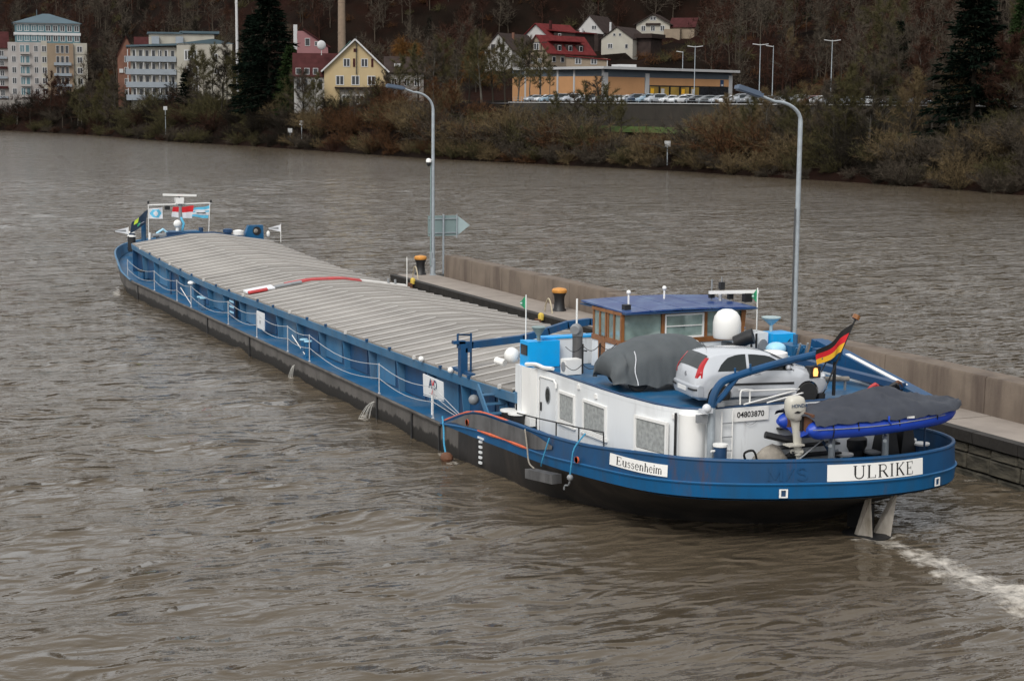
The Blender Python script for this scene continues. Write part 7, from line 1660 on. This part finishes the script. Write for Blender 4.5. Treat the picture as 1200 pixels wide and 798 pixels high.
mids = [(95, 560, 15, 'tree', 1, 'olive'), (110, 556, 16, 'tree', 2, 'grey brown'), (126, 548, 15, 'tree', 0, 'olive'), (140, 540, 12, 'tree', 1, 'grey brown'), (40, 566, 9, 'tree', 0, 'dark'), (225, 478, 14, 'tree', 0, 'grey brown'), (243, 470, 15, 'tree', 1, 'olive'), (262, 455, 16, 'tree', 2, 'dark'), (275, 452, 15, 'tree', 0, 'olive'), (372, 398, 12, 'tree', 1, 'olive'), (385, 388, 8, 'tree', 2, 'dark'), (415, 382, 6, 'tree', 1, 'grey brown'), (442, 380, 7.5, 'tree', 0, 'olive'), (508, 350, 9, 'tree', 1, 'rust'), (528, 345, 9, 'tree', 0, 'rust'), (650, 322, 8, 'tree', 1, 'olive'), (666, 318, 8.5, 'tree', 2, 'grey brown'), (725, 306, 8, 'tree', 0, 'olive'), (838, 290, 8, 'tree', 2, 'tan'), (890, 276, 10, 'tree', 1, 'tan'), (918, 272, 10, 'tree', 0, 'olive'), (945, 268, 10.5, 'tree', 2, 'tan'), (972, 264, 11, 'tree', 1, 'grey brown'), (998, 262, 13, 'tree', 0, 'olive'), (1030, 262, 13, 'tree', 2, 'olive'), (1058, 256, 12, 'tree', 0, 'tan'), (1185, 246, 14, 'tree', 0, 'red brown'), (1210, 244, 14, 'tree', 2, 'olive'), (235, 500, 16, "tree", 0, "olive"), (252, 470, 17, "slim_tree", 0, "olive"), (268, 462, 18, "slim_tree", 1, "grey brown"), (285, 440, 14, "tree", 1, "olive"), (345, 410, 14, "tree", 2, "olive"), (357, 405, 13, "tree", 0, "grey brown"), (368, 408, 11, "slim_tree", 0, "olive"), (100, 545, 9, "tree", 1, "olive"), (118, 540, 10, "tree", 0, "olive"), (133, 530, 9, "tree", 2, "grey brown"), (25, 560, 8, "tree", 1, "dark"), (150, 520, 8, "tree", 1, "grey brown"), (175, 500, 8, "tree", 2, "olive"), (205, 490, 9, "tree", 0, "dark"),
        (398, 385, 6.5, "tree", 0, "dark"), (432, 380, 7, "tree", 2, "grey brown"), (450, 385, 8, "tree", 1, "grey brown"), (466, 390, 11, "tree", 2, "olive"), (490, 385, 13, "tree", 0, "olive"), (505, 378, 13, "tree", 1, "grey brown"), (520, 380, 14.5, "tree", 2, "olive"), (534, 372, 12, "slim_tree", 1, "grey brown"), (548, 378, 14, "tree", 0, "olive"), (563, 370, 15, "tree", 1, "olive"), (576, 372, 14, "tree", 2, "tan"), (590, 365, 13.5, "tree", 0, "olive"), (604, 360, 13, "tree", 1, "olive"), (618, 362, 14, "slim_tree", 0, "grey brown"), (630, 352, 11, "tree", 2, "olive"), (641, 350, 9, "slim_tree", 1, "olive"),
        (684, 318, 9.5, "tree", 1, "olive"), (697, 316, 10.5, "tree", 0, "grey brown"), (712, 312, 9.5, "tree", 2, "olive"), (852, 283, 9, "tree", 1, "tan"), (872, 278, 10, "tree", 0, "olive"), (905, 272, 10.5, "tree", 2, "grey brown"), (932, 268, 10, "tree", 1, "olive"), (958, 266, 11, "tree", 0, "grey brown"), (985, 262, 12, "tree", 2, "olive"), (1010, 262, 14, "tree", 1, "grey brown"), (1020, 284, 17, "tree", 0, "olive"), (1046, 270, 17, "tree", 2, "grey brown"), (1066, 262, 15, "tree", 1, "red brown"), (1084, 258, 13, "slim_tree", 0, "grey brown"), (1172, 248, 15, "tree", 2, "red brown"), (1196, 246, 16, "tree", 1, "grey brown"), (1222, 244, 15, "tree", 0, "olive"), (1250, 242, 15, "tree", 2, "grey brown"), (1290, 240, 15, "tree", 1, "olive")]
for px, dist, h, kind, k, col in mids:
    lab = f"{col} bare {'slim tree' if kind == 'slim_tree' else 'tree'} standing on the bank {region(px)}"
    one(kind, k, col, "grey bark" if kind == "slim_tree" or k == 1 else "bark", px, dist, h, lab, lab, 14.0 if kind == "slim_tree" else 12.0)
for q, (px, dist) in enumerate(((-8, 632), (4, 627), (15, 622), (27, 616), (38, 611), (50, 605), (60, 600))):
    x, y_ = at(px, dist)
    while x - float(bankx(y_)) < 3: dist += 3; x, y_ = at(px, dist)
    lab = "dark hedge bush along the foot of the pale apartment tower"; veg("bush", q % 4, "dark", "bark", x, y_, .95 + .2 * (q % 3), lab, lab, q * 1.3, "hedge_bush", .5, None, 1.2)
# bare trees on the wooded hillside
hill = []; tries = 0; r = random.Random(5)
HREG = [(-400, 130, "above the apartment tower"), (130, 275, "above the cream apartment block"), (275, 420, "above the pink house"), (420, 600, "left of the hillside village"), (600, 790, "above the hillside village"), (790, 1000, "right of the supermarket"), (1000, 3000, "behind the tall dark spruce")]
houses = [at(583, 475), at(628, 462), at(640, 500), at(690, 445), at(688, 520), at(718, 485), at(760, 545), at(360, 455), at(680, 400), at(760, 400), at(820, 410)]
while len(hill) < 225 and tries < 9000:
    tries += 1; px = r.uniform(-90, 1290); dist = r.uniform(300, 900) if px > 560 else r.uniform(430, 1000); x, y = at(px, dist); d = x - float(bankx(y))
    if d < float(hill_start(y)) + 4 or d > 330: continue
    if any(math.hypot(x - hx, y - hy) < 15 for hx, hy in houses): continue
    if 560 < px < 800 and dist < 560 and zpx(0, 1) and float(ground(np.array(x), np.array(y))) < 44: continue
    if any(math.hypot(x - q[0], y - q[1]) < 6.5 for q in hill): continue
    hill.append((x, y)); ri = [i for i, (a, b, s) in enumerate(HREG) if a <= px < b][0]
    con = r.random() < .07; col = r.choice(["dark", "dark", "red brown", "grey brown", "red brown"] if px < 760 else ["red brown", "grey brown", "grey brown", "tan", "olive"]); kind = "spruce" if con else ("slim_tree" if r.random() < .45 else "tree")
    if con: col = "spruce"
    lab = f"{'dark conifer' if con else col + (' slim' if kind == 'slim_tree' else '') + ' bare tree'} on the wooded hillside {HREG[ri][2]}"
    veg(kind, r.randrange(len(SHAPES[kind])), col, "bark" if r.random() < .75 else "grey bark", x, y, r.uniform(.85, 1.35) * (.75 if con else 1), lab, lab, r.random() * 6.28)
# each of an alike group is counted from the left, so that its label finds it
for gname, mem in VEG.items():
    if 1 < len(mem) <= 20:
        for i, (p_, o) in enumerate(sorted(mem, key=lambda q: q[0])):
            for key in (" at the", " on the", " standing on", " along the"):
                if key in gname: a_, b_ = gname.split(key, 1); o["label"] = f"{ORD[i]} {a_} from the left{key}{b_}".replace(" the ", " "); break
# the rest of the wood and its undergrowth, one mass each
def mass(name, label, protos, spots, m):
    VV, FF, n0 = [], [], 0
    for i, (x, y, z, sc, a) in enumerate(spots):
        V, F = protos[i % len(protos)]; c, s_ = math.cos(a), math.sin(a); W = np.stack([(V[:, 0] * c - V[:, 1] * s_) * sc + x, (V[:, 0] * s_ + V[:, 1] * c) * sc + y, V[:, 2] * sc + z], 1); VV.append(W); FF.append(F + n0); n0 += len(V)
    me = npmesh(name, np.vstack(VV), np.vstack(FF)); me.materials.append(m); o = link(name, me); o["kind"] = "stuff"; o["label"] = label
def lite(ts, frac, wide, seed):
    t, st = ts; q = np.random.default_rng(seed); V = np.vstack(t.V); F = np.vstack(t.F); keep = F[q.random(len(F)) < frac]; P = V[keep]; c = P.mean(1, keepdims=True); P = c + (P - c) * np.array([wide, wide, wide]); V1 = P.reshape(-1, 3); F1 = np.arange(len(V1)).reshape(-1, 3)
    SV, SF = np.vstack(st.V), np.vstack(st.F)
    area = np.linalg.norm(np.cross(SV[SF[:, 1]] - SV[SF[:, 0]], SV[SF[:, 2]] - SV[SF[:, 0]]), axis=1); SF = SF[np.argsort(-area)[:170]]; return np.vstack([V1, SV]), np.vstack([F1, SF + len(V1)])
def scatter(n, fn, seed):
    r = random.Random(seed); out = []; tr = 0
    while len(out) < n and tr < n * 30:
        tr += 1; px = r.uniform(-120, 1320); dist = r.uniform(250, 1050); x, y = at(px, dist); d = x - float(bankx(y))
        if any(math.hypot(x - hx, y - hy) < 12 for hx, hy in houses): continue
        q = fn(px, dist, d, y, r)
        if q: out.append((x, y, float(ground(np.array(x), np.array(y))) - .2, q, r.random() * 6.28))
    return out
wood = lambda px, dist, d, y, r: r.uniform(.8, 1.3) if 0 < dist - 300 and ((float(hill_start(y)) + 8 < d < 330 and not (560 < px < 780 and dist < 548)) or (px > 742 and dist > 436 and 70 < d < 330 and not (px < 815 and dist < 560)) or (430 < px < 560 and d > 48 and dist > 455)) else None
P1 = [lite(SHAPES["tree"][i], .05, 2.6, i) for i in range(3)] + [lite(SHAPES["slim_tree"][0], .06, 2.6, 8)]
mass("hillside_wood", "dense bare wood covering the dark hillside", P1, scatter(1500, wood, 1), VC["grey brown"]); mass("hillside_wood", "red brown bare wood mixed through the hillside", P1, scatter(900, wood, 2), VC["red brown"])
und = lambda px, dist, d, y, r: r.uniform(.6, 1.3) if (float(hill_start(y)) - 4 < d < 220 or (d > 62 and dist > 440)) and not (570 < px < 740 and dist < 500) else None
P2 = [lite(SHAPES["scrub"][i], .12, 2.6, i) for i in range(2)]
mass("undergrowth", "rusty undergrowth on the hillside", P2, scatter(900, und, 3), VC["rust"]); mass("undergrowth", "dull green brown undergrowth on the hillside", P2, scatter(900, und, 4), VC["olive"])
